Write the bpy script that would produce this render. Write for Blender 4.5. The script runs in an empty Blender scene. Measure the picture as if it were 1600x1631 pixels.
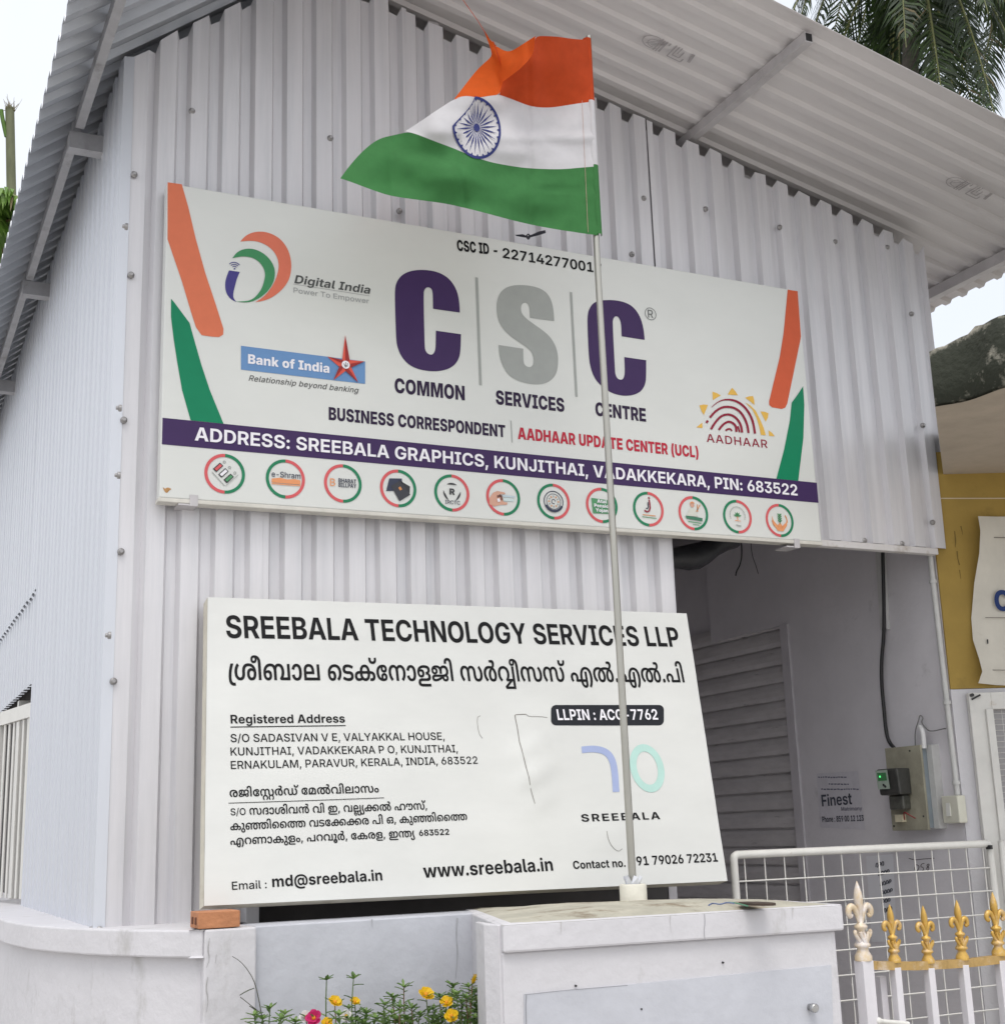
import bpy, math, random
import numpy as np
from mathutils import Vector, Matrix, noise
from mathutils.geometry import tessellate_polygon, delaunay_2d_cdt
R_ = math.radians
random.seed(7)
scene = bpy.context.scene
col = scene.collection

# ---------------------------------------------------------------- camera
FOC, YAW, PITCH, ROLL = 2150.755, R_(25.635), R_(13.2497), R_(-1.869)   # focal length in photo pixels
PW, PH, EYE = 1600.0, 1631.0, 1.55
def cam_axes():
    cy, sy, cp, sp = math.cos(YAW), math.sin(YAW), math.cos(PITCH), math.sin(PITCH)
    f = Vector((sy*cp, cy*cp, sp)); r = Vector((cy, -sy, 0)); u = r.cross(f)
    return r*math.cos(ROLL)+u*math.sin(ROLL), -r*math.sin(ROLL)+u*math.cos(ROLL), f
CR, CU, CF = cam_axes()
EYEV = Vector((0, 0, EYE))
cam_data = bpy.data.cameras.new('camera'); cam = bpy.data.objects.new('camera', cam_data); col.objects.link(cam)
cam_data.sensor_fit = 'VERTICAL'; cam_data.sensor_height = 24.0
cam_data.lens = 24.0*FOC/PH
cam_data.clip_start = 0.05; cam_data.clip_end = 2000
M4 = Matrix((CR, CU, -CF)).transposed().to_4x4(); M4.translation = EYEV
cam.matrix_world = M4
scene.camera = cam

# ---------------------------------------------------------------- sky, sun, exposure
SUN_EL, SUN_AZ = R_(62), R_(205)          # azimuth clockwise from +y (behind and a little left of the viewer)
w = bpy.data.worlds.new('World'); scene.world = w; w.use_nodes = True
nt = w.node_tree; nt.nodes.clear()
sky = nt.nodes.new('ShaderNodeTexSky'); sky.sky_type = 'NISHITA'; sky.sun_disc = False
sky.sun_elevation = SUN_EL; sky.sun_rotation = SUN_AZ; sky.air_density = 1.6; sky.dust_density = 6.0; sky.ozone_density = 1.0
hs = nt.nodes.new('ShaderNodeHueSaturation'); hs.inputs['Saturation'].default_value = 0.30; hs.inputs['Value'].default_value = 1.0
bg = nt.nodes.new('ShaderNodeBackground'); bg.inputs['Strength'].default_value = 0.14
wo = nt.nodes.new('ShaderNodeOutputWorld')
nt.links.new(sky.outputs[0], hs.inputs['Color']); tc = nt.nodes.new('ShaderNodeTexCoord'); cn = nt.nodes.new('ShaderNodeTexNoise'); cn.inputs['Scale'].default_value = 2.2; cn.inputs['Detail'].default_value = 5
cr = nt.nodes.new('ShaderNodeValToRGB'); cr.color_ramp.elements[0].position = 0.35; cr.color_ramp.elements[0].color = (4.0, 4.25, 4.7, 1); cr.color_ramp.elements[1].position = 0.7; cr.color_ramp.elements[1].color = (5.2, 5.25, 5.3, 1)
cm = nt.nodes.new('ShaderNodeMix'); cm.data_type = 'RGBA'; cm.inputs[0].default_value = 0.7      # cloud cover over the clear sky
nt.links.new(tc.outputs['Generated'], cn.inputs['Vector']); nt.links.new(cn.outputs['Fac'], cr.inputs[0])
nt.links.new(hs.outputs[0], cm.inputs[6]); nt.links.new(cr.outputs[0], cm.inputs[7]); nt.links.new(cm.outputs[2], bg.inputs['Color']); nt.links.new(bg.outputs[0], wo.inputs[0])
sl = bpy.data.lights.new('sun', 'SUN'); sl.energy = 0.55; sl.angle = R_(25); sl.color = (1.0, 0.96, 0.9)
so = bpy.data.objects.new('sun', sl); col.objects.link(so)
sd = Vector((math.sin(SUN_AZ)*math.cos(SUN_EL), math.cos(SUN_AZ)*math.cos(SUN_EL), math.sin(SUN_EL)))
so.rotation_euler = sd.to_track_quat('Z', 'Y').to_euler()
scene.view_settings.view_transform = 'Standard'; scene.view_settings.look = 'None'
scene.view_settings.exposure = 0.80; scene.view_settings.gamma = 1.0
scene.render.engine = 'CYCLES'; scene.cycles.max_bounces = 8; scene.cycles.diffuse_bounces = 5

# ---------------------------------------------------------------- survey helpers (photo pixel -> point on a real plane)
def ray(px, py):
    return CR*((px-PW/2)/FOC) + CU*(-(py-PH/2)/FOC) + CF
def at_x(px, py, X): d = ray(px, py); return EYEV + d*(X/d.x)
def at_y(px, py, Y): d = ray(px, py); return EYEV + d*(Y/d.y)
def at_z(px, py, Z): d = ray(px, py); return EYEV + d*((Z-EYE)/d.z)
class Plane:
    """a sign face: origin o, in-plane axes eu (reading direction), ev (up), n towards the viewer"""
    def __init__(s, o, eu, ev):
        s.o = Vector(o); s.eu = Vector(eu).normalized(); s.n = s.eu.cross(Vector(ev)).normalized(); s.ev = s.n.cross(s.eu).normalized()
    def uv(s, px, py):
        d = ray(px, py); t = (s.o-EYEV).dot(s.n)/d.dot(s.n); q = EYEV+d*t-s.o
        return (q.dot(s.eu), q.dot(s.ev))
    def p(s, u, v, off=0.0): return s.o+s.eu*u+s.ev*v+s.n*off

# ---------------------------------------------------------------- materials
MATS = {}
def lin(c):
    return tuple(((x/255.0)/12.92 if x/255.0 <= 0.04045 else ((x/255.0+0.055)/1.055)**2.4) for x in c)
def mat(name, color, rough=0.6, metal=0.0, var=0.06, scale=6.0, stretch=(1, 1, 1), bump=0.0, bscale=40.0, spec=0.5,
        trans=None, stain=None, sthr=(0.55, 0.75), sscale=3.0, sstretch=(1, 1, 1), emit=None, rvar=0.0, coat=0.0):
    if name in MATS: return MATS[name]
    m = bpy.data.materials.new(name); m.use_nodes = True; MATS[name] = m
    n = m.node_tree.nodes; L = m.node_tree.links; b = n['Principled BSDF']
    b.inputs['Roughness'].default_value = rough; b.inputs['Metallic'].default_value = metal
    b.inputs['Specular IOR Level'].default_value = spec
    if coat: b.inputs['Coat Weight'].default_value = coat; b.inputs['Coat Roughness'].default_value = 0.25
    geo = n.new('ShaderNodeNewGeometry')
    def mapped(st):
        mp = n.new('ShaderNodeMapping'); mp.inputs['Scale'].default_value = st; L.new(geo.outputs['Position'], mp.inputs['Vector']); return mp.outputs[0]
    out = None
    if var > 0:
        tx = n.new('ShaderNodeTexNoise'); tx.inputs['Scale'].default_value = scale; tx.inputs['Detail'].default_value = 6; tx.inputs['Roughness'].default_value = 0.65
        L.new(mapped(stretch), tx.inputs['Vector'])
        mr = n.new('ShaderNodeMapRange'); mr.inputs['From Min'].default_value = 0.3; mr.inputs['From Max'].default_value = 0.7
        mr.inputs['To Min'].default_value = 1-var; mr.inputs['To Max'].default_value = 1+var
        L.new(tx.outputs['Fac'], mr.inputs['Value'])
        mx = n.new('ShaderNodeMix'); mx.data_type = 'RGBA'; mx.blend_type = 'MULTIPLY'; mx.inputs[0].default_value = 1.0
        mx.inputs[6].default_value = (*color, 1); L.new(mr.outputs[0], mx.inputs[7]); out = mx.outputs[2]
        if rvar:
            r2 = n.new('ShaderNodeMapRange'); r2.inputs['From Min'].default_value = 0.3; r2.inputs['From Max'].default_value = 0.7
            r2.inputs['To Min'].default_value = rough-rvar; r2.inputs['To Max'].default_value = rough+rvar
            L.new(tx.outputs['Fac'], r2.inputs['Value']); L.new(r2.outputs[0], b.inputs['Roughness'])
    if stain:
        tx2 = n.new('ShaderNodeTexNoise'); tx2.inputs['Scale'].default_value = sscale; tx2.inputs['Detail'].default_value = 8; tx2.inputs['Roughness'].default_value = 0.7
        L.new(mapped(sstretch), tx2.inputs['Vector'])
        m2 = n.new('ShaderNodeMapRange'); m2.inputs['From Min'].default_value = sthr[0]; m2.inputs['From Max'].default_value = sthr[1]
        L.new(tx2.outputs['Fac'], m2.inputs['Value'])
        mx2 = n.new('ShaderNodeMix'); mx2.data_type = 'RGBA'; L.new(m2.outputs[0], mx2.inputs[0])
        if out: L.new(out, mx2.inputs[6])
        else: mx2.inputs[6].default_value = (*color, 1)
        mx2.inputs[7].default_value = (*stain, 1); out = mx2.outputs[2]
    if out: L.new(out, b.inputs['Base Color'])
    else: b.inputs['Base Color'].default_value = (*color, 1)
    if bump > 0:
        tb = n.new('ShaderNodeTexNoise'); tb.inputs['Scale'].default_value = bscale; tb.inputs['Detail'].default_value = 5
        L.new(mapped((1, 1, 1)), tb.inputs['Vector'])
        bp = n.new('ShaderNodeBump'); bp.inputs['Strength'].default_value = bump; bp.inputs['Distance'].default_value = 0.02
        L.new(tb.outputs['Fac'], bp.inputs['Height']); L.new(bp.outputs[0], b.inputs['Normal'])
    if emit: b.inputs['Emission Color'].default_value = (*emit[0], 1); b.inputs['Emission Strength'].default_value = emit[1]
    if trans:
        tl = n.new('ShaderNodeBsdfTranslucent'); ms = n.new('ShaderNodeMixShader'); ms.inputs[0].default_value = trans
        if out: L.new(out, tl.inputs['Color'])
        else: tl.inputs['Color'].default_value = (*color, 1)
        o = n['Material Output']; L.new(b.outputs[0], ms.inputs[1]); L.new(tl.outputs[0], ms.inputs[2]); L.new(ms.outputs[0], o.inputs['Surface'])
    return m
SHEET = mat('painted_sheet', (0.64, 0.63, 0.655), rough=0.42, metal=0.18, var=0.10, scale=2.2, stretch=(5, 5, 0.25), bump=0.30, bscale=3.2, stain=(0.46, 0.475, 0.51), sthr=(0.50, 1.0), sscale=4, sstretch=(4, 4, .2), rvar=0.1)
SHEET_SIDE = mat('side_sheet', (0.58, 0.60, 0.65), rough=0.40, metal=0.25, var=0.035, scale=2.0, stretch=(2, 2, 0.15))
SHEET_LEFT = mat('roof_sheet_sky_tint', (0.43, 0.45, 0.49), rough=0.4, metal=0.3, var=0.12, scale=3, stretch=(1, 4, 1), bump=0.10, bscale=6, stain=(.25, .26, .28), sthr=(.58, .9), sscale=4)  # darker bluish copy of the roof sheet, reflection put into the colour
SHEET_ROOF = mat('roof_sheet', (0.66, 0.635, 0.64), rough=0.5, metal=0.05, var=0.05, scale=3, stretch=(0.5, 3, 1), bump=0.08, bscale=6, stain=(0.36, 0.33, 0.33), sthr=(0.6, 0.95), sscale=2.0, sstretch=(.5, 2, 1))
TUBE_D = mat('tube_dark', (0.36, 0.36, 0.38), rough=0.45, metal=0.1, var=0.15, scale=9, stain=(.13, .12, .11), sthr=(.55, .8), sscale=8)
TUBE = mat('tube_grey', (0.50, 0.48, 0.49), rough=0.45, metal=0.1, var=0.12, scale=9, stain=(0.2, 0.18, 0.17), sthr=(0.6, 0.9), sscale=8)
SCREW = mat('screw_steel', (0.34, 0.33, 0.33), rough=0.4, metal=0.6, var=0.08, scale=200)
PLASTER = mat('white_plaster', (0.60, 0.61, 0.65), rough=0.75, var=0.07, scale=5, bump=0.35, bscale=22, stain=(0.30, 0.29, 0.28), sthr=(0.60, 0.92), sscale=2.6)
PLASTER_W = mat('white_plaster_bright', (0.585, 0.575, 0.60), rough=0.7, var=0.05, scale=3, bump=0.22, bscale=22, stain=(0.38, 0.37, 0.36), sthr=(0.58, 0.80), sscale=7, sstretch=(1, 1, .4))
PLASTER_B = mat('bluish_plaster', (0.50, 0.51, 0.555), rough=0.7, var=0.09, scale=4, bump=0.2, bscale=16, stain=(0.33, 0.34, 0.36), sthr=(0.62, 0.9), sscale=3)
PORCH = mat('grey_plaster', (0.66, 0.64, 0.67), rough=0.8, var=0.05, scale=4, bump=0.1, bscale=30, stain=(0.25, 0.24, 0.25), sthr=(0.62, 0.85), sscale=2.2)
DARK = mat('interior_shade', (0.09, 0.085, 0.085), rough=0.9, var=0.2, scale=4)  # near-black colour paints the unlit interior
BLACKP = mat('black_plastic', (0.02, 0.02, 0.022), rough=0.45, var=0.2, scale=30)
GROUND = mat('concrete_ground', (0.46, 0.44, 0.41), rough=0.9, var=0.15, scale=1.5, bump=0.3, bscale=30)

# ---------------------------------------------------------------- mesh helpers
class MB:
    def __init__(s): s.v = []; s.f = []; s.m = []; s.sm = []
    def add(s, vs, fs, mi=0, smooth=False):
        o = len(s.v); s.v += [tuple(v) for v in vs]
        for f in fs: s.f.append(tuple(o+i for i in f)); s.m.append(mi); s.sm.append(smooth)
    def hexa(s, c, mi=0):           # c: 8 corners, bottom ring 0-3 then top ring 4-7
        s.add(c, [(3, 2, 1, 0), (4, 5, 6, 7), (0, 1, 5, 4), (1, 2, 6, 5), (2, 3, 7, 6), (3, 0, 4, 7)], mi)
    def box(s, x0, x1, y0, y1, z0, z1, mi=0):
        s.hexa([(x0, y0, z0), (x1, y0, z0), (x1, y1, z0), (x0, y1, z0), (x0, y0, z1), (x1, y0, z1), (x1, y1, z1), (x0, y1, z1)], mi)
    def bar(s, a, b, wx, wy, up=(0, 0, 1), mi=0):
        a = Vector(a); b = Vector(b); d = (b-a).normalized(); u = Vector(up)
        if abs(d.dot(u)) > .98: u = Vector((0, 1, 0))
        r = d.cross(u).normalized()*wx/2; q = r.cross(d).normalized()*wy/2
        s.hexa([a-r-q, a+r-q, a+r+q, a-r+q, b-r-q, b+r-q, b+r+q, b-r+q], mi)
    def tube(s, pts, rad, seg=8, mi=0, caps=True, smooth=True):
        pts = [Vector(p) for p in pts]; n = len(pts); rr = rad if isinstance(rad, (list, tuple)) else [rad]*n
        vs = []; ref = None
        for i, p in enumerate(pts):
            d = (pts[min(i+1, n-1)]-pts[max(i-1, 0)]).normalized()
            if ref is None: ref = Vector((0, 0, 1)) if abs(d.z) < .9 else Vector((0, 1, 0))
            a = d.cross(ref).normalized(); b = a.cross(d).normalized(); ref = b
            for k in range(seg):
                t = 2*math.pi*k/seg; vs.append(p+a*math.cos(t)*rr[i]+b*math.sin(t)*rr[i])
        fs = [(i*seg+k, i*seg+(k+1) % seg, (i+1)*seg+(k+1) % seg, (i+1)*seg+k) for i in range(n-1) for k in range(seg)]
        s.add(vs, fs, mi, smooth)
        if caps:
            s.add(vs[:seg], [tuple(range(seg))], mi); s.add(vs[-seg:], [tuple(reversed(range(seg)))], mi)
    def lathe(s, base, prof, seg=14, mi=0, axis=(0, 0, 1), sq=1.0):
        ax = Vector(axis).normalized(); r0 = Vector((1, 0, 0)) if abs(ax.x) < .9 else Vector((0, 1, 0))
        a = ax.cross(r0).normalized(); b = ax.cross(a); base = Vector(base); vs = []
        for r, h in prof:
            for k in range(seg):
                t = 2*math.pi*k/seg; vs.append(base+ax*h+a*math.cos(t)*r+b*math.sin(t)*r*sq)
        fs = [(i*seg+k, i*seg+(k+1) % seg, (i+1)*seg+(k+1) % seg, (i+1)*seg+k) for i in range(len(prof)-1) for k in range(seg)]
        s.add(vs, fs, mi, True)
        s.add(vs[:seg], [tuple(range(seg))], mi); s.add(vs[-seg:], [tuple(reversed(range(seg)))], mi)
    def grid(s, rows, mi=0, smooth=True):
        nr = len(rows); nc = len(rows[0])
        s.add([p for r in rows for p in r], [(i*nc+j, i*nc+j+1, (i+1)*nc+j+1, (i+1)*nc+j) for i in range(nr-1) for j in range(nc-1)], mi, smooth)
    def poly(s, pts3, mi=0):        # flat filled polygon (may be concave)
        s.polys([pts3], mi)
    def polys(s, loops, mi=0):      # first loop with holes, even-odd
        loops = [[Vector(p) for p in l] for l in loops]
        tri = tessellate_polygon(loops); fl = [p for l in loops for p in l]
        s.add(fl, [tuple(t) for t in tri], mi)
    def prism(s, pts3, depth, mi=0):
        d = Vector(depth); p = [Vector(q) for q in pts3]; n = len(p)
        s.poly(p, mi); s.poly([q+d for q in p], mi)
        s.add(p+[q+d for q in p], [(i, (i+1) % n, n+(i+1) % n, n+i) for i in range(n)], mi)
    def build(s, name, mats, parent=None, loc=None):
        if not isinstance(mats, (list, tuple)): mats = [mats]
        off = Vector(loc) if loc is not None else (parent_world(parent) if parent else Vector((0, 0, 0)))
        me = bpy.data.meshes.new(name)
        me.from_pydata([tuple(Vector(v)-off) for v in s.v], [], s.f)
        for m in mats: me.materials.append(m)
        me.polygons.foreach_set('material_index', s.m); me.polygons.foreach_set('use_smooth', s.sm)
        me.validate(); me.update()
        o = bpy.data.objects.new(name, me); col.objects.link(o)
        if parent:
            o.parent = parent
            if loc is not None: o.location = off-parent_world(parent)
        else: o.location = off
        return o
WORLD_LOC = {}
def parent_world(o):
    v = Vector((0, 0, 0))
    while o is not None: v = v+o.location; o = o.parent
    return v
def tag(o, label=None, cat=None, group=None, kind=None):
    if label: o['label'] = label
    if cat: o['category'] = cat
    if group: o['group'] = group
    if kind: o['kind'] = kind
    return o
def thing(name, label, cat, loc=(0, 0, 0), group=None):
    o = bpy.data.objects.new(name, None); col.objects.link(o); o.location = loc; o.empty_display_size = 0.1
    return tag(o, label, cat, group)
def recalc(o):
    import bmesh
    b = bmesh.new(); b.from_mesh(o.data); bmesh.ops.remove_doubles(b, verts=b.verts, dist=1e-5); bmesh.ops.recalc_face_normals(b, faces=b.faces); b.to_mesh(o.data); b.free(); return o
def bevel(o, wd=0.004, seg=2):
    recalc(o)
    m = o.modifiers.new('bevel', 'BEVEL'); m.width = wd; m.segments = seg; m.limit_method = 'ANGLE'; m.angle_limit = R_(40); return o

# ---------------------------------------------------------------- lettering (outline data at the end of this block)
FONTDATA={
'bold': (
63,65,370,2,14,19,0,249,364,203,0,257,-364,-171,0,-113,173,-22,35,-44,80,-23,48,39,0,-24,-48,-44,-80,-19,-35,-111,-173,4,177,81,1,61,389,0,1,-61,66,328,3,20,61,0,1,364,293,0,80,0,108,-24,56,-42,1,-27,0,-22,-34,-32,-60,-21,-37,-4,
1,-3,42,-1,72,-22,44,-38,1,-27,0,-29,-56,-46,-112,-26,-81,0,10,215,62,129,0,62,0,60,25,1,21,0,15,-28,22,-54,13,-35,0,-131,0,10,215,212,119,0,32,0,48,11,28,21,1,14,0,20,-56,24,-49,0,-119,0,67,368,1,38,383,-5,-98,0,-156,44,-88,84,1,
59,0,59,90,84,154,44,99,0,62,0,110,-18,82,-34,54,-49,9,-31,-155,0,-4,15,-28,24,-42,16,-52,9,-31,0,-58,0,-84,-29,-46,-53,1,-37,0,-38,46,-53,84,-28,59,0,32,0,52,9,42,16,28,23,5,15,157,0,-6,-27,-50,-47,-82,-37,-110,-20,68,358,2,22,
319,0,-187,0,1,66,183,0,70,0,92,25,48,51,1,40,0,40,-48,51,-92,25,-69,0,-185,0,1,66,197,0,108,0,160,-44,86,-82,1,-56,0,-56,-86,-82,-160,-44,4,215,364,1,-364,-153,0,1,364,69,304,1,12,61,0,1,364,503,0,1,-65,-347,0,1,-84,323,0,1,-63,
-321,0,1,-87,351,0,1,-65,70,293,1,10,61,0,1,364,493,0,1,-65,-337,0,1,-95,309,0,1,-63,-307,0,1,-141,71,373,1,40,385,-5,-102,0,-156,46,-86,83,1,57,0,59,90,84,154,45,99,0,62,0,108,-18,84,-33,52,-46,9,-27,-155,0,-8,13,-26,20,-40,15,
-50,8,-29,0,-58,0,-86,-28,-46,-53,1,-38,0,-38,46,-53,86,-28,59,0,52,0,74,19,40,34,1,22,35,-2,-189,0,1,59,307,0,1,-47,0,-47,-82,-69,-142,-37,72,369,1,12,61,0,1,364,155,0,1,-146,311,0,1,146,155,0,1,-364,-153,0,1,153,-309,0,1,-153,
73,226,1,12,35,0,1,63,115,0,1,237,-113,0,1,64,385,0,1,-64,-115,0,1,-237,117,0,1,-63,74,289,1,18,275,-5,-114,0,-130,60,1,55,1,23,153,0,1,-24,0,-25,50,-26,43,0,42,0,50,26,1,25,1,255,153,0,1,-254,0,-56,-130,-59,75,356,3,10,175,78,1,
78,22,19,46,33,50,33,33,19,175,104,189,0,-307,-179,-11,2,7,61,0,1,364,155,0,1,-98,-1,-94,3,-37,1,-135,4,515,0,-213,163,97,57,299,-220,76,282,1,6,61,0,1,364,155,0,1,-299,319,0,1,-65,77,461,1,46,61,0,1,364,235,0,115,-163,6,-12,20,
-37,20,-42,18,-39,7,-14,-31,0,4,14,18,39,20,42,20,37,9,12,113,163,235,0,1,-364,-153,0,1,169,0,12,2,35,2,42,2,41,1,19,13,0,-10,-20,-22,-43,-24,-41,-20,-34,-7,-11,-115,-169,-129,0,-117,169,-8,11,-20,34,-24,40,-24,43,-9,21,15,0,2,
-18,2,-42,2,-41,2,-36,1,-12,1,-169,78,375,1,28,61,0,1,364,169,0,227,-181,16,-13,36,-32,36,-38,19,-22,-15,-7,-2,19,-6,46,-2,42,1,13,1,173,157,0,1,-364,-167,0,-205,164,-20,17,-40,35,-44,43,-27,28,23,2,4,-26,4,-48,2,-39,1,-12,1,-164,
79,382,2,16,383,-5,-98,0,-154,44,-90,84,1,59,0,59,90,84,154,44,99,0,96,0,156,-44,90,-84,1,-59,0,-59,-90,-84,-156,-44,16,383,63,56,0,82,27,48,54,1,38,0,38,-48,53,-82,28,-55,0,-56,0,-84,-28,-46,-53,1,-38,0,-38,46,-53,84,-28,80,322,
1,24,61,0,1,364,289,0,82,0,118,-31,64,-55,1,-37,0,-36,-64,-55,-120,-30,-83,0,-187,0,1,63,169,0,44,0,58,14,28,27,1,17,0,18,-28,27,-58,14,-43,0,-109,0,1,-300,82,328,2,24,61,0,1,364,289,0,84,0,118,-30,62,-53,1,-36,0,-37,-64,-52,-120,
-28,-83,0,-191,0,1,62,175,0,44,0,56,13,30,24,1,18,0,17,-30,25,-58,13,-41,0,-111,0,1,-300,4,467,0,-171,165,165,0,179,-165,83,328,1,51,333,-5,-90,0,-130,27,-72,55,-1,39,151,0,2,-19,36,-25,64,-13,43,0,40,0,58,11,34,20,1,14,0,12,-28,
16,-56,12,-41,5,-77,9,-98,12,-106,49,1,40,0,33,70,49,126,28,81,0,82,0,122,-28,68,-51,3,-33,-147,0,-4,22,-66,26,-55,0,-38,0,-52,-11,-30,-19,1,-12,0,-12,30,-17,54,-11,35,-4,67,-8,52,-6,82,-18,58,-25,30,-35,1,-22,0,-34,-68,-49,-128,
-27,84,329,1,8,33,299,1,65,597,0,1,-65,-221,0,1,-299,-153,0,1,299,85,361,1,22,361,-5,-90,0,-136,33,-74,60,1,40,1,236,153,0,1,-230,0,-21,38,-32,66,-19,47,0,44,0,66,19,38,32,1,21,1,230,153,0,1,-236,0,-40,-74,-60,-136,-33,86,369,1,
14,273,0,-253,364,171,0,115,-173,20,-34,46,-81,25,-47,-37,0,24,48,42,80,23,34,111,173,169,0,-247,-364,89,361,1,16,287,0,1,135,-267,229,179,0,123,-112,18,-16,30,-32,15,-20,-31,0,14,20,30,32,17,16,119,112,179,0,-263,-229,1,-135,97,
287,2,40,213,-5,-52,0,-82,18,-46,35,1,27,0,23,32,30,58,18,74,10,41,2,46,2,58,4,26,9,1,9,1,1,0,11,-20,15,-36,8,-25,0,-28,0,-40,-8,-24,-15,-5,-9,-137,8,10,24,62,36,100,19,67,0,48,0,84,-11,62,-23,36,-34,1,-23,1,-181,-143,0,1,37,-3,0,
-14,-12,-42,-20,-60,-10,18,255,47,34,0,50,13,30,22,1,14,1,28,-8,-2,-24,-4,-28,-3,-32,-2,-11,-1,-26,-2,-40,-8,-22,-14,1,-11,0,-9,20,-14,36,-7,98,311,2,23,365,-5,-40,0,-60,13,-42,22,-11,12,-3,0,1,-42,-147,0,1,364,151,0,1,-139,5,0,
12,12,40,22,60,13,43,0,62,0,100,-32,58,-62,1,-44,0,-44,-58,-62,-100,-33,16,321,56,36,0,50,19,26,35,1,24,0,23,-26,35,-50,20,-35,0,-38,0,-50,-19,-28,-35,1,-24,0,-24,28,-35,52,-19,99,290,1,38,301,-5,-80,0,-120,34,-64,63,1,41,0,42,64,
62,120,35,81,0,50,0,84,-13,66,-26,40,-35,7,-22,-141,-8,-4,10,-18,17,-24,12,-34,6,-21,0,-36,0,-52,-20,-26,-36,1,-24,0,-23,26,-36,52,-20,37,0,22,0,34,6,26,12,16,18,5,10,143,-8,-6,-22,-40,-36,-64,-26,-84,-13,100,311,2,23,259,-5,-64,
0,-102,33,-56,62,1,44,0,44,58,62,100,32,63,0,42,0,60,-13,40,-22,13,-12,5,0,1,139,151,0,1,-364,-147,0,1,42,-5,0,-10,-12,-42,-22,-60,-13,16,303,56,36,0,52,19,28,35,1,24,0,24,-28,35,-52,19,-35,0,-36,0,-50,-20,-28,-35,1,-23,0,-24,28,
-35,50,-19,101,293,1,40,303,-5,-82,0,-120,34,-64,62,1,42,0,41,64,63,118,35,79,0,54,0,94,-18,70,-35,38,-51,1,-33,1,-20,-459,0,1,47,389,0,-69,-12,0,20,-26,30,-50,16,-35,0,-36,0,-52,-17,-28,-28,1,-19,1,-33,0,-22,30,-31,56,-15,39,0,
26,0,40,7,30,14,9,10,137,-8,-12,-24,-68,-36,-100,-19,102,196,2,4,365,268,1,-58,-353,0,1,58,17,105,0,1,292,0,28,44,37,78,18,55,0,32,0,56,-4,13,-1,-17,-57,-8,1,-28,1,-13,0,-32,0,-26,-14,1,-15,1,-286,103,311,2,38,303,-107,-70,0,-102,
19,-62,33,-11,21,137,11,6,-8,28,-13,44,-9,33,0,54,0,60,27,1,26,1,47,-7,0,-12,-13,-40,-20,-58,-11,-39,0,-64,0,-100,30,-58,59,1,43,0,44,58,61,102,32,61,0,42,0,60,-13,42,-22,13,-12,5,0,1,43,149,0,1,-262,0,-39,-66,-50,-118,-24,16,303,
60,36,0,52,18,28,34,1,24,0,23,-28,34,-52,19,-35,0,-36,0,-50,-19,-28,-34,1,-23,0,-24,28,-34,50,-18,104,306,1,23,209,153,1,-153,-149,0,1,364,149,0,1,-164,-15,0,22,34,88,38,71,0,56,0,84,-25,46,-45,1,-32,1,-170,-149,0,1,156,0,25,-52,
28,-43,0,-30,0,-46,-13,-26,-25,105,133,2,4,59,0,1,268,151,0,1,-268,12,133,301,-34,0,-48,23,1,16,0,16,48,23,35,0,36,0,48,-23,1,-16,0,-16,-48,-23,107,286,3,7,195,77,1,89,21,0,175,102,175,0,-231,-135,-37,0,4,59,0,1,364,151,0,1,-364,
4,397,0,-157,116,99,53,237,-169,108,150,1,16,225,-1,-86,0,-80,35,1,37,1,293,151,0,1,-284,0,-12,18,-11,23,0,10,0,12,1,7,0,15,-55,-10,-1,-34,-3,109,453,1,42,59,0,1,268,141,0,7,-65,-9,0,12,24,50,31,66,14,37,0,60,0,78,-36,15,-36,-15,
0,10,24,54,32,74,16,43,0,50,0,80,-21,44,-42,1,-29,1,-180,-149,0,1,165,0,23,-48,22,-35,0,-28,0,-40,-12,-20,-21,1,-14,1,-163,-145,0,1,167,0,20,-46,23,-37,0,-24,0,-40,-12,-24,-22,1,-16,1,-160,110,306,1,23,209,153,1,-153,-149,0,1,268,
145,0,3,-68,-13,0,22,34,88,38,71,0,56,0,84,-25,46,-45,1,-32,1,-170,-149,0,1,156,0,25,-52,28,-43,0,-30,0,-46,-13,-26,-25,111,302,2,16,303,-5,-82,0,-120,34,-64,63,1,41,0,42,64,62,120,35,83,0,82,0,120,-35,64,-62,1,-42,0,-41,-64,-63,
-120,-34,16,303,54,36,0,52,20,26,36,1,23,0,24,-26,36,-52,20,-35,0,-36,0,-52,-20,-26,-36,1,-24,0,-23,26,-36,52,-20,112,311,2,23,59,-102,1,370,149,0,1,-42,5,0,12,12,42,21,60,13,43,0,62,0,100,-32,58,-62,1,-44,0,-44,-58,-62,-100,-33,
-63,0,-40,0,-60,13,-40,22,-11,12,-3,0,1,-144,16,321,56,36,0,50,19,26,35,1,24,0,23,-26,35,-50,20,-35,0,-38,0,-50,-19,-28,-35,1,-24,0,-24,28,-35,52,-19,114,199,1,20,59,0,1,268,147,0,1,-47,5,0,14,25,66,25,49,0,12,0,24,-1,11,-1,1,-66,
-8,1,-38,2,-17,0,-30,0,-52,-14,-28,-26,1,-17,1,-149,115,275,1,44,277,-6,-66,0,-104,20,-66,37,-5,26,143,8,8,-18,52,-18,43,0,40,0,46,15,1,11,0,11,-34,12,-33,4,-93,9,-78,8,-78,39,1,30,0,26,56,38,104,20,69,0,66,0,98,-19,58,-35,9,-24,
-135,-8,-6,15,-46,18,-37,0,-36,0,-46,-15,1,-12,0,-10,32,-13,35,-4,101,-9,80,-8,76,-36,1,-29,0,-27,-62,-40,-108,-22,116,185,2,4,343,268,1,-58,-331,0,1,58,16,89,335,153,0,1,-254,0,-13,22,-11,27,0,10,0,32,1,9,1,15,-57,-22,-3,-48,-2,
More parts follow.
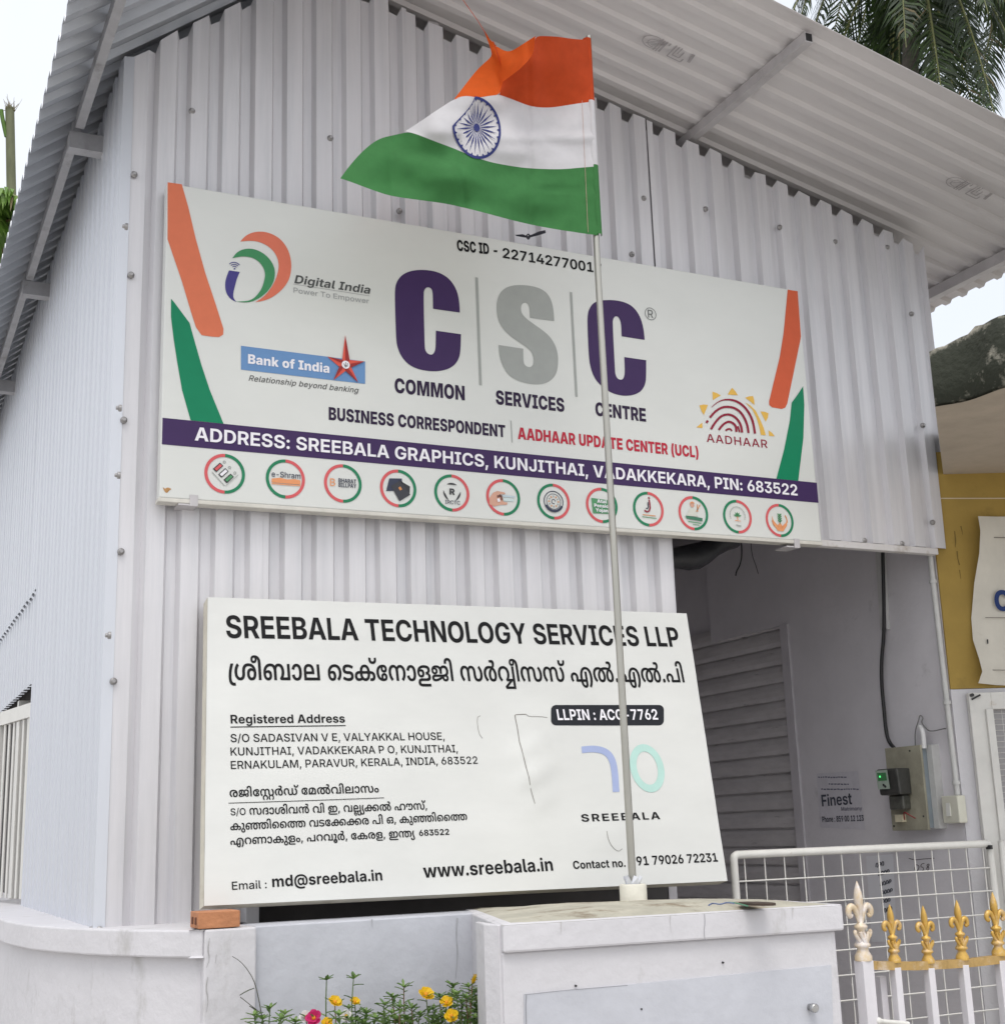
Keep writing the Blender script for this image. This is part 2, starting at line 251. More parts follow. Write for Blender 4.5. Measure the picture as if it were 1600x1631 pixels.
-23,0,-84,0,-86,38,1,37,117,306,1,23,245,-4,-56,0,-84,24,-46,46,1,32,1,170,151,0,1,-156,0,-25,50,-28,47,0,30,0,46,13,26,25,1,18,1,153,151,0,1,-268,-143,0,-1,68,15,0,-22,-34,-90,-38,119,421,1,36,171,0,-159,268,159,0,47,-96,12,-27,
28,-63,13,-35,-17,0,14,35,30,62,15,28,49,96,137,0,49,-96,12,-27,30,-63,15,-35,-17,0,12,35,26,62,13,28,47,96,161,0,-159,-268,-153,0,-59,103,-8,15,-18,36,-16,37,-7,16,27,0,-8,-16,-16,-37,-16,-36,-9,-15,-59,-103,121,295,1,27,61,-98,
23,57,37,-2,26,-2,36,4,24,14,5,12,7,15,-201,268,159,0,89,-135,16,-26,24,-51,13,-28,-35,0,12,28,26,51,19,26,91,135,159,0,-229,-302,-16,-22,-50,-31,-72,-16,-51,0,-28,0,-52,2,32,134,0,46,134,1,12,137,-5,-36,0,-50,25,1,18,0,18,50,24,
37,0,36,0,48,-24,1,-18,0,-18,-48,-25,44,134,1,4,31,-90,41,147,149,0,-85,-147,58,134,2,12,137,-5,-36,0,-50,25,1,18,0,18,50,24,37,0,36,0,48,-24,1,-18,0,-18,-48,-25,12,137,172,-36,0,-50,24,1,18,0,18,50,25,37,0,36,0,48,-25,1,-18,0,
-18,-48,-24,45,323,1,4,489,177,1,-60,-331,0,1,60,47,191,1,4,375,381,-233,-436,-129,0,235,436,64,508,2,74,519,-105,-112,0,-176,31,-126,60,-64,86,1,55,0,52,64,87,122,63,176,34,115,0,106,0,170,-32,120,-57,64,-79,1,-47,0,-32,-24,-52,
-52,-38,-80,-21,-51,0,-36,0,-56,10,-36,18,-3,13,-3,0,-12,-18,-76,-23,-57,0,-68,0,-96,32,-52,55,1,36,0,38,58,55,98,30,63,0,48,0,70,-17,15,-13,5,0,1,24,105,0,1,-164,0,-13,20,-12,21,0,30,0,38,19,18,40,1,29,0,37,-44,59,-84,42,-124,23,
-79,0,-86,0,-132,-25,-90,-45,-48,-66,1,-41,0,-42,48,-65,92,-45,134,-23,87,0,42,0,76,6,60,9,21,4,43,-53,-24,-5,-74,-12,-96,-7,16,501,60,40,0,50,16,26,31,1,22,0,23,-26,29,-52,14,-37,0,-36,0,-52,-16,-28,-30,1,-20,0,-21,26,-31,52,-17,
40,195,1,17,87,147,0,41,30,88,56,80,37,29,141,0,-32,-37,-50,-81,-28,-82,1,-38,0,-33,24,-66,48,-73,39,-44,-139,0,-60,50,-62,110,41,195,1,17,43,-69,38,44,50,74,22,65,1,33,0,38,-26,82,-50,81,-33,37,143,0,34,-29,56,-80,30,-88,1,-41,0,
-56,-62,-111,-57,-49,48,323,2,16,323,-5,-92,0,-126,45,-64,83,1,59,0,58,64,84,126,45,93,0,94,0,126,-45,64,-84,1,-58,0,-59,-64,-84,-126,-44,16,323,58,46,0,58,28,30,55,1,41,0,41,-30,55,-58,28,-45,0,-44,0,-58,-28,-30,-55,1,-41,0,-41,
30,-55,58,-28,49,323,2,4,89,0,1,62,491,0,1,-62,8,427,364,1,-364,-151,0,1,295,-3,0,-165,-57,1,69,167,57,50,323,1,32,67,0,1,56,263,118,32,15,46,25,26,25,1,16,0,16,-30,24,-50,13,-31,0,-36,0,-50,-15,-30,-27,1,-19,-143,0,0,37,64,55,
118,30,79,0,78,0,116,-28,66,-49,1,-33,0,-22,-36,-40,-78,-46,-67,-30,-119,-56,1,-2,309,0,1,-63,51,323,1,35,319,-5,-84,0,-124,29,-68,52,-1,33,153,0,2,-16,32,-23,56,-13,37,0,36,0,54,14,30,25,1,17,0,16,-32,26,-60,14,-45,0,-85,0,1,50,
167,80,1,2,-301,0,1,63,487,0,1,-57,-237,-112,1,16,84,5,120,-25,66,-50,1,-32,0,-34,-72,-52,-126,-28,52,323,2,8,27,68,1,61,289,235,151,0,-281,-232,1,-2,437,0,1,-62,6,381,0,1,87,5,27,1,113,141,0,1,-227,53,323,1,39,319,-5,-76,0,-118,
28,-70,50,-1,33,149,0,2,-15,32,-23,52,-13,33,0,38,0,54,17,32,29,1,19,0,19,-32,30,-56,16,-35,0,-38,0,-60,-15,-15,-13,-137,8,31,199,453,0,1,-63,-321,0,-15,-89,3,0,22,14,76,17,49,0,48,0,86,-18,62,-33,36,-44,1,-26,0,-37,-68,-57,-122,
-33,54,323,2,23,327,-5,-76,0,-122,30,-72,56,1,38,0,29,48,57,49,35,169,124,159,0,-227,-166,-37,0,10,8,40,17,58,11,41,0,68,0,102,-28,58,-51,1,-36,0,-37,-68,-56,-118,-31,16,325,55,34,0,54,17,32,28,1,18,0,18,-32,29,-54,16,-33,0,-36,0,
-54,-16,-30,-28,1,-19,0,-18,30,-28,54,-17,55,323,1,8,119,0,303,298,1,2,-351,0,1,64,511,0,1,-64,-301,-300,56,323,3,32,323,-5,-82,0,-126,26,-72,47,1,30,0,23,42,39,74,25,49,3,1,2,-62,6,-76,44,1,31,0,28,66,45,114,25,75,0,74,0,116,-25,
66,-45,1,-28,0,-31,-78,-44,-59,-6,1,-2,46,-3,74,-26,44,-38,1,-23,0,-30,-72,-47,-128,-26,16,323,51,38,0,54,13,30,24,1,16,0,16,-30,24,-56,14,-35,0,-34,0,-56,-14,-32,-24,1,-16,0,-16,30,-24,56,-13,16,323,214,32,0,46,13,28,22,1,14,0,
14,-26,22,-48,12,-31,0,-30,0,-48,-12,-28,-22,1,-14,0,-14,28,-22,48,-13,57,323,2,23,321,369,76,0,120,-30,72,-56,1,-38,0,-29,-46,-57,-47,-35,-167,-124,-159,0,231,166,39,0,-10,-9,-40,-16,-60,-11,-37,0,-68,0,-104,28,-58,51,1,35,0,37,
68,56,120,32,16,323,309,-34,0,-56,-17,-30,-28,1,-18,0,-19,30,-28,56,-16,35,0,34,0,56,16,30,28,1,18,0,19,-30,28,-56,17,43,323,2,4,261,18,1,252,127,0,1,-252,4,73,114,1,60,503,0,1,-60
),
'text': (
67,65,350,2,14,21,0,259,364,143,0,263,-364,-123,0,-139,201,-16,26,-40,66,-25,47,27,0,-26,-47,-40,-67,-15,-25,-137,-201,4,163,94,1,48,377,0,1,-48,66,326,3,20,75,0,1,364,273,0,76,0,104,-25,52,-43,1,-28,0,-22,-32,-31,-56,-19,-33,-5,
1,-3,38,-1,70,-22,44,-38,1,-27,0,-29,-56,-45,-110,-26,-83,0,10,189,48,159,0,76,0,70,30,1,24,0,17,-34,28,-64,16,-43,0,-161,0,10,189,207,151,0,36,0,58,14,34,25,1,17,0,23,-64,29,-61,0,-151,0,67,365,1,38,383,-5,-98,0,-150,45,-86,84,1,
58,0,57,86,84,152,46,97,0,58,0,102,-17,80,-32,54,-47,11,-29,-115,0,-8,18,-34,27,-48,19,-62,9,-35,0,-64,0,-100,-32,-54,-61,1,-42,0,-43,56,-60,98,-32,65,0,36,0,60,9,50,19,34,27,9,17,117,0,-10,-27,-50,-46,-80,-33,-104,-18,68,356,2,
22,313,0,-179,0,1,50,175,0,82,0,108,31,54,59,1,42,0,43,-52,58,-106,31,-79,0,-183,0,1,50,193,0,106,0,154,-44,84,-81,1,-57,0,-56,-84,-82,-156,-44,4,189,364,1,-364,-113,0,1,364,69,300,1,12,75,0,1,364,473,0,1,-50,-357,0,1,-105,333,0,
1,-49,-331,0,1,-111,361,0,1,-49,70,291,1,10,75,0,1,364,463,0,1,-50,-347,0,1,-112,319,0,1,-49,-317,0,1,-153,71,371,1,40,385,-5,-100,0,-150,46,-86,84,1,57,0,57,86,84,150,46,97,0,60,0,102,-18,82,-32,52,-45,11,-27,-117,0,-8,16,-34,26,
-48,18,-62,10,-33,0,-64,0,-98,-32,-56,-60,1,-43,0,-43,56,-60,98,-32,67,0,58,0,88,23,48,43,1,29,31,-2,-205,0,1,47,289,0,1,-42,0,-45,-80,-68,-138,-37,72,367,1,12,75,0,1,364,115,0,1,-153,357,0,1,153,117,0,1,-364,-115,0,1,161,-355,0,
1,-161,73,212,1,12,41,0,1,49,115,0,1,266,-113,0,1,49,345,0,1,-49,-113,0,1,-266,115,0,1,-49,74,283,1,18,267,-5,-102,0,-124,58,1,53,1,21,113,0,1,-21,0,-31,62,-31,53,0,50,0,62,31,1,31,1,258,115,0,1,-258,0,-53,-124,-58,75,339,3,10,
157,94,1,62,24,17,48,32,52,30,29,16,203,113,145,0,-307,-171,-7,1,7,75,0,1,364,115,0,1,-115,1,-84,1,-28,1,-137,4,523,0,-243,177,71,44,311,-221,76,279,1,6,75,0,1,364,115,0,1,-315,335,0,1,-49,77,450,1,46,75,0,1,364,169,0,157,-206,6,
-10,18,-28,18,-33,18,-31,7,-11,-25,0,6,11,18,31,18,32,18,29,7,10,155,206,169,0,1,-364,-113,0,1,194,0,12,2,31,2,34,2,35,1,16,11,0,-10,-18,-24,-37,-22,-35,-20,-28,-5,-10,-147,-194,-95,0,-149,194,-6,10,-20,28,-22,34,-24,38,-11,18,15,
0,0,-15,2,-35,2,-34,0,-32,1,-12,1,-194,78,372,1,28,75,0,1,364,131,0,271,-215,14,-10,32,-29,38,-35,19,-20,-13,-4,-2,19,-4,40,-2,36,1,11,1,207,115,0,1,-364,-129,0,-241,192,-18,14,-38,32,-46,42,-29,28,19,4,2,-27,4,-47,2,-35,1,-11,1,
-192,79,380,2,16,381,-5,-94,0,-150,45,-88,84,1,58,0,57,88,84,150,46,95,0,96,0,150,-46,86,-84,1,-57,0,-58,-86,-84,-150,-45,16,381,47,62,0,98,31,58,60,1,44,0,43,-58,61,-98,31,-61,0,-62,0,-98,-31,-56,-61,1,-43,0,-44,56,-60,98,-31,80,
317,1,24,75,0,1,364,267,0,82,0,114,-30,58,-53,1,-34,0,-35,-60,-52,-114,-30,-81,0,-187,0,1,48,181,0,50,0,66,18,32,31,1,20,0,20,-32,31,-66,17,-51,0,-139,0,1,-315,82,323,2,24,75,0,1,364,269,0,82,0,114,-29,58,-51,1,-35,0,-34,-60,-51,
-114,-27,-81,0,-199,0,1,48,193,0,50,0,66,15,34,29,1,20,0,21,-34,29,-66,16,-49,0,-143,0,1,-315,4,491,0,-175,164,127,0,179,-164,83,321,1,51,325,-6,-84,0,-124,27,-68,51,-1,36,115,0,2,-21,44,-29,72,-14,47,0,46,0,72,14,40,26,1,17,0,15,
-34,20,-60,14,-43,5,-81,11,-98,12,-100,48,1,37,0,32,68,48,116,26,77,0,76,0,116,-27,64,-48,3,-31,-109,0,-6,27,-80,30,-63,0,-44,0,-64,-14,-36,-24,1,-16,0,-15,38,-21,60,-13,35,-4,75,-9,42,-5,76,-17,60,-24,34,-34,1,-22,0,-32,-66,-49,
-122,-27,84,321,1,8,37,314,1,50,571,0,1,-50,-225,0,1,-314,-115,0,1,314,85,364,1,22,365,-6,-88,0,-130,34,-72,59,1,38,1,239,115,0,1,-234,0,-25,42,-37,80,-22,55,0,54,0,80,22,42,37,1,25,1,234,115,0,1,-239,0,-38,-72,-59,-130,-34,86,
350,1,14,283,0,-261,364,123,0,141,-201,16,-24,42,-68,27,-46,-25,0,26,46,40,68,17,24,137,201,123,0,-257,-364,87,497,1,38,217,0,-195,364,121,0,103,-207,10,-19,18,-42,16,-42,7,-20,-15,0,8,20,16,42,18,42,11,19,107,207,125,0,107,-207,
12,-19,18,-42,16,-42,9,-20,-17,0,8,20,16,42,16,42,11,19,105,207,121,0,-197,-364,-129,0,-115,215,-12,25,-24,58,-11,33,29,0,-12,-32,-20,-57,-15,-27,-113,-215,88,346,1,32,21,0,293,207,1,-43,-271,200,133,0,97,-71,20,-16,30,-24,26,-24,
17,-14,-25,0,16,14,26,23,32,25,21,16,99,71,129,0,-269,-197,1,42,287,-209,-131,0,-117,86,-18,14,-28,21,-24,21,-13,13,21,0,-14,-12,-24,-21,-28,-22,-19,-14,-117,-86,89,343,1,16,289,0,1,144,-267,220,133,0,137,-116,22,-18,34,-34,21,
-23,-35,0,18,23,34,35,23,17,135,116,133,0,-265,-220,1,-144,97,278,2,40,221,-5,-50,0,-84,18,-48,36,1,27,0,23,36,29,58,17,76,9,39,2,48,3,60,4,26,8,1,10,1,1,0,15,-24,20,-44,11,-33,0,-34,0,-50,-11,-30,-17,-5,-10,-103,8,12,25,64,32,92,
17,57,0,38,0,76,-10,62,-21,36,-35,1,-26,1,-180,-105,0,1,37,-3,0,-12,-11,-40,-19,-64,-12,18,247,38,44,0,60,17,30,27,1,16,1,32,-4,-2,-30,-4,-38,-4,-40,-3,-13,-1,-30,-1,-48,-10,-30,-16,1,-14,0,-12,26,-16,44,-9,98,303,2,23,339,-5,-44,
0,-62,14,-40,22,-11,11,-5,0,1,-42,-107,0,1,364,111,0,1,-138,5,0,12,10,40,22,62,14,45,0,66,0,102,-33,58,-62,1,-43,0,-43,-58,-62,-102,-34,16,315,41,44,0,62,24,32,41,1,28,0,27,-32,41,-62,23,-43,0,-46,0,-62,-22,-32,-41,1,-28,0,-28,32,
-41,64,-24,99,282,1,38,295,-6,-76,0,-114,35,-62,63,1,41,0,41,62,63,114,35,77,0,44,0,78,-12,60,-22,40,-32,9,-20,-105,-8,-4,11,-22,17,-30,13,-42,7,-23,0,-48,0,-62,-25,-32,-42,1,-26,0,-26,32,-42,62,-24,49,0,24,0,42,7,30,13,22,18,7,
11,105,-8,-8,-20,-40,-32,-60,-23,-76,-13,100,303,2,23,269,-5,-66,0,-102,34,-58,62,1,43,0,43,58,62,102,33,67,0,44,0,62,-14,40,-22,11,-10,7,0,1,138,111,0,1,-364,-107,0,1,42,-5,0,-12,-11,-40,-22,-62,-14,16,293,41,44,0,64,24,32,41,1,
28,0,28,-32,41,-62,22,-45,0,-44,0,-62,-23,-32,-41,1,-27,0,-28,32,-41,62,-24,101,287,1,40,299,-6,-80,0,-114,35,-62,62,1,42,0,41,62,63,112,35,75,0,50,0,88,-17,68,-34,38,-51,1,-34,1,-18,-435,0,1,40,381,0,-49,-12,0,24,-32,37,-62,20,
-43,0,-42,0,-64,-21,-34,-35,1,-22,1,-26,0,-26,38,-38,66,-20,47,0,30,0,50,9,34,18,9,12,105,-8,-12,-22,-62,-35,-94,-19,102,182,2,4,335,268,1,-45,-323,0,1,45,17,109,0,1,302,0,24,42,32,72,17,47,0,28,0,44,-3,11,-2,-17,-44,-6,1,-26,1,
-13,0,-36,0,-32,-17,1,-17,1,-294,103,303,2,38,297,-107,-64,0,-96,17,-58,30,-13,20,99,14,8,-10,34,-17,52,-10,41,0,60,0,74,30,1,31,1,49,-5,0,-12,-11,-40,-21,-60,-13,-43,0,-66,0,-102,31,-58,60,1,42,0,42,58,62,102,33,67,0,44,0,62,-14,
40,-22,15,-11,5,0,1,43,109,0,1,-269,0,-37,-64,-47,-112,-22,16,295,47,44,0,62,22,34,39,1,27,0,27,-34,41,-62,22,-43,0,-46,0,-62,-22,-32,-41,1,-27,0,-27,32,-39,62,-22,104,295,1,23,177,157,1,-157,-109,0,1,364,111,0,1,-162,-17,0,24,36,
90,34,67,0,54,0,84,-23,48,-46,1,-34,1,-169,-109,0,1,162,0,30,-60,32,-53,0,-34,0,-56,-15,-34,-30,105,122,2,4,67,0,1,268,111,0,1,-268,12,123,310,-28,0,-40,19,1,13,0,14,40,18,29,0,28,0,40,-18,1,-14,0,-13,-40,-19,106,122,2,13,67,268,
111,0,1,-290,0,-25,-38,-36,-76,-19,-53,0,-29,0,1,46,23,0,36,0,30,19,1,18,12,123,310,-28,0,-40,19,1,13,0,14,40,18,29,0,28,0,40,-18,1,-14,0,-13,-40,-19,107,275,3,7,169,89,1,66,17,0,213,113,135,0,-245,-130,-19,0,4,67,0,1,364,111,0,1,
-364,4,409,0,-189,126,77,38,251,-164,108,137,1,16,209,-1,-74,0,-68,32,1,33,1,300,111,0,1,-291,0,-16,20,-13,27,0,10,0,14,1,5,1,15,-44,-10,-1,-30,-2,109,440,1,42,67,0,1,268,107,0,3,-61,-7,0,12,22,48,29,66,15,37,0,60,0,76,-36,13,-31,
-13,0,10,21,52,30,74,16,43,0,48,0,78,-21,46,-42,1,-31,1,-179,-109,0,1,173,0,27,-60,25,-39,0,-34,0,-48,-14,-26,-25,1,-16,1,-170,-107,0,1,177,0,22,-56,26,-43,0,-28,0,-50,-14,-32,-27,1,-20,1,-164,110,295,1,23,177,157,1,-157,-109,0,1,
268,107,0,3,-66,-15,0,24,36,90,34,67,0,54,0,84,-23,48,-46,1,-34,1,-169,-109,0,1,162,0,30,-60,32,-53,0,-34,0,-56,-15,-34,-30,111,295,2,16,297,-6,-78,0,-114,35,-62,63,1,41,0,42,62,62,114,35,79,0,76,0,114,-35,62,-62,1,-42,0,-41,-62,
-63,-114,-35,16,297,41,46,0,64,24,32,42,1,26,0,26,-32,42,-64,25,-45,0,-48,0,-62,-25,-32,-42,1,-26,0,-26,32,-42,62,-24,112,303,2,23,67,-102,1,370,109,0,1,-42,7,0,12,10,40,22,62,14,45,0,66,0,102,-33,58,-62,1,-43,0,-43,-58,-62,-102,
-34,-65,0,-44,0,-62,14,-38,22,-13,10,-3,0,1,-143,16,315,41,44,0,62,24,32,41,1,28,0,27,-32,41,-62,23,-43,0,-46,0,-62,-22,-32,-41,1,-28,0,-28,32,-41,64,-24,114,187,1,20,67,0,1,268,107,0,1,-44,7,0,14,23,70,24,49,0,12,0,24,0,9,-1,1,
-51,-6,0,-34,2,-15,0,-34,0,-56,-15,-32,-27,1,-19,1,-160,115,262,1,44,265,-6,-60,0,-94,18,-60,35,-7,26,107,7,8,-21,60,-21,49,0,50,0,58,20,1,16,0,12,-38,17,-37,4,-89,10,-74,8,-76,38,1,29,0,24,54,36,94,20,63,0,58,0,88,-18,52,-33,9,
-23,-99,-7,-6,16,-52,22,-47,0,-44,0,-56,-20,1,-15,0,-13,40,-16,41,-5,91,-9,76,-9,72,-36,1,-28,0,-25,-56,-38,-100,-21,116,170,2,4,311,268,1,-45,-299,0,1,45,16,93,335,111,0,1,-262,0,-16,26,-14,33,0,8,0,28,2,11,0,15,-44,-16,-2,-40,
-1,-17,0,-76,0,-78,35,1,34,117,295,1,23,253,-4,-54,0,-84,23,-48,46,1,34,1,169,111,0,1,-162,0,-30,60,-32,55,0,34,0,56,15,34,30,1,22,1,157,111,0,1,-268,-105,0,-1,66,17,0,-24,-36,-92,-34,118,280,1,14,221,0,-201,268,119,0,105,-149,18,
-24,26,-48,13,-24,-29,0,14,24,26,48,17,24,105,149,117,0,-201,-268,119,407,1,36,185,0,-161,268,117,0,59,-109,14,-26,28,-61,15,-35,-15,0,14,34,30,61,15,27,61,109,107,0,59,-109,14,-27,30,-60,15,-35,-15,0,14,35,28,60,15,27,61,109,117,
0,-161,-268,-111,0,-65,115,-10,17,-20,37,-18,39,-7,18,23,0,-10,-18,-18,-39,-18,-37,-9,-17,-65,-115,120,273,1,28,23,0,215,157,-1,-39,-199,150,123,0,63,-48,22,-19,38,-35,21,-17,-45,0,20,17,36,35,25,19,63,48,123,0,-203,-151,1,38,213,
-155,-123,0,-69,55,-24,19,-38,34,-19,17,49,0,-20,-17,-36,-34,-23,-19,-71,-55,121,281,1,27,65,-99,19,45,29,-2,24,-2,38,4,28,16,9,15,15,23,-203,268,119,0,107,-149,16,-24,24,-48,15,-24,-31,0,14,24,26,48,17,24,107,149,119,0,-235,-308,
-16,-21,-48,-28,-64,-14,-41,0,-22,0,-38,2,122,269,1,12,57,0,1,38,285,181,1,2,-277,0,1,47,415,0,1,-40,-275,-179,1,-2,285,0,1,-47,32,134,0,46,134,1,12,137,-4,-30,0,-42,21,1,15,0,15,42,21,31,0,30,0,42,-21,1,-15,0,-15,-42,-21,44,134,
1,4,47,-85,43,138,117,0,-77,-138,58,134,2,12,137,-4,-30,0,-42,21,1,15,0,15,42,21,31,0,30,0,42,-21,1,-15,0,-15,-42,-21,12,137,184,-30,0,-42,21,1,15,0,16,42,20,31,0,30,0,42,-20,1,-16,0,-15,-42,-21,45,323,1,4,485,174,1,-47,-323,0,1,
47,47,181,1,4,347,381,-233,-436,-97,0,235,436,64,493,2,74,511,-100,-108,0,-170,31,-120,59,-64,85,1,53,0,52,64,84,118,60,168,32,107,0,102,0,160,-32,112,-56,60,-76,1,-43,0,-29,-20,-52,-44,-39,-72,-22,-51,0,-34,0,-58,10,-36,19,-3,13,
-3,0,-12,-17,-70,-24,-57,0,-64,0,-92,32,-48,55,1,34,0,35,54,54,94,30,61,0,48,0,66,-18,15,-11,5,0,1,23,87,0,1,-162,0,-14,28,-18,29,0,34,0,38,21,18,44,1,34,0,36,-42,60,-86,45,-126,24,-81,0,-84,0,-134,-25,-92,-48,-48,-68,1,-43,0,-44,
48,-68,94,-47,136,-25,89,0,42,0,76,7,60,9,17,3,31,-41,-22,-5,-72,-10,-88,-7,16,485,51,42,0,56,18,26,36,1,26,0,26,-28,32,-54,15,-41,0,-38,0,-56,-19,-30,-33,1,-21,0,-23,28,-36,54,-21,43,323,2,4,275,22,1,241,99,0,1,-241,4,83,119,1,
47,483,0,1,-47,48,323,2,16,325,-5,-86,0,-120,44,-62,84,1,59,0,58,64,84,118,45,87,0,84,0,120,-45,62,-84,1,-58,0,-59,-62,-84,-120,-44,16,325,43,50,0,70,33,36,62,1,44,0,44,-36,62,-70,33,-49,0,-52,0,-68,-33,-38,-62,1,-44,0,-44,38,-62,
68,-33,49,323,2,4,103,0,1,48,465,0,1,-48,8,405,364,1,-364,-111,0,1,311,-3,0,-173,-61,1,56,169,58,50,323,1,32,81,0,1,42,255,124,38,19,52,30,26,29,1,16,0,19,-32,27,-60,15,-37,0,-40,0,-60,-17,-32,-30,1,-22,-107,0,0,35,62,53,108,29,
73,0,70,0,106,-28,62,-47,1,-31,0,-22,-32,-39,-74,-46,-63,-30,-151,-75,1,-3,331,0,1,-48,51,323,1,35,317,-5,-74,0,-116,27,-68,48,-1,33,115,0,2,-19,38,-27,66,-14,41,0,42,0,66,16,38,29,1,20,0,19,-38,31,-74,18,-55,0,-75,0,1,41,185,96,
1,2,-307,0,1,49,451,0,1,-44,-233,-121,1,11,84,4,118,-26,64,-50,1,-31,0,-33,-66,-51,-118,-28,52,323,2,8,43,75,1,46,303,243,115,0,-295,-239,1,-2,443,0,1,-48,6,397,0,1,89,1,21,1,117,109,0,1,-227,53,323,1,39,319,-5,-70,0,-110,27,-64,
48,-1,30,111,0,2,-17,38,-26,60,-14,37,0,42,0,64,19,38,34,1,22,0,22,-38,35,-64,19,-41,0,-42,0,-70,-15,-17,-13,-105,5,37,193,417,0,1,-49,-317,0,-21,-102,5,0,24,13,76,15,45,0,48,0,86,-18,62,-33,34,-45,1,-26,0,-36,-64,-56,-114,-32,54,
323,2,23,325,-5,-70,0,-112,30,-66,56,1,36,0,28,48,58,57,40,167,121,123,0,-241,-173,-17,0,10,10,38,18,54,11,35,0,68,0,100,-29,58,-51,1,-34,0,-36,-64,-54,-110,-31,16,325,42,40,0,62,19,36,33,1,21,0,21,-36,33,-62,19,-39,0,-40,0,-62,
-19,-36,-32,1,-21,0,-22,36,-33,62,-19,55,323,1,8,131,0,319,313,1,2,-367,0,1,49,487,0,1,-51,-315,-313,56,323,3,32,323,-5,-76,0,-118,26,-66,46,1,30,0,24,40,39,70,26,45,3,1,1,-58,6,-70,45,1,31,0,28,62,44,104,25,69,0,68,0,106,-25,62,
-44,1,-28,0,-31,-72,-45,-55,-6,1,-1,44,-3,70,-26,40,-40,1,-23,0,-30,-66,-46,-118,-26,16,323,41,46,0,64,15,36,27,1,18,0,18,-38,29,-66,17,-41,0,-42,0,-64,-17,-38,-29,1,-18,0,-18,36,-27,64,-15,16,323,210,38,0,54,14,32,26,1,17,0,17,
-30,25,-56,14,-37,0,-36,0,-56,-14,-30,-25,1,-17,0,-17,30,-26,56,-14,57,323,2,23,323,369,72,0,112,-31,64,-55,1,-37,0,-27,-48,-58,-55,-40,-165,-121,-119,0,241,172,19,0,-10,-9,-36,-18,-56,-11,-33,0,-68,0,-100,28,-58,52,1,34,0,36,64,
54,110,31,16,323,322,-38,0,-64,-19,-34,-33,1,-21,0,-21,34,-33,64,-19,39,0,40,0,64,19,34,32,1,21,0,21,-34,34,-64,19
),
'heavy': (
34,65,386,2,14,17,0,243,364,251,0,249,-364,-209,0,-91,150,-26,43,-46,91,-21,49,45,0,-22,-49,-44,-91,-25,-43,-89,-150,4,189,71,1,71,397,0,1,-71,66,330,3,20,49,0,1,364,311,0,82,0,112,-23,56,-41,1,-28,0,-20,-34,-33,-62,-22,-41,-5,1,
-2,46,-1,74,-22,46,-39,1,-25,0,-30,-60,-47,-114,-26,-79,0,10,235,73,107,0,50,0,52,21,1,19,0,13,-24,18,-44,11,-31,0,-107,0,10,235,216,95,0,28,0,40,9,22,17,1,12,0,17,-48,20,-39,0,-95,0,67,370,1,38,381,-5,-98,0,-158,43,-92,84,1,60,0,
60,92,84,160,43,97,0,68,0,114,-19,86,-35,54,-51,9,-32,-189,0,-4,13,-22,20,-34,15,-46,8,-27,0,-52,0,-74,-26,-38,-47,1,-33,0,-35,40,-47,72,-24,51,0,30,0,44,8,36,14,22,21,7,13,189,0,-6,-27,-48,-49,-84,-39,-116,-22,68,359,2,22,325,0,
-195,0,1,79,189,0,60,0,82,20,40,46,1,37,0,37,-42,46,-82,20,-61,0,-187,0,1,79,199,0,112,0,162,-44,90,-82,1,-56,0,-56,-88,-82,-162,-44,4,237,364,1,-364,-187,0,1,364,69,308,1,12,49,0,1,364,529,0,1,-77,-339,0,1,-66,313,0,1,-75,-311,0,
1,-69,341,0,1,-77,71,374,1,40,387,-5,-106,0,-160,45,-88,84,1,57,0,60,94,84,160,44,99,0,64,0,112,-18,86,-34,52,-46,7,-28,-187,0,-4,10,-22,17,-34,12,-42,6,-25,0,-52,0,-74,-25,-40,-47,1,-34,0,-33,40,-48,74,-25,53,0,48,0,62,15,34,26,
1,18,37,-2,-175,0,1,68,321,0,1,-50,0,-48,-84,-70,-146,-38,72,370,1,12,49,0,1,364,189,0,1,-140,271,0,1,140,187,0,1,-364,-185,0,1,147,-269,0,1,-147,73,237,1,12,29,0,1,75,117,0,1,214,-115,0,1,75,419,0,1,-75,-115,0,1,-214,117,0,1,-75,
76,284,1,6,49,0,1,364,189,0,1,-287,305,0,1,-77,77,469,1,46,49,0,1,364,289,0,81,-128,8,-14,20,-44,22,-49,18,-45,7,-16,-39,0,6,16,18,45,22,49,20,44,9,14,79,128,289,0,1,-364,-185,0,1,149,0,12,2,39,2,47,4,47,1,20,15,0,-10,-22,-24,-47,
-22,-46,-22,-38,-7,-12,-93,-149,-153,0,-93,149,-8,12,-22,38,-24,46,-24,47,-9,22,19,0,0,-20,2,-47,2,-47,2,-39,1,-12,1,-149,78,378,1,28,49,0,1,364,201,0,191,-154,18,-15,36,-34,38,-41,19,-24,-17,-9,-2,20,-6,49,-4,48,1,15,1,145,191,0,
1,-364,-199,0,-173,142,-24,18,-40,38,-44,44,-25,27,27,3,4,-26,6,-50,2,-41,1,-13,1,-142,79,382,2,16,383,-5,-98,0,-160,43,-92,84,1,60,0,60,92,84,160,43,99,0,100,0,158,-43,92,-84,1,-60,0,-60,-92,-84,-158,-43,16,383,76,52,0,70,25,38,
47,1,34,0,34,-38,47,-70,25,-51,0,-50,0,-72,-25,-38,-47,1,-34,0,-34,38,-47,72,-25,80,325,1,24,49,0,1,364,307,0,82,0,122,-32,68,-57,1,-38,0,-38,-68,-56,-124,-31,-83,0,-189,0,1,74,163,0,36,0,50,13,28,23,1,15,0,16,-28,23,-50,12,-35,0,
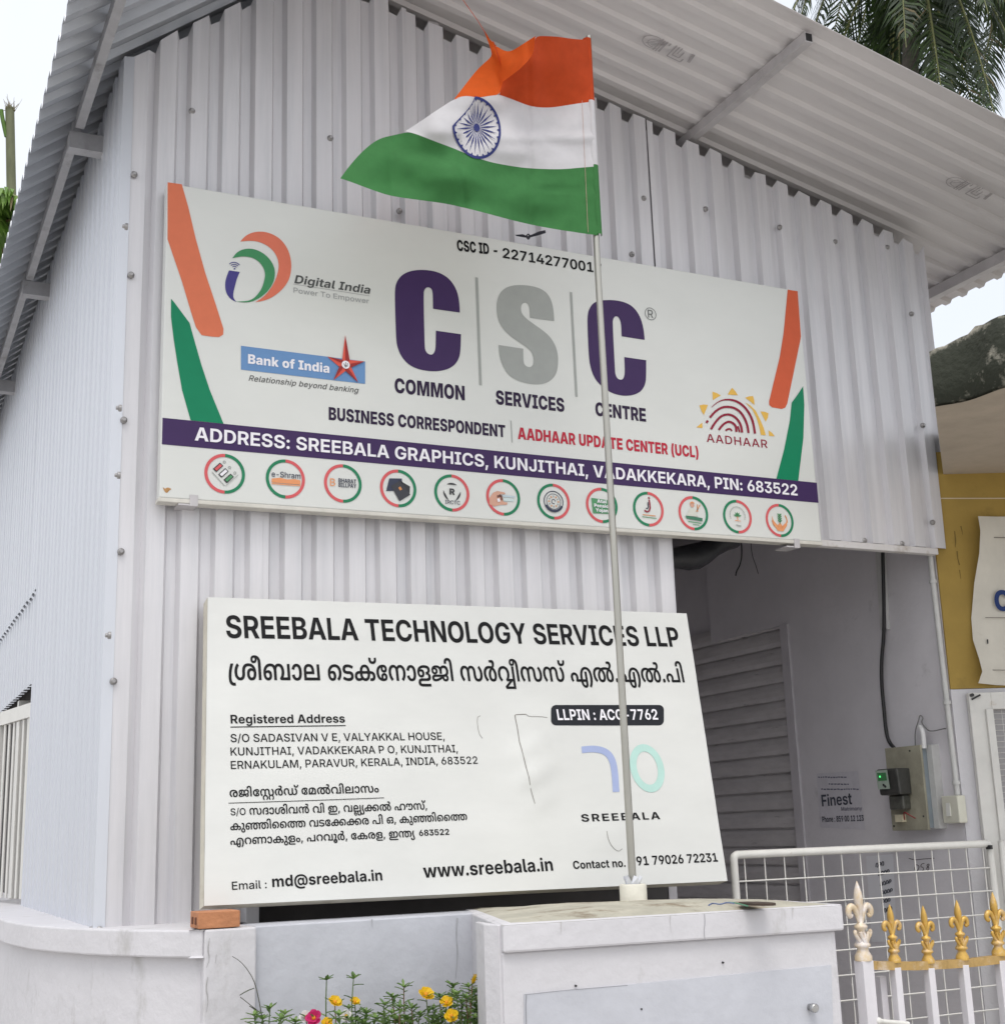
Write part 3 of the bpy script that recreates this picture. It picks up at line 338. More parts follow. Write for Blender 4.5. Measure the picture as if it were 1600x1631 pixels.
-85,0,1,-288,82,332,2,24,49,0,1,364,307,0,84,0,120,-30,68,-55,1,-38,0,-38,-70,-54,-124,-28,-85,0,-183,0,1,73,161,0,36,0,50,10,28,21,1,16,0,15,-28,21,-50,11,-35,0,-85,0,1,-288,4,449,0,-171,166,197,0,179,-166,83,334,1,51,341,-5,-94,
0,-138,28,-76,57,1,43,179,0,2,-17,32,-23,56,-12,41,0,34,0,48,9,26,16,1,10,0,10,-24,13,-52,11,-39,4,-73,8,-100,11,-110,50,1,42,0,34,74,51,132,29,85,0,88,0,126,-29,70,-53,3,-35,-175,0,-4,19,-54,22,-49,0,-32,0,-44,-8,-24,-15,1,-10,0,
-9,24,-14,48,-10,35,-4,63,-6,58,-6,86,-20,56,-27,28,-34,1,-22,0,-36,-70,-50,-132,-27,84,336,1,8,27,287,1,77,619,0,1,-77,-215,0,1,-287,-185,0,1,287,85,359,1,22,359,-5,-92,0,-140,33,-78,61,1,41,1,234,187,0,1,-227,0,-18,32,-28,56,
-16,37,0,38,0,56,16,32,28,1,18,1,227,187,0,1,-234,0,-41,-78,-61,-140,-33,86,384,1,14,263,0,-245,364,209,0,93,-150,26,-43,48,-90,23,-48,-45,0,22,48,44,90,27,43,89,150,207,0,-239,-364,89,375,1,16,287,0,1,128,-269,236,217,0,111,-109,
14,-14,26,-31,13,-18,-29,0,12,18,24,31,15,14,105,109,217,0,-263,-236,1,-128,97,293,2,40,205,-5,-52,0,-80,18,-46,35,1,26,0,23,32,30,54,20,74,10,43,2,46,2,56,4,24,10,1,7,1,2,0,7,-16,11,-30,6,-19,0,-22,0,-32,-6,-20,-12,-3,-8,-165,6,
8,25,60,38,106,21,75,0,54,0,92,-12,64,-24,34,-33,1,-21,1,-182,-173,0,1,38,-1,0,-16,-15,-46,-19,-58,-9,18,263,54,26,0,42,10,26,19,1,12,1,24,-8,-2,-18,-3,-22,-2,-24,-2,-13,-1,-22,-2,-32,-8,-18,-12,1,-8,0,-8,18,-11,28,-6,100,317,2,
23,249,-4,-62,0,-98,31,-58,62,1,45,0,46,60,61,98,31,59,0,40,0,58,-12,42,-22,13,-13,3,0,1,139,185,0,1,-364,-181,0,1,43,-3,0,-10,-14,-42,-21,-60,-12,16,311,67,30,0,42,16,24,31,1,20,0,21,-24,30,-42,16,-29,0,-30,0,-42,-16,-22,-30,1,
-21,0,-21,22,-30,42,-16,101,297,1,40,307,-5,-84,0,-124,34,-68,62,1,42,0,42,68,62,120,35,83,0,60,0,98,-19,70,-36,40,-50,1,-32,1,-23,-479,0,1,52,395,0,-85,-11,0,17,-22,24,-40,13,-31,0,-30,0,-42,-13,-22,-24,1,-16,1,-39,0,-18,26,-25,
46,-12,31,0,22,0,36,6,24,11,7,8,163,-8,-12,-25,-70,-37,-106,-20,102,207,2,4,391,268,1,-68,-379,0,1,68,17,101,0,1,284,0,31,46,40,84,20,61,0,36,0,64,-4,15,-1,-17,-67,-10,0,-30,2,-11,0,-28,0,-24,-13,1,-12,1,-280,105,142,2,4,51,0,1,
268,183,0,1,-268,12,143,295,-40,0,-56,25,1,18,0,19,56,25,41,0,38,0,56,-25,1,-19,0,-18,-56,-25,106,142,2,13,51,268,185,0,1,-279,0,-33,-54,-40,-98,-18,-67,0,-47,0,1,69,27,0,32,0,26,12,1,14,12,143,295,-40,0,-54,25,1,18,0,19,54,25,41,
0,40,0,54,-25,1,-19,0,-18,-54,-25,107,296,3,7,215,67,1,108,25,0,145,93,209,0,-223,-139,-49,0,4,51,0,1,364,183,0,1,-364,4,387,0,-133,108,121,65,225,-173,108,160,1,16,239,-1,-98,0,-90,37,1,41,1,287,183,0,1,-278,0,-9,20,-9,19,0,10,0,
10,0,5,1,19,-65,-12,-2,-38,-3,110,316,1,23,233,149,1,-149,-181,0,1,268,175,0,5,-70,-13,0,22,33,86,41,75,0,58,0,82,-25,46,-46,1,-31,1,-170,-183,0,1,151,0,22,-42,24,-39,0,-24,0,-38,-11,-22,-22,111,307,2,16,309,-5,-86,0,-124,34,-68,
63,1,41,0,42,68,62,124,35,87,0,86,0,124,-35,66,-62,1,-42,0,-41,-66,-63,-124,-34,16,309,65,28,0,40,16,24,31,1,22,0,21,-24,31,-40,16,-27,0,-28,0,-42,-16,-22,-31,1,-21,0,-22,22,-31,42,-16,115,285,1,44,287,-6,-72,0,-112,22,-68,38,-7,
27,173,9,8,-16,46,-17,39,0,32,0,36,11,1,9,0,8,-30,10,-31,3,-95,9,-80,7,-82,40,1,31,0,27,60,39,108,21,77,0,72,0,106,-20,62,-36,7,-26,-161,-8,-6,13,-42,15,-31,0,-28,0,-38,-11,1,-9,0,-7,26,-11,31,-3,109,-9,80,-8,80,-35,1,-30,0,-28,
-66,-42,-116,-23,116,198,2,4,369,268,1,-68,-357,0,1,68,16,87,335,183,0,1,-248,0,-10,20,-10,25,0,10,0,34,2,7,1,17,-68,-26,-3,-56,-2,-27,0,-92,0,-90,40,1,39,32,134,0,40,195,1,17,63,147,0,42,30,88,54,79,37,29,171,0,-32,-36,-46,-81,
-26,-83,1,-38,0,-33,22,-65,46,-73,37,-45,-169,0,-60,49,-60,110,41,195,1,17,39,-69,38,45,46,73,22,65,1,33,0,38,-26,83,-48,81,-31,36,171,0,36,-29,54,-79,32,-88,1,-42,0,-57,-62,-110,-59,-49
),
'mal': (
46,1,145,1,24,297,280,-46,-50,-54,-85,-22,-74,1,-34,0,-34,30,-36,56,-14,37,0,16,0,26,1,17,1,13,-49,-20,-2,-42,-2,-21,0,-84,0,-108,32,-50,60,1,41,0,41,26,77,52,81,39,46,2,561,1,89,727,286,84,0,132,-23,94,-44,50,-62,1,-38,0,-43,-58,
-56,-106,-26,-71,0,-74,0,-96,30,-44,49,1,29,0,46,102,56,97,0,58,0,90,-29,52,-47,5,-26,-49,2,-6,13,-34,25,-50,16,-33,0,-52,0,-46,-31,1,-26,0,-18,18,-26,40,-14,33,0,30,0,46,16,24,34,1,28,0,5,-4,19,-1,9,-2,2,4,7,-1,2,-8,19,-54,33,
-94,20,-63,0,-46,0,-62,-9,-21,-9,-34,-14,-24,-47,1,-30,1,-4,0,-31,-26,-49,-31,-17,-30,-16,-88,-17,-63,0,-82,0,-118,34,-64,62,1,42,0,33,32,54,66,46,47,21,93,-36,-34,-17,-46,-37,-22,-39,1,-22,0,-32,32,-40,58,-19,35,0,32,0,42,10,13,
10,14,11,10,32,1,19,1,7,0,47,46,55,41,16,46,20,108,15,3,132,1,45,-95,425,56,0,90,-10,43,-13,62,-20,44,-66,1,-55,1,-261,-133,0,1,256,0,32,-8,43,-24,29,-23,8,-18,10,-56,6,-39,0,-20,0,-36,-5,-24,-13,1,-11,0,-9,24,-15,27,0,32,0,24,17,
1,12,0,11,-26,20,-17,6,121,-9,8,-5,10,-17,1,-10,0,-18,-30,-31,-66,-18,-55,0,-44,0,-68,15,-36,29,1,21,0,21,40,31,84,19,4,705,2,53,391,286,88,0,116,-26,47,-24,23,-32,21,-78,1,-126,-133,0,1,139,0,36,-24,35,-19,9,-20,9,-52,9,-43,0,
-66,0,-102,-27,-60,-53,1,-37,1,-3,0,-28,26,-33,44,-15,29,0,22,0,30,9,18,19,1,13,0,21,-40,22,-37,0,-38,0,-68,-21,-31,-18,-13,45,28,16,96,24,61,0,54,0,78,-21,42,-38,1,-26,0,-29,-46,-41,-88,-22,-61,0,-58,0,-102,26,-62,56,1,45,0,54,
94,73,160,38,37,1345,280,1,-280,-469,0,-41,30,32,20,42,35,22,37,1,23,0,30,-36,41,-64,21,-39,0,-30,0,-40,-11,-11,-8,-14,-10,-10,-28,1,-24,1,-156,-133,0,1,123,57,88,5,34,34,21,92,20,67,0,84,0,118,-36,62,-62,1,-39,0,-23,-18,-38,-30,
-33,-21,-14,-31,8,251,0,1,231,5,280,1,38,521,141,0,-29,-24,-53,-58,-41,-100,-24,-75,0,-62,0,-86,18,-56,28,-30,34,-7,16,137,12,6,-13,22,-28,44,-19,37,0,42,0,54,25,22,44,1,29,0,29,-22,44,-52,25,-39,0,-34,0,-44,-18,-26,-27,-5,-14,
-135,12,12,17,34,33,58,28,86,17,63,0,70,0,96,-23,56,-41,24,-52,6,460,2,21,857,280,1,-280,-795,0,1,153,0,39,36,45,31,15,34,17,100,17,65,0,66,0,98,-17,33,-16,36,-18,32,-48,1,-34,1,-45,-395,0,1,-59,531,0,1,231,9,325,238,-70,0,-62,
-42,1,-35,1,-5,263,0,1,5,0,37,-64,40,7,154,0,8,386,1,57,261,-6,-58,0,-102,26,-62,56,1,44,0,38,52,61,98,43,136,24,85,0,84,0,122,-22,80,-40,40,-53,1,-31,0,-34,-40,-53,-70,-41,-45,-18,-85,37,30,14,50,30,26,38,1,26,0,29,-44,44,-90,25,
-67,0,-70,0,-106,-32,-60,-53,1,-34,0,-28,26,-34,44,-15,29,0,20,0,32,9,16,19,1,13,0,20,-38,23,-37,0,-38,0,-68,-21,-33,-18,-11,45,28,16,94,24,61,0,56,0,78,-21,42,-38,1,-26,0,-29,-48,-41,-86,-22,9,300,1,57,289,286,94,0,146,-20,51,
-13,-55,-45,-50,13,-106,15,-69,0,-46,0,-58,-9,-28,-16,1,-10,0,-7,10,-11,9,-4,16,-8,62,-4,47,0,23,0,86,0,98,-17,29,-17,16,-10,14,-25,1,-16,0,-26,-56,-40,-118,-22,-89,0,-90,0,-140,19,-59,16,55,45,36,-9,68,-14,78,-7,49,0,48,0,60,10,
28,17,1,11,0,8,-12,13,-11,4,-14,5,-46,5,-49,0,-17,0,-78,0,-114,15,-29,18,-16,9,-16,25,1,15,0,25,56,40,114,22,10,563,3,55,229,-6,-96,0,-102,46,1,39,0,25,46,36,37,11,26,7,60,9,88,4,67,0,435,0,90,0,112,-10,41,-14,30,-10,38,-33,1,-25,
0,-41,-110,-44,-87,0,-24,0,-46,3,-21,3,23,47,12,-2,32,-2,15,0,38,0,42,18,1,18,0,13,-20,15,-15,5,-22,7,-62,4,-51,0,-469,0,-52,0,-58,-4,-21,-7,-14,-5,-20,-15,1,-11,0,-13,20,-17,40,-9,31,0,26,0,60,10,35,13,61,-42,-32,-11,-62,-13,-66,
-5,17,569,286,92,0,116,-37,54,-66,1,-42,0,-47,-62,-66,-118,-34,-81,0,-64,0,-100,20,-33,19,-34,19,-34,55,1,34,0,67,140,78,15,569,238,-70,0,-66,-50,1,-47,0,-32,30,-44,60,-22,45,0,44,0,58,21,32,44,1,33,0,32,-30,43,-60,22,11,0,1,30,
-115,297,-70,0,-90,21,-44,37,1,25,0,10,6,18,7,6,119,-10,-4,-5,-2,-11,1,-5,0,-15,20,-18,38,-7,25,0,24,0,38,7,22,18,1,15,0,5,-2,11,-1,5,113,10,4,-6,6,-18,1,-10,0,-25,-42,-37,-92,-21,12,320,1,81,389,-6,-72,0,-128,17,-98,36,-54,56,1,
39,0,37,56,55,100,35,128,17,71,0,78,0,94,-19,42,-33,1,-20,0,-23,-42,-30,-72,-16,-47,0,-60,0,-72,19,-30,31,1,18,0,10,12,17,7,6,125,10,-18,-6,-20,-22,1,-12,0,-12,24,-17,31,0,26,0,26,15,1,10,0,15,-44,14,-33,0,-16,0,-30,0,-9,-1,-60,
-1,-84,-25,-44,-43,1,-29,0,-29,42,-46,84,-26,59,0,10,-1,28,-1,15,0,24,0,36,7,20,13,1,10,0,10,-24,15,-25,0,-30,0,-26,-18,1,-12,0,-12,20,-20,19,-7,-123,10,-6,5,-12,18,1,12,0,17,32,30,70,19,63,0,46,0,72,-16,42,-31,1,-23,0,-20,-44,
-32,-94,-20,13,487,1,57,309,286,48,0,64,-10,50,-17,25,-14,-13,0,38,21,90,20,67,0,84,0,116,-36,62,-62,1,-39,0,-33,-32,-54,-64,-46,-47,-22,-91,37,36,18,44,36,22,38,1,22,0,30,-38,41,-64,21,-39,0,-30,0,-40,-11,-11,-8,-14,-10,-10,-28,
1,-23,1,-157,-133,0,1,158,0,24,-10,27,-11,9,-12,9,-40,10,-31,0,-36,0,-66,-20,-40,-40,1,-30,0,-23,22,-39,46,-36,35,-18,-93,-37,-44,21,-64,46,-34,54,1,32,0,40,64,63,120,36,14,385,2,67,407,238,-50,0,-84,-7,-66,-14,-44,-20,-7,-13,-2,
-2,2,-3,1,-2,-4,-4,-2,-10,1,-8,0,-23,40,-27,37,0,36,0,32,21,1,14,0,9,-14,15,-30,9,-21,0,-34,0,-50,-13,-23,-7,-65,10,18,11,64,23,78,16,41,0,58,0,72,-20,32,-33,1,-20,0,-20,-38,-36,-84,-22,-63,0,-56,0,-86,24,-48,44,1,30,0,25,44,46,
94,35,144,20,101,0,104,0,136,-19,64,-37,1,-27,0,-20,-40,-29,-82,-19,-59,-5,-61,21,1,14,9,0,28,0,38,3,15,4,12,5,10,12,1,8,0,13,-32,18,-80,10,55,737,77,0,-18,-26,-28,-21,-10,-18,-7,-48,-10,-74,-4,-57,0,-193,0,-44,0,-38,-3,-9,-2,-14,
-3,-10,-10,1,-6,0,-6,8,-10,11,-4,12,-3,40,-4,43,0,425,0,1,-49,-439,0,-56,0,-86,8,-27,9,-30,9,-30,29,1,18,0,18,30,31,33,10,18,5,42,8,62,4,43,0,205,0,42,0,48,3,15,6,10,4,12,12,1,8,0,8,-14,14,-13,5,-10,3,-38,4,-33,0,-11,0,1,42,111,
-7,76,-11,70,-37,15,496,1,165,315,286,60,0,88,-10,68,-19,29,-15,-37,4,36,20,94,20,67,0,84,0,106,-29,48,-46,1,-25,0,-21,-22,-32,-44,-24,-33,-10,-205,-17,-107,-4,-28,-2,-74,-1,-31,0,-163,0,-32,0,-32,-2,-9,-4,-8,-2,-6,-6,1,-4,0,-7,
16,-9,28,-3,19,0,36,0,68,5,68,11,41,6,32,6,64,9,60,9,52,7,23,2,24,3,30,9,18,7,22,4,19,0,40,0,70,-11,46,-25,1,-23,0,-30,-86,-33,-79,0,-64,0,-74,20,-32,30,1,16,0,18,38,25,23,5,105,2,-10,-3,-28,-12,-22,-18,1,-13,0,-16,34,-14,29,0,34,
0,28,14,1,10,0,8,-16,11,-28,5,-17,0,-24,0,-42,-9,-23,-10,1,11,-12,-6,-40,-15,-56,-16,-37,-7,-60,-12,-100,-16,-96,-8,-55,0,-48,0,-80,12,-46,27,1,23,0,16,28,25,27,7,24,7,72,7,63,0,319,0,54,0,74,2,54,6,21,5,30,7,30,25,1,19,0,15,-26,
25,-54,16,-45,0,-28,0,-38,-8,-11,-6,-16,-9,-12,-27,1,-24,1,-33,-121,0,1,24,0,25,-16,34,-27,13,-18,7,-56,9,-45,0,-40,0,-80,-6,-23,-11,-4,-2,-4,-6,-1,-2,-6,-6,-6,-11,1,-7,0,-18,36,-14,27,0,22,0,26,8,10,12,1,7,0,12,-32,14,-31,0,-24,
0,-46,-8,-15,-4,-35,12,24,13,88,14,45,0,44,0,62,-14,32,-25,1,-17,0,-16,-34,-29,-70,-17,-59,0,-76,0,-90,37,1,34,0,28,64,42,122,23,16,132,1,32,-23,425,42,0,68,-9,27,-9,32,-11,38,-30,16,-47,1,-39,1,-280,-133,0,1,268,0,25,-4,36,-10,
24,-11,8,-10,7,-30,8,-23,0,-18,0,-34,-8,-20,-17,1,-13,0,-4,2,-10,3,-4,-129,-8,-4,6,-4,13,1,7,0,29,56,38,94,20,17,654,1,84,669,286,58,0,82,-16,31,-16,20,-10,26,-27,14,-38,1,-26,1,-18,0,-27,10,-33,15,-11,12,-10,42,-10,35,0,36,0,58,
19,32,41,1,31,0,22,-22,39,-44,37,-33,17,91,36,48,-21,64,-46,34,-54,1,-33,0,-42,-66,-62,-120,-34,-81,0,-64,0,-90,17,-29,16,-20,12,-26,29,-12,38,1,22,1,16,0,32,-10,32,-13,10,-12,10,-40,9,-29,0,-24,0,-40,-9,-11,-7,-16,-10,-14,-29,1,
-26,1,-156,-133,0,1,150,0,29,-8,28,-13,10,-14,10,-44,10,-23,0,-40,0,-64,-22,-36,-40,1,-30,0,-22,22,-38,46,-36,35,-18,-93,-37,-44,21,-64,46,-34,55,1,33,0,39,62,62,118,36,85,0,64,0,88,-20,39,-21,-9,0,34,19,84,22,18,400,1,80,535,-6,
-72,0,-100,28,-52,53,1,37,0,22,28,45,68,46,59,23,19,13,38,17,44,27,1,16,0,13,-32,16,-37,0,-20,0,-36,-3,-9,-1,-25,45,24,3,72,5,39,0,64,0,70,-21,26,-31,1,-14,0,-27,-58,-46,-55,-23,-15,-9,-44,-17,-54,-40,-24,-41,1,-20,0,-22,20,-30,
42,-15,31,0,46,0,46,32,1,36,0,16,-14,33,-30,30,-44,25,-29,9,-24,6,-54,8,-41,0,-70,0,-96,-24,-50,-45,1,-29,0,-24,24,-38,48,-32,35,-15,-85,-37,-46,17,-70,42,-40,53,1,34,0,30,40,52,84,41,132,23,93,0,50,0,88,-8,37,-8,4,-1,8,-2,5,-1,
64,-16,82,-48,42,-57,1,-30,0,-57,-116,-64,19,518,2,47,367,286,86,0,122,-23,76,-41,38,-51,1,-27,0,-30,-32,-45,-52,-36,-31,-18,15,34,253,0,1,231,135,0,1,-280,-253,0,-31,2,-34,-1,-68,-1,-33,0,-51,0,-45,34,28,12,46,30,26,38,1,25,0,29,
-46,44,-84,25,-55,0,-58,0,-86,-25,-46,-44,1,-28,0,-24,24,-38,48,-32,35,-15,-87,-37,-44,17,-72,42,-40,53,1,34,0,28,38,52,80,42,124,24,19,973,62,1,-202,-553,0,-47,45,185,65,38,14,88,26,43,12,107,-13,-225,-80,-24,-9,-50,-17,-23,-7,9,
8,26,1,66,1,41,0,197,0,1,124,20,684,2,33,257,179,78,0,100,-28,48,-42,1,-23,0,-17,-20,-27,-11,-9,-13,16,493,0,-5,-49,-559,0,-45,28,14,9,22,25,1,18,0,22,-46,29,-47,0,-32,0,-42,-13,-22,-23,1,-14,0,-19,28,-28,21,-11,-97,-28,-40,19,
-42,43,1,28,0,28,58,42,102,24,56,971,286,88,0,132,-27,90,-52,44,-75,1,-47,0,-39,-34,-70,-66,-62,-47,-28,-97,32,38,24,48,53,22,58,1,32,0,30,-22,55,-52,43,-82,25,-61,0,-80,0,-102,-42,-52,-75,1,-50,0,-14,2,-23,3,-11,0,-3,2,-4,1,-3,4,
-30,30,-35,44,-15,27,0,24,0,13,8,4,3,6,11,1,10,1,231,133,0,1,-220,0,-26,-22,-31,-21,-12,-20,-10,-64,-11,-45,0,-76,0,-112,40,-60,83,1,63,0,46,46,78,92,58,138,32,21,655,1,124,795,286,66,0,94,-6,74,-10,33,-7,35,-8,90,-24,88,-74,1,
-46,0,-53,-116,-64,-113,0,-72,0,-100,28,-50,53,1,37,0,22,28,45,66,46,59,23,19,13,40,17,44,27,1,16,0,13,-34,16,-37,0,-18,0,-36,-3,-11,-1,-23,45,22,3,72,5,39,0,66,0,70,-21,26,-31,1,-14,0,-27,-58,-46,-55,-23,-15,-9,-44,-17,-54,-40,
-24,-41,1,-20,0,-22,20,-30,42,-15,31,0,44,0,46,32,1,34,0,23,-32,43,-58,34,-39,10,-35,5,-40,8,-84,5,-49,0,-44,0,-88,-6,-41,-7,-33,-5,-56,-15,-78,-55,1,-44,0,-23,28,-27,44,-12,27,0,24,0,46,12,26,31,1,27,0,27,-36,45,-64,35,-43,10,
-23,3,-20,3,-40,3,-23,0,-76,0,-98,-26,-48,-45,1,-28,0,-24,24,-38,48,-32,35,-15,-85,-37,-46,17,-70,42,-40,53,1,34,0,28,38,52,82,42,130,24,95,0,56,0,92,-10,43,-10,29,-7,82,-22,100,-75,1,-49,0,-39,-54,-53,-104,-27,-75,0,-72,0,-102,
27,-54,52,1,35,0,32,44,52,82,42,59,16,23,7,50,15,132,14,22,141,1,12,141,-6,-32,0,-48,18,1,21,0,23,48,17,33,0,34,0,46,-17,1,-23,0,-21,-46,-18,23,478,1,35,257,179,78,0,100,-28,48,-42,1,-23,0,-17,-20,-27,-11,-9,-13,16,323,0,1,231,
135,0,1,-280,-529,0,-45,28,14,9,22,25,1,18,0,22,-46,29,-47,0,-32,0,-42,-13,-22,-23,1,-14,0,-19,28,-28,21,-11,-97,-28,-38,19,-44,43,1,28,0,28,58,42,102,24,24,400,1,64,389,286,94,0,142,-25,92,-46,46,-61,1,-35,0,-43,-56,-56,-106,-26,
-71,0,-76,0,-94,30,-44,49,1,29,0,46,102,56,95,0,60,0,90,-29,52,-47,3,-26,-47,2,-6,13,-32,25,-52,16,-33,0,-52,0,-46,-31,1,-26,0,-18,18,-26,40,-14,31,0,32,0,44,16,24,34,1,28,0,5,-2,19,-3,9,0,2,0,7,-1,2,-8,19,-56,33,-94,20,-65,0,-76,
0,-100,-24,-50,-44,1,-29,0,-24,24,-38,48,-32,35,-15,-85,-37,-44,17,-72,42,-40,53,1,34,0,28,38,53,84,41,134,24,25,654,3,83,669,286,58,0,82,-16,31,-16,20,-10,26,-27,14,-38,1,-26,1,-18,0,-27,10,-33,15,-11,12,-10,42,-10,35,0,36,0,58,
19,32,41,1,31,0,22,-22,39,-44,37,-33,17,91,36,48,-21,64,-46,34,-54,1,-33,0,-65,-146,-68,-121,0,-62,0,-90,14,-29,15,-22,12,-26,29,-12,37,1,22,1,16,0,32,-10,32,-13,10,-12,10,-40,9,-29,0,-24,0,-40,-9,-11,-7,-16,-10,-14,-29,1,-26,1,
-156,-133,0,1,150,0,29,-8,28,-13,10,-14,10,-44,10,-23,0,-40,0,-64,-22,-36,-40,1,-30,0,-22,22,-38,46,-36,35,-18,-93,-37,-44,21,-64,46,-34,54,1,34,0,39,62,62,118,36,85,0,64,0,88,-20,39,-21,-9,0,34,19,84,22,29,485,40,82,0,106,-30,52,
-48,1,-28,0,-35,-56,-49,-47,-18,-73,30,28,13,36,30,1,25,0,21,-32,30,-56,16,-37,0,-58,0,-68,-36,1,-31,0,-23,34,-31,31,-14,-75,-30,-44,17,-60,49,1,35,0,29,54,48,108,30,28,1009,37,80,0,108,-29,52,-48,1,-26,0,-35,-58,-49,-45,-18,-73,
30,26,13,38,30,1,25,0,32,-68,35,-59,0,-58,0,-66,-36,1,-31,0,-23,32,-31,31,-14,-73,-30,-44,17,-60,49,1,35,0,27,54,47,108,30,26,654,1,84,641,-6,-56,0,-84,16,-29,16,-18,11,-28,26,-14,38,1,26,1,18,0,27,-10,34,-11,10,-14,10,-40,11,-35,
0,-34,0,-58,-20,-34,-40,1,-32,0,-22,22,-39,46,-36,35,-18,-91,-36,-46,21,-66,46,-32,54,1,33,0,43,66,61,120,34,83,0,62,0,92,-17,29,-16,22,-11,24,-30,12,-37,1,-23,1,-16,0,-32,10,-32,15,-10,12,-9,40,-9,31,0,24,0,40,8,13,7,18,10,14,29,
1,26,1,156,133,0,1,-150,0,-29,8,-28,17,-10,14,-10,44,-10,25,0,38,0,64,22,36,41,1,29,0,22,-22,39,-44,36,-35,17,95,37,46,-21,64,-46,34,-54,1,-33,0,-39,-62,-63,-118,-36,-83,0,-64,0,-90,20,-35,21,11,0,-36,-19,-84,-22,27,396,3,17,387,
286,90,0,128,-20,45,-17,30,-13,40,-33,18,-44,1,-30,1,-129,-679,0,1,130,0,28,20,44,38,34,31,12,42,18,114,20,16,319,237,-32,0,-50,-17,-17,-15,-14,-12,-14,-34,1,-25,1,-100,-25,1,62,25,98,54,60,55,1,28,0,11,-12,18,-28,11,18,517,188,0,
-26,-44,-48,-76,-48,-49,-25,-19,5,26,1,52,2,19,0,181,0,1,77,0,34,-24,43,-56,28,-47,9,5,2,14,-9,24,-26,28,518,1,42,367,286,86,0,122,-23,76,-41,38,-51,1,-27,0,-30,-32,-45,-52,-36,-31,-18,15,34,253,0,1,231,135,0,1,-280,-473,0,-45,34,
28,12,46,30,26,38,1,25,0,29,-46,44,-84,25,-55,0,-58,0,-86,-25,-46,-44,1,-28,0,-24,24,-38,48,-32,35,-15,-87,-37,-44,17,-72,42,-40,53,1,34,0,28,38,52,80,42,124,24,29,245,2,16,247,-6,-66,0,-98,24,-52,44,1,27,0,29,54,43,98,24,63,0,66,
0,96,-24,56,-42,1,-29,0,-29,-56,-43,-98,-24,12,245,138,-38,0,-52,-24,1,-25,0,-23,52,-25,41,0,38,0,52,24,1,25,0,24,-52,24,30,348,1,57,415,286,78,0,106,-21,52,-36,1,-22,0,-23,-42,-33,-53,-12,-1,2,54,-9,56,-36,1,-24,0,-37,-106,-41,
-97,0,-40,0,-62,4,-23,2,19,48,22,-2,42,-3,23,0,48,0,44,15,1,19,0,7,-12,14,-13,5,-14,6,-42,6,-41,0,-51,0,1,48,51,0,32,0,48,6,17,7,8,4,12,13,1,7,0,19,-56,18,-53,0,-76,0,-100,-33,-50,-58,1,-39,0,-24,12,-51,15,-22,-125,-12,-16,25,-20,
61,1,27,0,53,82,79,164,43,31,577,2,31,309,286,48,0,66,-9,54,-19,29,-15,51,-128,1,-115,-133,0,1,157,0,25,-10,27,-11,9,-12,9,-40,10,-31,0,-36,0,-66,-20,-40,-40,1,-30,0,-23,22,-39,46,-36,35,-18,-93,-37,-44,21,-64,46,-34,54,1,32,0,40,
64,63,120,36,76,887,-6,-72,0,-100,28,-50,53,1,37,0,22,28,45,68,46,57,23,19,13,38,17,46,27,1,16,0,13,-34,16,-37,0,-18,0,-36,-3,-11,-1,-23,45,22,3,72,5,39,0,66,0,68,-21,28,-31,1,-14,0,-27,-58,-46,-55,-23,-17,-9,-42,-17,-54,-40,-26,
-41,1,-20,0,-22,22,-30,40,-15,31,0,46,0,46,32,1,36,0,22,-24,43,-52,36,-39,12,-24,6,-52,8,-43,0,-42,0,-64,-8,-23,-10,-18,-7,-28,-22,-14,-36,1,-29,1,-76,-123,0,1,93,45,89,28,16,70,24,100,14,71,0,50,0,84,-8,39,-8,4,-1,8,-2,5,-1,62,
-16,84,-48,40,-57,1,-30,0,-57,-116,-64,32,520,1,121,357,286,64,0,88,-12,64,-22,25,-13,-35,3,36,25,100,19,57,0,64,0,96,-22,60,-37,30,-47,1,-25,0,-45,-50,-60,-49,-19,-28,-10,-72,-14,-98,-7,-67,0,-339,0,-44,0,-38,-3,-9,-2,-14,-3,-10,
-10,1,-6,0,-6,8,-10,11,-4,12,-3,40,-4,43,0,693,0,1,-49,-707,0,-56,0,-86,8,-27,9,-30,9,-30,29,1,18,0,18,30,31,33,10,18,5,42,8,62,4,45,0,319,0,74,0,88,7,52,14,19,9,26,14,18,37,1,21,0,21,-26,39,-58,26,-47,0,-22,0,-38,-8,-11,-8,-14,
-9,-12,-27,1,-28,1,-87,-131,0,1,81,0,29,-22,32,-21,9,-18,8,-56,9,-43,0,-34,0,-58,-6,-46,-12,-36,-17,-9,-12,-4,-3,-2,-8,-1,-3,-2,-5,-2,-11,1,-7,0,-22,40,-27,37,0,36,0,32,21,1,14,0,9,-14,15,-30,9,-21,0,-36,0,-50,-13,-21,-7,-67,10,
18,11,64,24,80,15,41,0,56,0,72,-20,34,-33,1,-20,0,-20,-38,-36,-84,-22,-65,0,-56,0,-84,24,-48,43,1,30,0,36,76,57,144,34,33,140,1,11,209,58,7,-6,-8,-17,-28,-41,-32,-40,-17,-18,-95,0,8,20,20,43,16,42,5,17,34,460,3,29,325,286,66,0,98,
-17,33,-16,36,-18,32,-48,1,-34,1,-45,-395,0,1,-59,531,0,1,231,135,0,1,-280,-257,0,-28,0,-60,1,-25,1,-285,0,-32,-1,-54,-1,-29,0,-21,0,1,153,0,39,36,45,31,15,34,17,100,17,9,325,238,-70,0,-62,-42,1,-35,1,-5,263,0,1,5,0,37,-64,40,80,
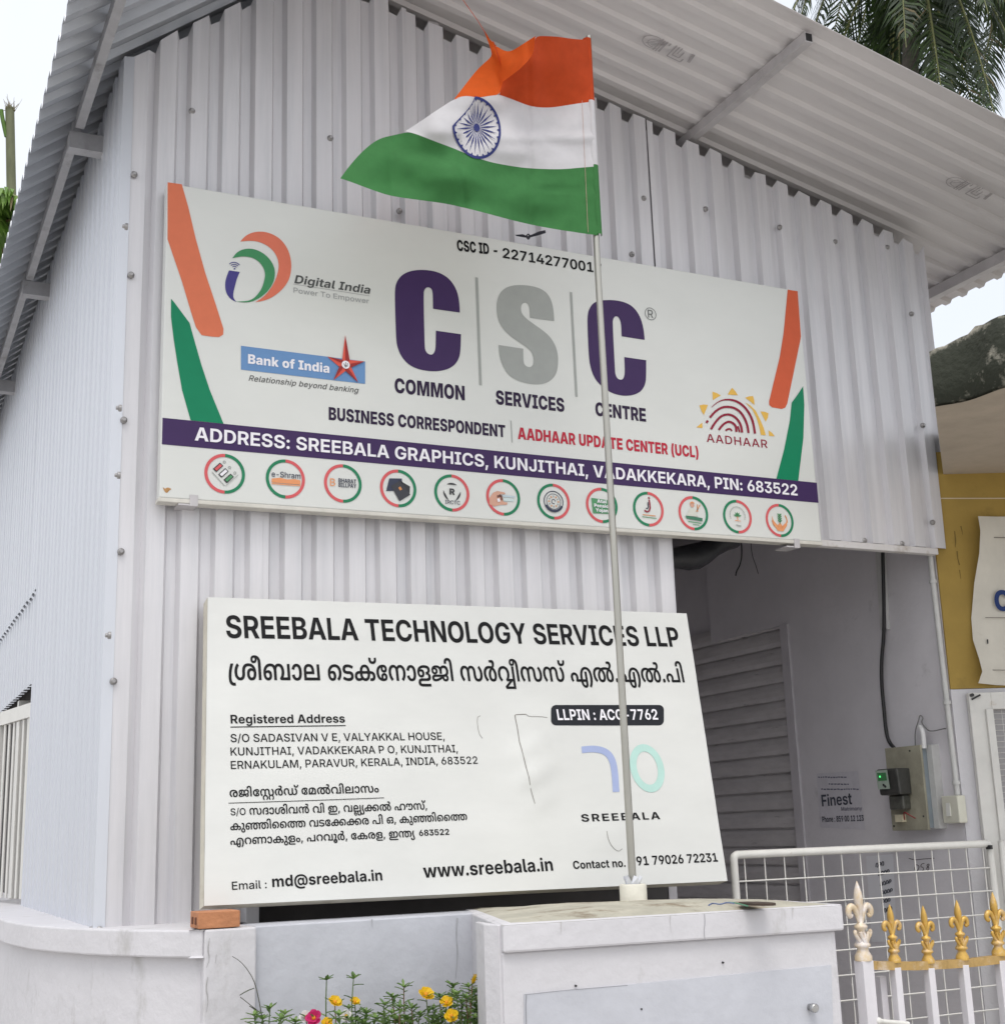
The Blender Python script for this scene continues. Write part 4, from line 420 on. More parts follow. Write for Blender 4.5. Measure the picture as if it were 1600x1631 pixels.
647,-168,-44,0,-70,11,-25,11,-24,11,-26,35,1,25,1,2,0,19,-14,28,-17,10,-16,8,-46,8,-31,0,-32,0,-62,-12,-42,-26,-5,-22,0,-1,0,-10,1,-10,0,-19,18,-21,30,-9,15,0,26,0,28,14,1,14,0,13,-30,14,-27,0,-30,0,-52,-16,-23,-12,-19,33,32,14,
74,20,47,0,66,0,66,-37,1,-29,0,-30,-76,-36,-77,0,-76,0,-90,49,1,43,0,26,40,41,68,28,90,14,51,0,26,0,46,-2,42,-4,19,-4,30,-6,48,-21,30,-35,1,-27,1,-3,0,-15,6,-21,11,-7,10,-6,28,-8,25,0,40,0,50,28,1,30,0,23,-30,39,-29,15,83,28,44,
-21,50,-51,1,-32,0,-31,-50,-45,-92,-25,35,140,1,42,-21,-34,-2,-2,-2,-7,1,-4,0,-9,14,-19,36,-11,35,0,42,0,42,20,1,19,0,10,-10,21,-20,30,-19,23,-20,26,-32,58,1,31,0,35,42,66,33,27,139,0,-28,-24,-34,-41,-16,-38,1,-21,0,-26,26,-48,19,
-26,20,-23,24,-36,12,-29,1,-15,0,-45,-116,-43,-99,0,-110,0,-106,48,1,39,0,5,2,11,1,4,36,815,3,17,569,286,92,0,116,-37,54,-66,1,-42,0,-47,-62,-66,-118,-34,-81,0,-64,0,-100,20,-33,19,-34,19,-34,55,1,34,0,67,140,78,15,569,238,-70,0,
-66,-50,1,-47,0,-32,30,-44,60,-22,45,0,44,0,58,21,32,44,1,33,0,32,-30,43,-60,22,96,229,-6,-96,0,-102,46,1,39,0,25,46,36,37,11,26,7,60,9,88,4,67,0,707,0,56,0,70,-5,46,-9,19,-7,34,-12,32,-34,1,-22,0,-40,-100,-48,-95,0,-68,0,-98,25,
-54,50,1,37,0,11,2,19,3,9,2,4,2,5,3,4,14,31,62,47,92,33,116,17,69,0,88,0,128,-24,80,-41,36,-53,1,-28,0,-34,-40,-53,-70,-41,-45,-18,-87,37,30,14,50,30,26,38,1,26,0,29,-48,44,-90,25,-61,0,-58,0,-92,-20,-62,-37,-13,-26,-2,-3,-2,-7,1,
-4,-4,-7,-2,-17,1,-10,0,-24,24,-29,44,-13,29,0,34,0,36,19,1,18,0,10,-12,17,-13,6,-14,6,-46,7,-55,0,-717,0,-52,0,-58,-4,-21,-7,-14,-5,-20,-15,1,-11,0,-13,20,-17,40,-9,31,0,26,0,60,10,35,13,61,-42,-32,-11,-62,-13,-66,-5,37,643,2,33,
257,179,78,0,100,-28,48,-42,1,-23,0,-17,-20,-27,-11,-9,-13,16,285,0,51,-49,-407,0,-45,28,14,9,22,25,1,18,0,22,-46,29,-47,0,-32,0,-42,-13,-22,-23,1,-14,0,-19,28,-28,21,-11,-97,-28,-38,19,-44,43,1,28,0,28,58,42,102,24,38,925,286,86,
0,124,-24,78,-41,36,-53,1,-28,0,-33,-40,-53,-70,-42,-45,-18,-87,37,30,14,50,30,26,39,1,25,0,29,-46,44,-82,25,-57,0,-58,0,-86,-25,-46,-44,1,-28,0,-24,22,-37,46,-31,33,-14,-45,-34,-35,0,-41,16,-32,18,-50,36,-30,43,1,29,0,27,38,52,
80,41,122,24,38,406,1,58,551,286,72,0,100,-33,54,-60,1,-39,0,-50,-70,-72,-136,-38,-99,0,-76,0,-116,14,-51,14,53,46,44,-12,84,-12,55,0,68,0,80,27,32,49,1,32,0,45,-54,40,-43,0,-24,0,-32,-9,-7,-8,-8,-7,-6,-19,1,-18,1,-45,-131,0,1,35,
0,22,-6,26,-7,6,-12,10,-32,7,-19,0,-44,0,-44,-29,1,-19,0,-16,8,-22,7,-9,-127,-13,-10,14,-10,34,1,12,0,26,44,44,94,27,73,0,58,0,76,-19,27,-16,-11,1,30,18,80,16,39,184,3,15,173,-117,-94,0,-110,51,1,40,0,26,52,41,92,22,61,0,60,0,92,
-22,52,-40,1,-27,0,-28,-52,-40,-92,-23,12,173,-72,36,0,50,23,1,23,0,22,-48,22,-37,0,-36,0,-50,-22,1,-23,0,-22,50,-23,21,133,286,66,0,74,-23,32,-39,1,-22,0,-37,-36,-74,-27,-43,-123,7,24,39,28,68,1,28,0,20,-28,27,-41,0,-14,0,-28,-2,
-13,-2,-19,47,22,2,54,4,40,1199,3,53,261,-6,-58,0,-102,26,-62,56,1,45,0,54,94,73,160,38,99,0,88,0,118,-26,47,-25,-11,-7,53,-119,1,-109,-133,0,1,139,0,36,-24,35,-19,9,-20,9,-52,9,-43,0,-66,0,-102,-27,-60,-53,1,-37,1,-3,0,-28,26,
-34,44,-14,29,0,22,0,30,9,18,19,1,13,0,21,-40,22,-37,0,-38,0,-68,-21,-31,-18,-13,45,28,16,96,24,61,0,54,0,78,-21,42,-38,1,-26,0,-29,-46,-41,-88,-22,77,869,286,52,0,88,-9,41,-11,27,-7,82,-22,100,-75,1,-49,0,-39,-54,-53,-104,-27,
-73,0,-72,0,-104,28,-54,54,1,38,0,31,46,53,86,44,59,15,23,8,46,11,90,10,53,0,66,0,92,-13,68,-24,29,-16,7,-17,47,-103,1,-113,-133,0,1,127,0,39,-24,42,-33,14,-18,7,-58,10,-45,0,-20,0,-44,-2,-21,-4,-17,-2,-46,-9,-70,-35,-38,-46,1,
-25,0,-29,28,-32,44,-12,25,0,26,0,44,12,28,31,1,27,0,27,-34,45,-64,34,-43,10,-23,4,-12,2,-28,3,-30,1,-19,0,-48,0,-60,-12,-17,-8,-32,-13,-26,-42,1,-38,1,-115,-123,0,1,130,45,93,30,15,72,23,98,14,80,1687,286,50,0,88,-9,43,-11,27,-7,
82,-22,100,-75,1,-49,0,-39,-54,-53,-102,-27,-75,0,-74,0,-104,28,-52,54,1,38,0,31,46,53,86,44,59,15,31,8,40,10,98,11,63,0,90,0,124,-24,78,-41,36,-53,1,-28,0,-34,-40,-53,-70,-41,-45,-18,-85,37,30,14,48,30,28,38,1,26,0,30,-46,44,-90,
26,-65,0,-32,0,-50,-2,-21,-4,-17,-2,-50,-10,-68,-36,-36,-45,1,-24,0,-29,26,-32,46,-12,25,0,26,0,44,12,28,31,1,27,0,27,-34,45,-64,34,-43,10,-23,4,-12,2,-28,3,-30,1,-19,0,-50,0,-60,-12,-15,-8,-32,-13,-26,-42,1,-38,1,-114,-123,0,1,
122,45,100,28,14,72,24,98,14,41,962,2,80,385,286,54,0,92,-10,43,-11,29,-6,82,-22,100,-75,1,-49,0,-39,-54,-53,-102,-27,-73,0,-74,0,-104,28,-54,54,1,38,0,31,46,53,86,44,57,15,25,8,46,11,90,10,53,0,66,0,92,-13,70,-24,27,-16,9,-13,45,
-92,1,-128,-131,0,1,127,0,39,-26,42,-31,14,-18,7,-58,10,-47,0,-18,0,-46,-2,-21,-4,-19,-2,-44,-9,-70,-35,-38,-46,1,-25,0,-29,28,-32,44,-12,27,0,24,0,46,12,26,31,1,27,0,27,-36,45,-62,35,-45,10,-23,3,-20,3,-42,3,-21,0,-76,0,-98,-26,
-48,-45,1,-28,0,-24,24,-38,48,-32,35,-15,-85,-37,-46,17,-70,42,-40,53,1,34,0,28,38,52,82,42,132,24,80,1213,286,50,0,88,-9,43,-11,29,-7,82,-22,98,-75,1,-49,0,-39,-52,-53,-104,-27,-73,0,-74,0,-104,28,-54,54,1,38,0,31,48,53,84,44,59,
15,33,8,40,10,98,11,63,0,88,0,126,-24,76,-41,38,-53,1,-28,0,-34,-40,-53,-70,-41,-47,-18,-83,37,30,14,48,30,26,38,1,26,0,30,-46,44,-90,26,-65,0,-32,0,-48,-2,-21,-4,-19,-2,-48,-10,-70,-36,-36,-45,1,-24,0,-29,28,-32,44,-12,27,0,26,0,
44,12,26,31,1,27,0,27,-34,45,-64,34,-41,10,-25,4,-12,2,-26,3,-32,1,-17,0,-50,0,-60,-12,-17,-8,-32,-13,-26,-42,1,-38,1,-114,-121,0,1,122,45,100,28,14,70,24,98,14,42,409,1,84,485,286,108,0,126,-21,56,-37,1,-24,0,-14,-20,-24,-42,-20,
-35,-7,-1,2,56,-9,54,-36,1,-24,0,-37,-100,-41,-95,0,-38,0,-54,4,-19,2,19,48,14,-2,36,-3,23,0,44,0,42,15,1,19,0,7,-14,14,-13,5,-12,6,-44,6,-43,0,-19,0,1,48,19,0,40,0,44,6,17,7,8,4,10,10,1,8,0,18,-76,21,-87,0,-66,0,-114,-15,-86,-29,
-50,-42,1,-28,1,-6,0,-28,26,-34,44,-14,27,0,22,0,32,9,16,19,1,13,0,21,-38,22,-37,0,-36,0,-68,-20,-31,-17,-7,47,28,14,88,22,59,0,56,0,78,-21,42,-38,1,-26,0,-29,-48,-41,-86,-22,-61,0,-60,0,-102,26,-60,55,1,43,0,40,62,62,120,44,164,
22,43,364,1,36,367,286,86,0,124,-24,78,-41,36,-53,1,-28,0,-33,-40,-53,-70,-42,-47,-18,-85,37,30,14,48,30,28,39,1,25,0,29,-46,44,-84,25,-55,0,-58,0,-86,-25,-46,-44,1,-28,0,-24,24,-38,48,-32,35,-15,-87,-37,-44,17,-72,42,-40,53,1,34,
0,28,38,52,80,42,124,24,44,729,1,100,391,286,88,0,116,-26,47,-24,-31,9,34,21,96,20,57,0,66,0,84,-21,33,-20,-11,-1,42,23,90,19,65,0,82,0,118,-36,62,-62,1,-39,0,-33,-36,-55,-62,-46,-45,-21,-93,37,36,18,44,36,22,38,1,22,0,30,-36,40,
-62,22,-39,0,-24,0,-46,-10,-13,-10,-14,-10,-10,-29,1,-29,1,-149,-131,0,1,156,0,26,-12,30,-17,10,-14,7,-40,8,-29,0,-26,0,-40,-9,-13,-8,-18,-9,-14,-30,1,-30,1,-151,-133,0,1,138,0,37,-24,35,-19,9,-20,9,-54,9,-41,0,-66,0,-102,-27,-60,
-53,1,-37,1,-3,0,-28,26,-33,44,-15,29,0,22,0,30,9,18,19,1,13,0,21,-40,22,-37,0,-38,0,-68,-21,-31,-18,-13,45,28,16,96,24,61,0,54,0,78,-21,42,-38,1,-26,0,-29,-46,-41,-88,-22,-61,0,-58,0,-102,26,-62,56,1,45,0,54,94,73,160,38,45,184,
4,15,173,-117,-94,0,-110,51,1,40,0,26,52,41,92,22,61,0,58,0,94,-22,52,-40,1,-27,0,-28,-52,-40,-92,-23,12,173,21,-44,0,-60,-24,1,-24,0,-24,60,-23,45,0,42,0,62,23,1,24,0,24,-60,24,29,173,-50,-56,0,-58,33,1,26,0,9,22,20,21,12,47,-13,
-18,-3,-14,-14,1,-6,0,-7,14,-11,26,-6,21,0,18,0,26,6,14,11,1,7,0,5,-14,12,-17,3,47,16,22,-12,20,-19,1,-11,0,-14,-22,-27,-50,-17,21,133,286,66,0,74,-23,32,-38,1,-23,0,-37,-36,-74,-27,-43,-123,7,24,39,28,68,1,28,0,20,-28,27,-41,0,
-14,0,-28,-2,-13,-2,-19,47,22,2,54,4,46,726,2,31,309,286,52,0,68,-11,56,-21,31,-16,41,-112,1,-126,-133,0,1,158,0,24,-10,27,-11,9,-12,9,-40,10,-31,0,-36,0,-66,-20,-40,-40,1,-30,0,-23,22,-39,46,-36,35,-18,-93,-37,-44,21,-64,46,-34,
54,1,32,0,40,64,63,120,36,80,741,286,50,0,88,-9,43,-11,27,-7,82,-22,100,-75,1,-49,0,-39,-54,-53,-102,-27,-75,0,-74,0,-104,28,-52,54,1,38,0,31,46,53,86,44,59,15,31,8,40,10,98,11,63,0,90,0,124,-24,78,-41,36,-53,1,-28,0,-34,-40,-53,
-70,-41,-45,-18,-85,37,32,14,46,30,28,38,1,26,0,30,-46,44,-90,26,-65,0,-32,0,-50,-2,-21,-4,-17,-2,-50,-10,-68,-36,-36,-45,1,-24,0,-29,28,-32,44,-12,25,0,26,0,44,12,28,31,1,27,0,27,-34,45,-64,34,-43,10,-23,4,-12,2,-28,3,-30,1,-19,
0,-48,0,-60,-12,-17,-8,-32,-13,-26,-42,1,-38,1,-114,-123,0,1,122,45,100,28,14,72,24,98,14
),
}
MAL_LINES={'m1': [1, 2, 3, 4, 5, 6, 7, 8, 9, 10, 11, 12, 13, 5, 14, 15, 16, 7, 17, 18, 19, 3, 17, 17, 11, 7, 20, 21, 22, 20, 21, 22, 23, 16], 'm2': [24, 15, 16, 12, 25, 18, 26, 11, 7, 12, 27, 21, 28, 16, 6, 5, 17, 29], 'm3': [17, 30, 5, 2, 16, 28, 31, 7, 28, 16, 7, 32, 33, 7, 28, 34, 35, 36, 21, 7, 37, 38, 17, 11, 33], 'm4': [10, 39, 40, 16, 8, 8, 41, 7, 28, 9, 12, 36, 36, 24, 7, 23, 16, 7, 42, 33, 7, 10, 39, 40, 16, 8, 8, 41], 'm5': [20, 43, 44, 5, 10, 39, 14, 29, 33, 7, 23, 43, 28, 45, 18, 33, 7, 12, 10, 24, 14, 33, 7, 32, 46, 35]}

FONTS = {}
def load_fonts():
    for k, b in FONTDATA.items():
        p = 1; F = {}
        for _ in range(b[0]):
            key, adv, nc = b[p:p+3]; p += 3; cs = []
            for _c in range(nc):
                m = b[p]; p += 1; pts = []; X = Y = 0
                for _q in range(m):
                    X += b[p] >> 1; Y += b[p+1]; pts.append((X*2, Y*2, b[p] & 1)); p += 2
                cs.append(flat_contour(pts))
            F[key] = (adv*2, [c for c in cs if len(c) > 2])
        FONTS[k] = F
def flat_contour(p, st=4):
    q = []
    n = len(p)
    for i in range(n):                               # insert implied on-curve points
        a = p[i]; b = p[(i+1) % n]; q.append(a)
        if not a[2] and not b[2]: q.append(((a[0]+b[0])/2, (a[1]+b[1])/2, 1))
    k = next(i for i, a in enumerate(q) if a[2]); q = q[k:]+q[:k]; out = []; i = 0; n = len(q)
    while i < n:
        a = q[i]; b = q[(i+1) % n]; out.append((a[0], a[1]))
        if b[2]: i += 1
        else:
            c = q[(i+2) % n]
            for s in range(1, st):
                t = s/st; out.append(((1-t)**2*a[0]+2*t*(1-t)*b[0]+t*t*c[0], (1-t)**2*a[1]+2*t*(1-t)*b[1]+t*t*c[1]))
            i += 2
    r = []
    for x in out:
        if not r or abs(x[0]-r[-1][0])+abs(x[1]-r[-1][1]) > 0.5: r.append(x)
    if len(r) > 2 and abs(r[0][0]-r[-1][0])+abs(r[0][1]-r[-1][1]) < 0.5: r.pop()
    return r
load_fonts()
CAP = {'bold': 727, 'text': 727, 'heavy': 727}
def glyph_run(font, seq, track=0.0):
    x = 0; out = []; F = FONTS[font]
    for k in seq:
        if k == 1e9: x += 300; continue
        if k not in F: x += 300; continue
        adv, cs = F[k]; out.append((x, k)); x += adv+track
    x0 = min((min(p[0] for c in F[k][1] for p in c)+xx for xx, k in out if F[k][1]), default=0)
    x1 = max((max(p[0] for c in F[k][1] for p in c)+xx for xx, k in out if F[k][1]), default=1)
    return out, x0, x1
def text_into(mb, pl, s, bl, br, h=None, tl=None, font='bold', off=0.002, mi=0, slant=0.0, track=0.0, capunits=None, curve=None):
    """lay the string s on plane pl: baseline runs from photo point bl to br, capital height h (photo px at bl) or top point tl"""
    seq = [ord(c) for c in s] if isinstance(s, str) else s
    run, x0, x1 = glyph_run(font, seq, track)
    a = Vector(pl.uv(*bl)); b = Vector(pl.uv(*br)); d = b-a; W = d.length; e = d/W; up = Vector((-e.y, e.x))
    if tl is None: tl = (bl[0], bl[1]-h)
    H = abs((Vector(pl.uv(*tl))-a).dot(up)); sx = W/(x1-x0); sy = H/(capunits or CAP.get(font, 727))
    for xx, key in run:
        V, T = glyph_tris(font, key)
        P = []
        for px, py in V:
            q = a+e*((px+xx-x0)*sx+slant*py*sy)+up*(py*sy); P.append(pl.p(q.x, q.y, off))
        mb.add(P, T, mi)
TRI = {}
def glyph_tris(font, key):
    # constrained triangulation, kept where the winding number is not zero
    if (font, key) in TRI: return TRI[(font, key)]
    cs = FONTS[font][key][1]; vs = []; ed = []
    for c in cs:
        o = len(vs); n = len(c); vs += [Vector(p) for p in c]; ed += [(o+i, o+(i+1) % n) for i in range(n)]
    if not vs: TRI[(font, key)] = ([], []); return TRI[(font, key)]
    V, E, F = delaunay_2d_cdt(vs, ed, [], 0, 0.05)[:3]; T = []
    for f in F:
        x = sum(V[i].x for i in f)/len(f); y = sum(V[i].y for i in f)/len(f); wn = 0
        for c in cs:
            for i in range(len(c)):
                (x1, y1), (x2, y2) = c[i-1], c[i]
                if (y1 > y) != (y2 > y) and x < (x2-x1)*(y-y1)/(y2-y1)+x1: wn += 1 if y2 > y1 else -1
        if wn: T.append(tuple(f))
    TRI[(font, key)] = ([(v.x, v.y) for v in V], T); return TRI[(font, key)]
def px_poly(mb, pl, pts, off=0.0015, mi=0, org=(0, 0), sc=1.0):
    mb.poly([pl.p(*pl.uv(org[0]+x*sc, org[1]+y*sc), off) for x, y, *_ in pts], mi)
def smooth_pts(pts, closed=True, it=2):
    """Chaikin smoothing; points written (x, y, 1) stay sharp corners"""
    for _ in range(it):
        out = []; n = len(pts)
        for i in range(n if closed else n):
            a = pts[i]
            if len(a) > 2: out.append(a); continue
            if not closed and i in (0, n-1): out.append(a); continue
            p = pts[i-1]; q = pts[(i+1) % n]
            out.append((a[0]*.75+p[0]*.25, a[1]*.75+p[1]*.25)); out.append((a[0]*.75+q[0]*.25, a[1]*.75+q[1]*.25))
        pts = out
    return pts
def px_stroke(mb, pl, pts, wpx, off=0.0015, mi=0, org=(0, 0), sc=1.0, it=2):
    pts = smooth_pts([tuple(p) for p in pts], False, it) if it else pts
    n = len(pts); ws = wpx if isinstance(wpx, (list, tuple)) else [wpx, wpx]
    L = []; Rr = []
    for i in range(n):
        a = pts[max(i-1, 0)]; b = pts[min(i+1, n-1)]; dx, dy = b[0]-a[0], b[1]-a[1]; l = math.hypot(dx, dy) or 1
        t = i/max(n-1, 1)*(len(ws)-1); k = min(int(t), len(ws)-2); wd = ws[k]+(ws[k+1]-ws[k])*(t-k)
        L.append((pts[i][0]-dy/l*wd/2, pts[i][1]+dx/l*wd/2)); Rr.append((pts[i][0]+dy/l*wd/2, pts[i][1]-dx/l*wd/2))
    f = lambda p: pl.p(*pl.uv(org[0]+p[0]*sc, org[1]+p[1]*sc), off)
    mb.grid([[f(p) for p in L], [f(p) for p in Rr]], mi, False)
def ring_uv(mb, pl, c, r0, r1, a0, a1, off, mi=0, seg=32, sy=1.0):
    rows = []
    for k in range(seg+1):
        t = a0+(a1-a0)*k/seg
        rows.append([pl.p(c[0]+math.cos(t)*r, c[1]+math.sin(t)*r*sy, off) for r in (r0, r1)])
    mb.grid(rows, mi, False)
def disc_uv(mb, pl, c, r, off, mi=0, seg=28, sy=1.0):
    mb.poly([pl.p(c[0]+math.cos(2*math.pi*k/seg)*r, c[1]+math.sin(2*math.pi*k/seg)*r*sy, off) for k in range(seg)], mi)
def ink(name, rgb, rough=0.45, k=1.0):
    c = tuple(min(1, x*k) for x in lin(rgb)); return mat('ink_'+name, c, rough=rough+.1, var=0.04, scale=14, spec=0.25)

# ================================================================ SETTING
g = MB(); g.grid([[(-150+300*i/12, -60+300*j/12, 0) for i in range(13)] for j in range(13)], 0, False)
tag(g.build('ground', GROUND), kind='structure')

# ================================================================ SHEET METAL SHOP
XL, YF, XR, XO = 0.80, 4.90, 4.78, 3.17        # left wall, front valley plane, right edge, left edge of the open porch
ZBL, ZBR = 1.25, 2.81                          # sheet bottoms left / right
APX = 1.545
def zgable(x): return 4.57+0.79*(x-0.8) if x < APX else 5.504-0.225*x
PITCH_S, DEP = 0.128, 0.027
RIB = [(0.0, 0), (0.014, 1), (0.078, 1), (0.092, 0)]      # valley -> ridge -> valley within one pitch
def profile(u0, u1, phase):
    """list of (u, height 0..1) along a trapezoidal sheet"""
    P = []; k = math.floor((u0-phase)/PITCH_S)-1
    while True:
        jt = [.006*noise.noise(Vector((k*1.7, q*3.1, phase))) for q in range(2)]; hk = 1+.22*noise.noise(Vector((k*2.3, 5, phase)))
        for q, (du, h) in enumerate(RIB): P.append((phase+k*PITCH_S+du+jt[q//2], h*hk))
        k += 1
        if phase+k*PITCH_S > u1+PITCH_S: break
    def val(u):
        for a, b in zip(P, P[1:]):
            if a[0] <= u <= b[0]: return a[1]+(b[1]-a[1])*((u-a[0])/(b[0]-a[0]) if b[0] > a[0] else 0)
        return 0
    Q = [(u0, val(u0))]+[p for p in P if u0+1e-4 < p[0] < u1-1e-4]+[(u1, val(u1))]
    return Q
def wob(p, a=0.003): return a*noise.noise(Vector(p)*1.7)+a*0.5*noise.noise(Vector(p)*6.0)

shop = thing('sheet_metal_shop', 'pale lavender corrugated metal building with gable roof and deep overhanging eaves behind the signboards', 'building', (2.8, 6.5, 0))
def front_sheet(x0, x1, zb, off, phase, topcut=0.0, flat_to=None, jag=0.012):
    mb = MB(); P = profile(x0, x1, phase)
    if flat_to:
        P = [(x0, .55), (flat_to-0.012, .55)]+[(u, h) for u, h in P if u > flat_to]
    Q = [P[0]]
    for p in P[1:]:                                  # split long flats so tops can be cut unevenly
        Q.append(p)
    rows = []; N = 14
    for i in range(N+1):
        row = []
        for u, h in Q:
            zt = zgable(u)-topcut-0.035*(1-h)+jag*noise.noise(Vector((u*9, 0, off*50)))
            z = zb+(zt-zb)*i/N
            y = YF-h*DEP-off+wob((u, z, off))
            row.append((u, y, z))
        rows.append(row)
    mb.grid(rows, 0, False)
    return mb.build('wall_sheet', SHEET, shop)
PH0 = 1.02
front_sheet(XL, 1.33, ZBL, 0.006, PH0-0.006, 0.0, flat_to=0.872)
front_sheet(1.31, 1.95, 1.42, 0.003, PH0, 0.01)
front_sheet(1.90, XO, 1.42, 0.0, PH0, 0.02)
front_sheet(XO-0.02, XR, ZBR, 0.004, 3.228, 0.03)
# left wall, upper and lower courses (the upper laps over the lower)
def side_sheet(y0, y1, z0, z1f, off, cut=0.0):
    mb = MB(); rows = []; N = 8; P = profile(y0, y1, y0+0.03)
    for i in range(N+1):
        rows.append([(XL-h*0.024-off+wob((7, u*.2, z0+i*.5), .0007), u, z0+(z1f-z0)*i/N-(cut*(1-h) if i == 0 else 0)) for u, h in P])
    mb.grid(rows, 0, False); return mb.build('side_sheet', SHEET_SIDE, shop)
side_sheet(4.895, 7.0, ZBL, 4.56, 0.012)
side_sheet(7.0, 13.0, 2.34, 2.83, 0.0)
side_sheet(6.96, 13.0, 2.80, 4.56, 0.013, cut=0.02)
mb = MB(); mb.box(4.752, 4.776, 4.93, 11.0, 2.83, 4.40); mb.build('right_blocking_wall', SHEET, shop)  # unseen side wall, added to block light
mb = MB(); mb.box(0.83, 4.74, 10.9, 11.0, 0, 4.4); mb.build('rear_wall', DARK, shop); mb = MB(); mb.box(0.86, 3.10, 4.99, 5.03, 1.2, 4.3); mb.build('interior_shade_panel', DARK, shop)  # near-black inner panel paints the dark gap under the lower sign
# corner flashing
mb = MB()
mb.grid([[(XL-0.035, YF+0.10, z), (XL-0.034, YF-0.016, z), (XL+0.004, YF-0.0245+wob((1, 1, z), .002), z)] for z in [ZBL+0.0+(4.55-ZBL)*i/16 for i in range(17)]], 0, False)
mb.build('corner_flashing', SHEET_SIDE, shop)
# roof: two corrugated slopes, sheets run down the slope, ribs step along y
Y0R, Y1R = 3.93, 13.0
def roof(xs, name, m, dep):
    mb = MB(); P = profile(Y0R, Y1R, Y0R+0.01); rows = []
    for x in xs:
        rows.append([(x, u, zgable(x)+0.045+h*dep+wob((x, u, 3), .003)) for u, h in P])
    mb.grid(rows, 0, False)
    o = mb.build(name, m, shop); s = o.modifiers.new('t', 'SOLIDIFY'); s.thickness = 0.0015; return o
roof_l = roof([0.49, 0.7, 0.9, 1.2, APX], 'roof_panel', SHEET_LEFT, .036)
roof_r = roof([APX, 2.2, 2.9, 3.6, 4.3, 4.9, 5.37], 'roof_panel', SHEET_ROOF, .018)
mb = MB(); mb.tube([(APX, Y0R-0.02, zgable(APX)+0.075), (APX, Y1R, zgable(APX)+0.075)], 0.06, 10); mb.build('ridge_cap', SHEET_ROOF, shop)
# purlins and rafters under the overhang
def purlin(x, y0, y1, wd=0.04, dz=0.0, name='purlin', hollow=False):
    z = zgable(x)+0.045-wd/2-0.003+dz; mb = MB(); mb.bar((x, y0, z), (x, y1, z), wd, wd*1.15)
    if hollow: mb.bar((x, y0-0.001, z), (x, y0+0.004, z), wd*.8, wd*.9, mi=1)  # black plate paints the darkness inside the open tube end
    return mb.build(name, [TUBE, BLACKP], shop)
purlin(3.42, 4.0, 5.2, hollow=True)
purlin(5.20, 3.97, 7.0, 0.05)
purlin(2.1, 4.92, 5.6, 0.05, -0.02)
for y0, y1, dx in ((3.95, 5.32, 0.0), (5.36, 7.02, -0.006), (7.05, 11.5, -0.012)):
    mb = MB(); x = 0.665+dx; z = 4.47; mb.bar((x, y0, z), (x, y1, z), 0.035, 0.055); mb.build('eave_tube', TUBE_D, shop)
for y in (5.38, 7.06, 8.75, 10.4):
    mb = MB(); mb.bar((0.63, y, 4.405), (0.83, y, 4.405), 0.06, 0.075); mb.build('eave_bracket', TUBE_D, shop)
mb = MB(); mb.bar((0.83, 4.99, 4.50), (APX, 4.99, zgable(APX)-0.06), 0.05, 0.05); mb.bar((APX, 4.99, zgable(APX)-0.06), (4.74, 4.99, zgable(4.74)-0.03), 0.05, 0.06); mb.build('rafter', TUBE, shop)
# channel under the right sheet
mb = MB(); a = at_y(1306, 868, 4.865); b = at_y(1493, 883.5, 4.865)
mb.box(XO, b.x, 4.86, 4.90, 2.775, 2.806); bevel(mb.build('bottom_channel', mat('channel_white', (0.62, .60, .60), .5, var=.08, stain=(.3, .25, .2), sscale=6), shop), .003)
# faded maker's stamps on the roof underside
STAMP = mat('stamp_ink', (0.40, 0.375, 0.385), rough=0.7, var=0.2, scale=60)
def stamp(px0, py0, s):
    sl_ = -0.225; mb = MB()
    o = at_y(px0, py0, 4.4); t = None
    d = ray(px0, py0); k = (5.504+0.043-EYE)/(d.z+0.225*d.x); o = EYEV+d*k
    ux = Vector((1, 0, sl_)).normalized(); uy = Vector((0, 1, 0)); n = Vector((sl_, 0, -1)).normalized()
    pl = Plane(o, ux, ux.cross(uy)); pl.eu, pl.ev, pl.n = ux, uy*-1, Vector((-.22, 0, -1)).normalized()
    def st(pts, wd): 
        for p, q in zip(pts, pts[1:]):
            a = pl.p(p[0]*s, p[1]*s, .004); b = pl.p(q[0]*s, q[1]*s, .004); dd = (b-a).normalized(); r = dd.cross(pl.n)*wd*s/2
            mb.add([a-r, b-r, b+r, a+r], [(0, 1, 2, 3)])
    def arc(cx, cy, r, a0, a1, wd, ry=None): st([(cx+math.cos(a0+(a1-a0)*i/14)*r, cy+math.sin(a0+(a1-a0)*i/14)*(ry or r)) for i in range(15)], wd)
    arc(0.0, 0, 1.0, 1.2, 5.6, .10, .8); arc(0.15, -.1, .6, .6, 5.0, .08, .5); st([(-.5, -.5), (.4, .5)], .08)
    st([(0.5, -.9), (.5, .9)], .16); st([(.75, -.9), (.75, .8)], .14); st([(1.0, -.8), (1.0, .8)], .2)
    st([(1.35, .4), (1.35, .8)], .14); st([(1.9, .9), (1.9, -.8), (3.3, -.8), (3.3, -.3)], .13); st([(2.2, .9), (2.2, -.4), (2.9, -.4), (2.9, .5)], .12); st([(2.5, .9), (2.5, 0)], .1)
    st([(3.7, .8), (3.9, -.4)], .3)
    mb.build('printed_stamp', STAMP, shop)
stamp(1040, 66, 0.050); stamp(1522, 290, 0.050)
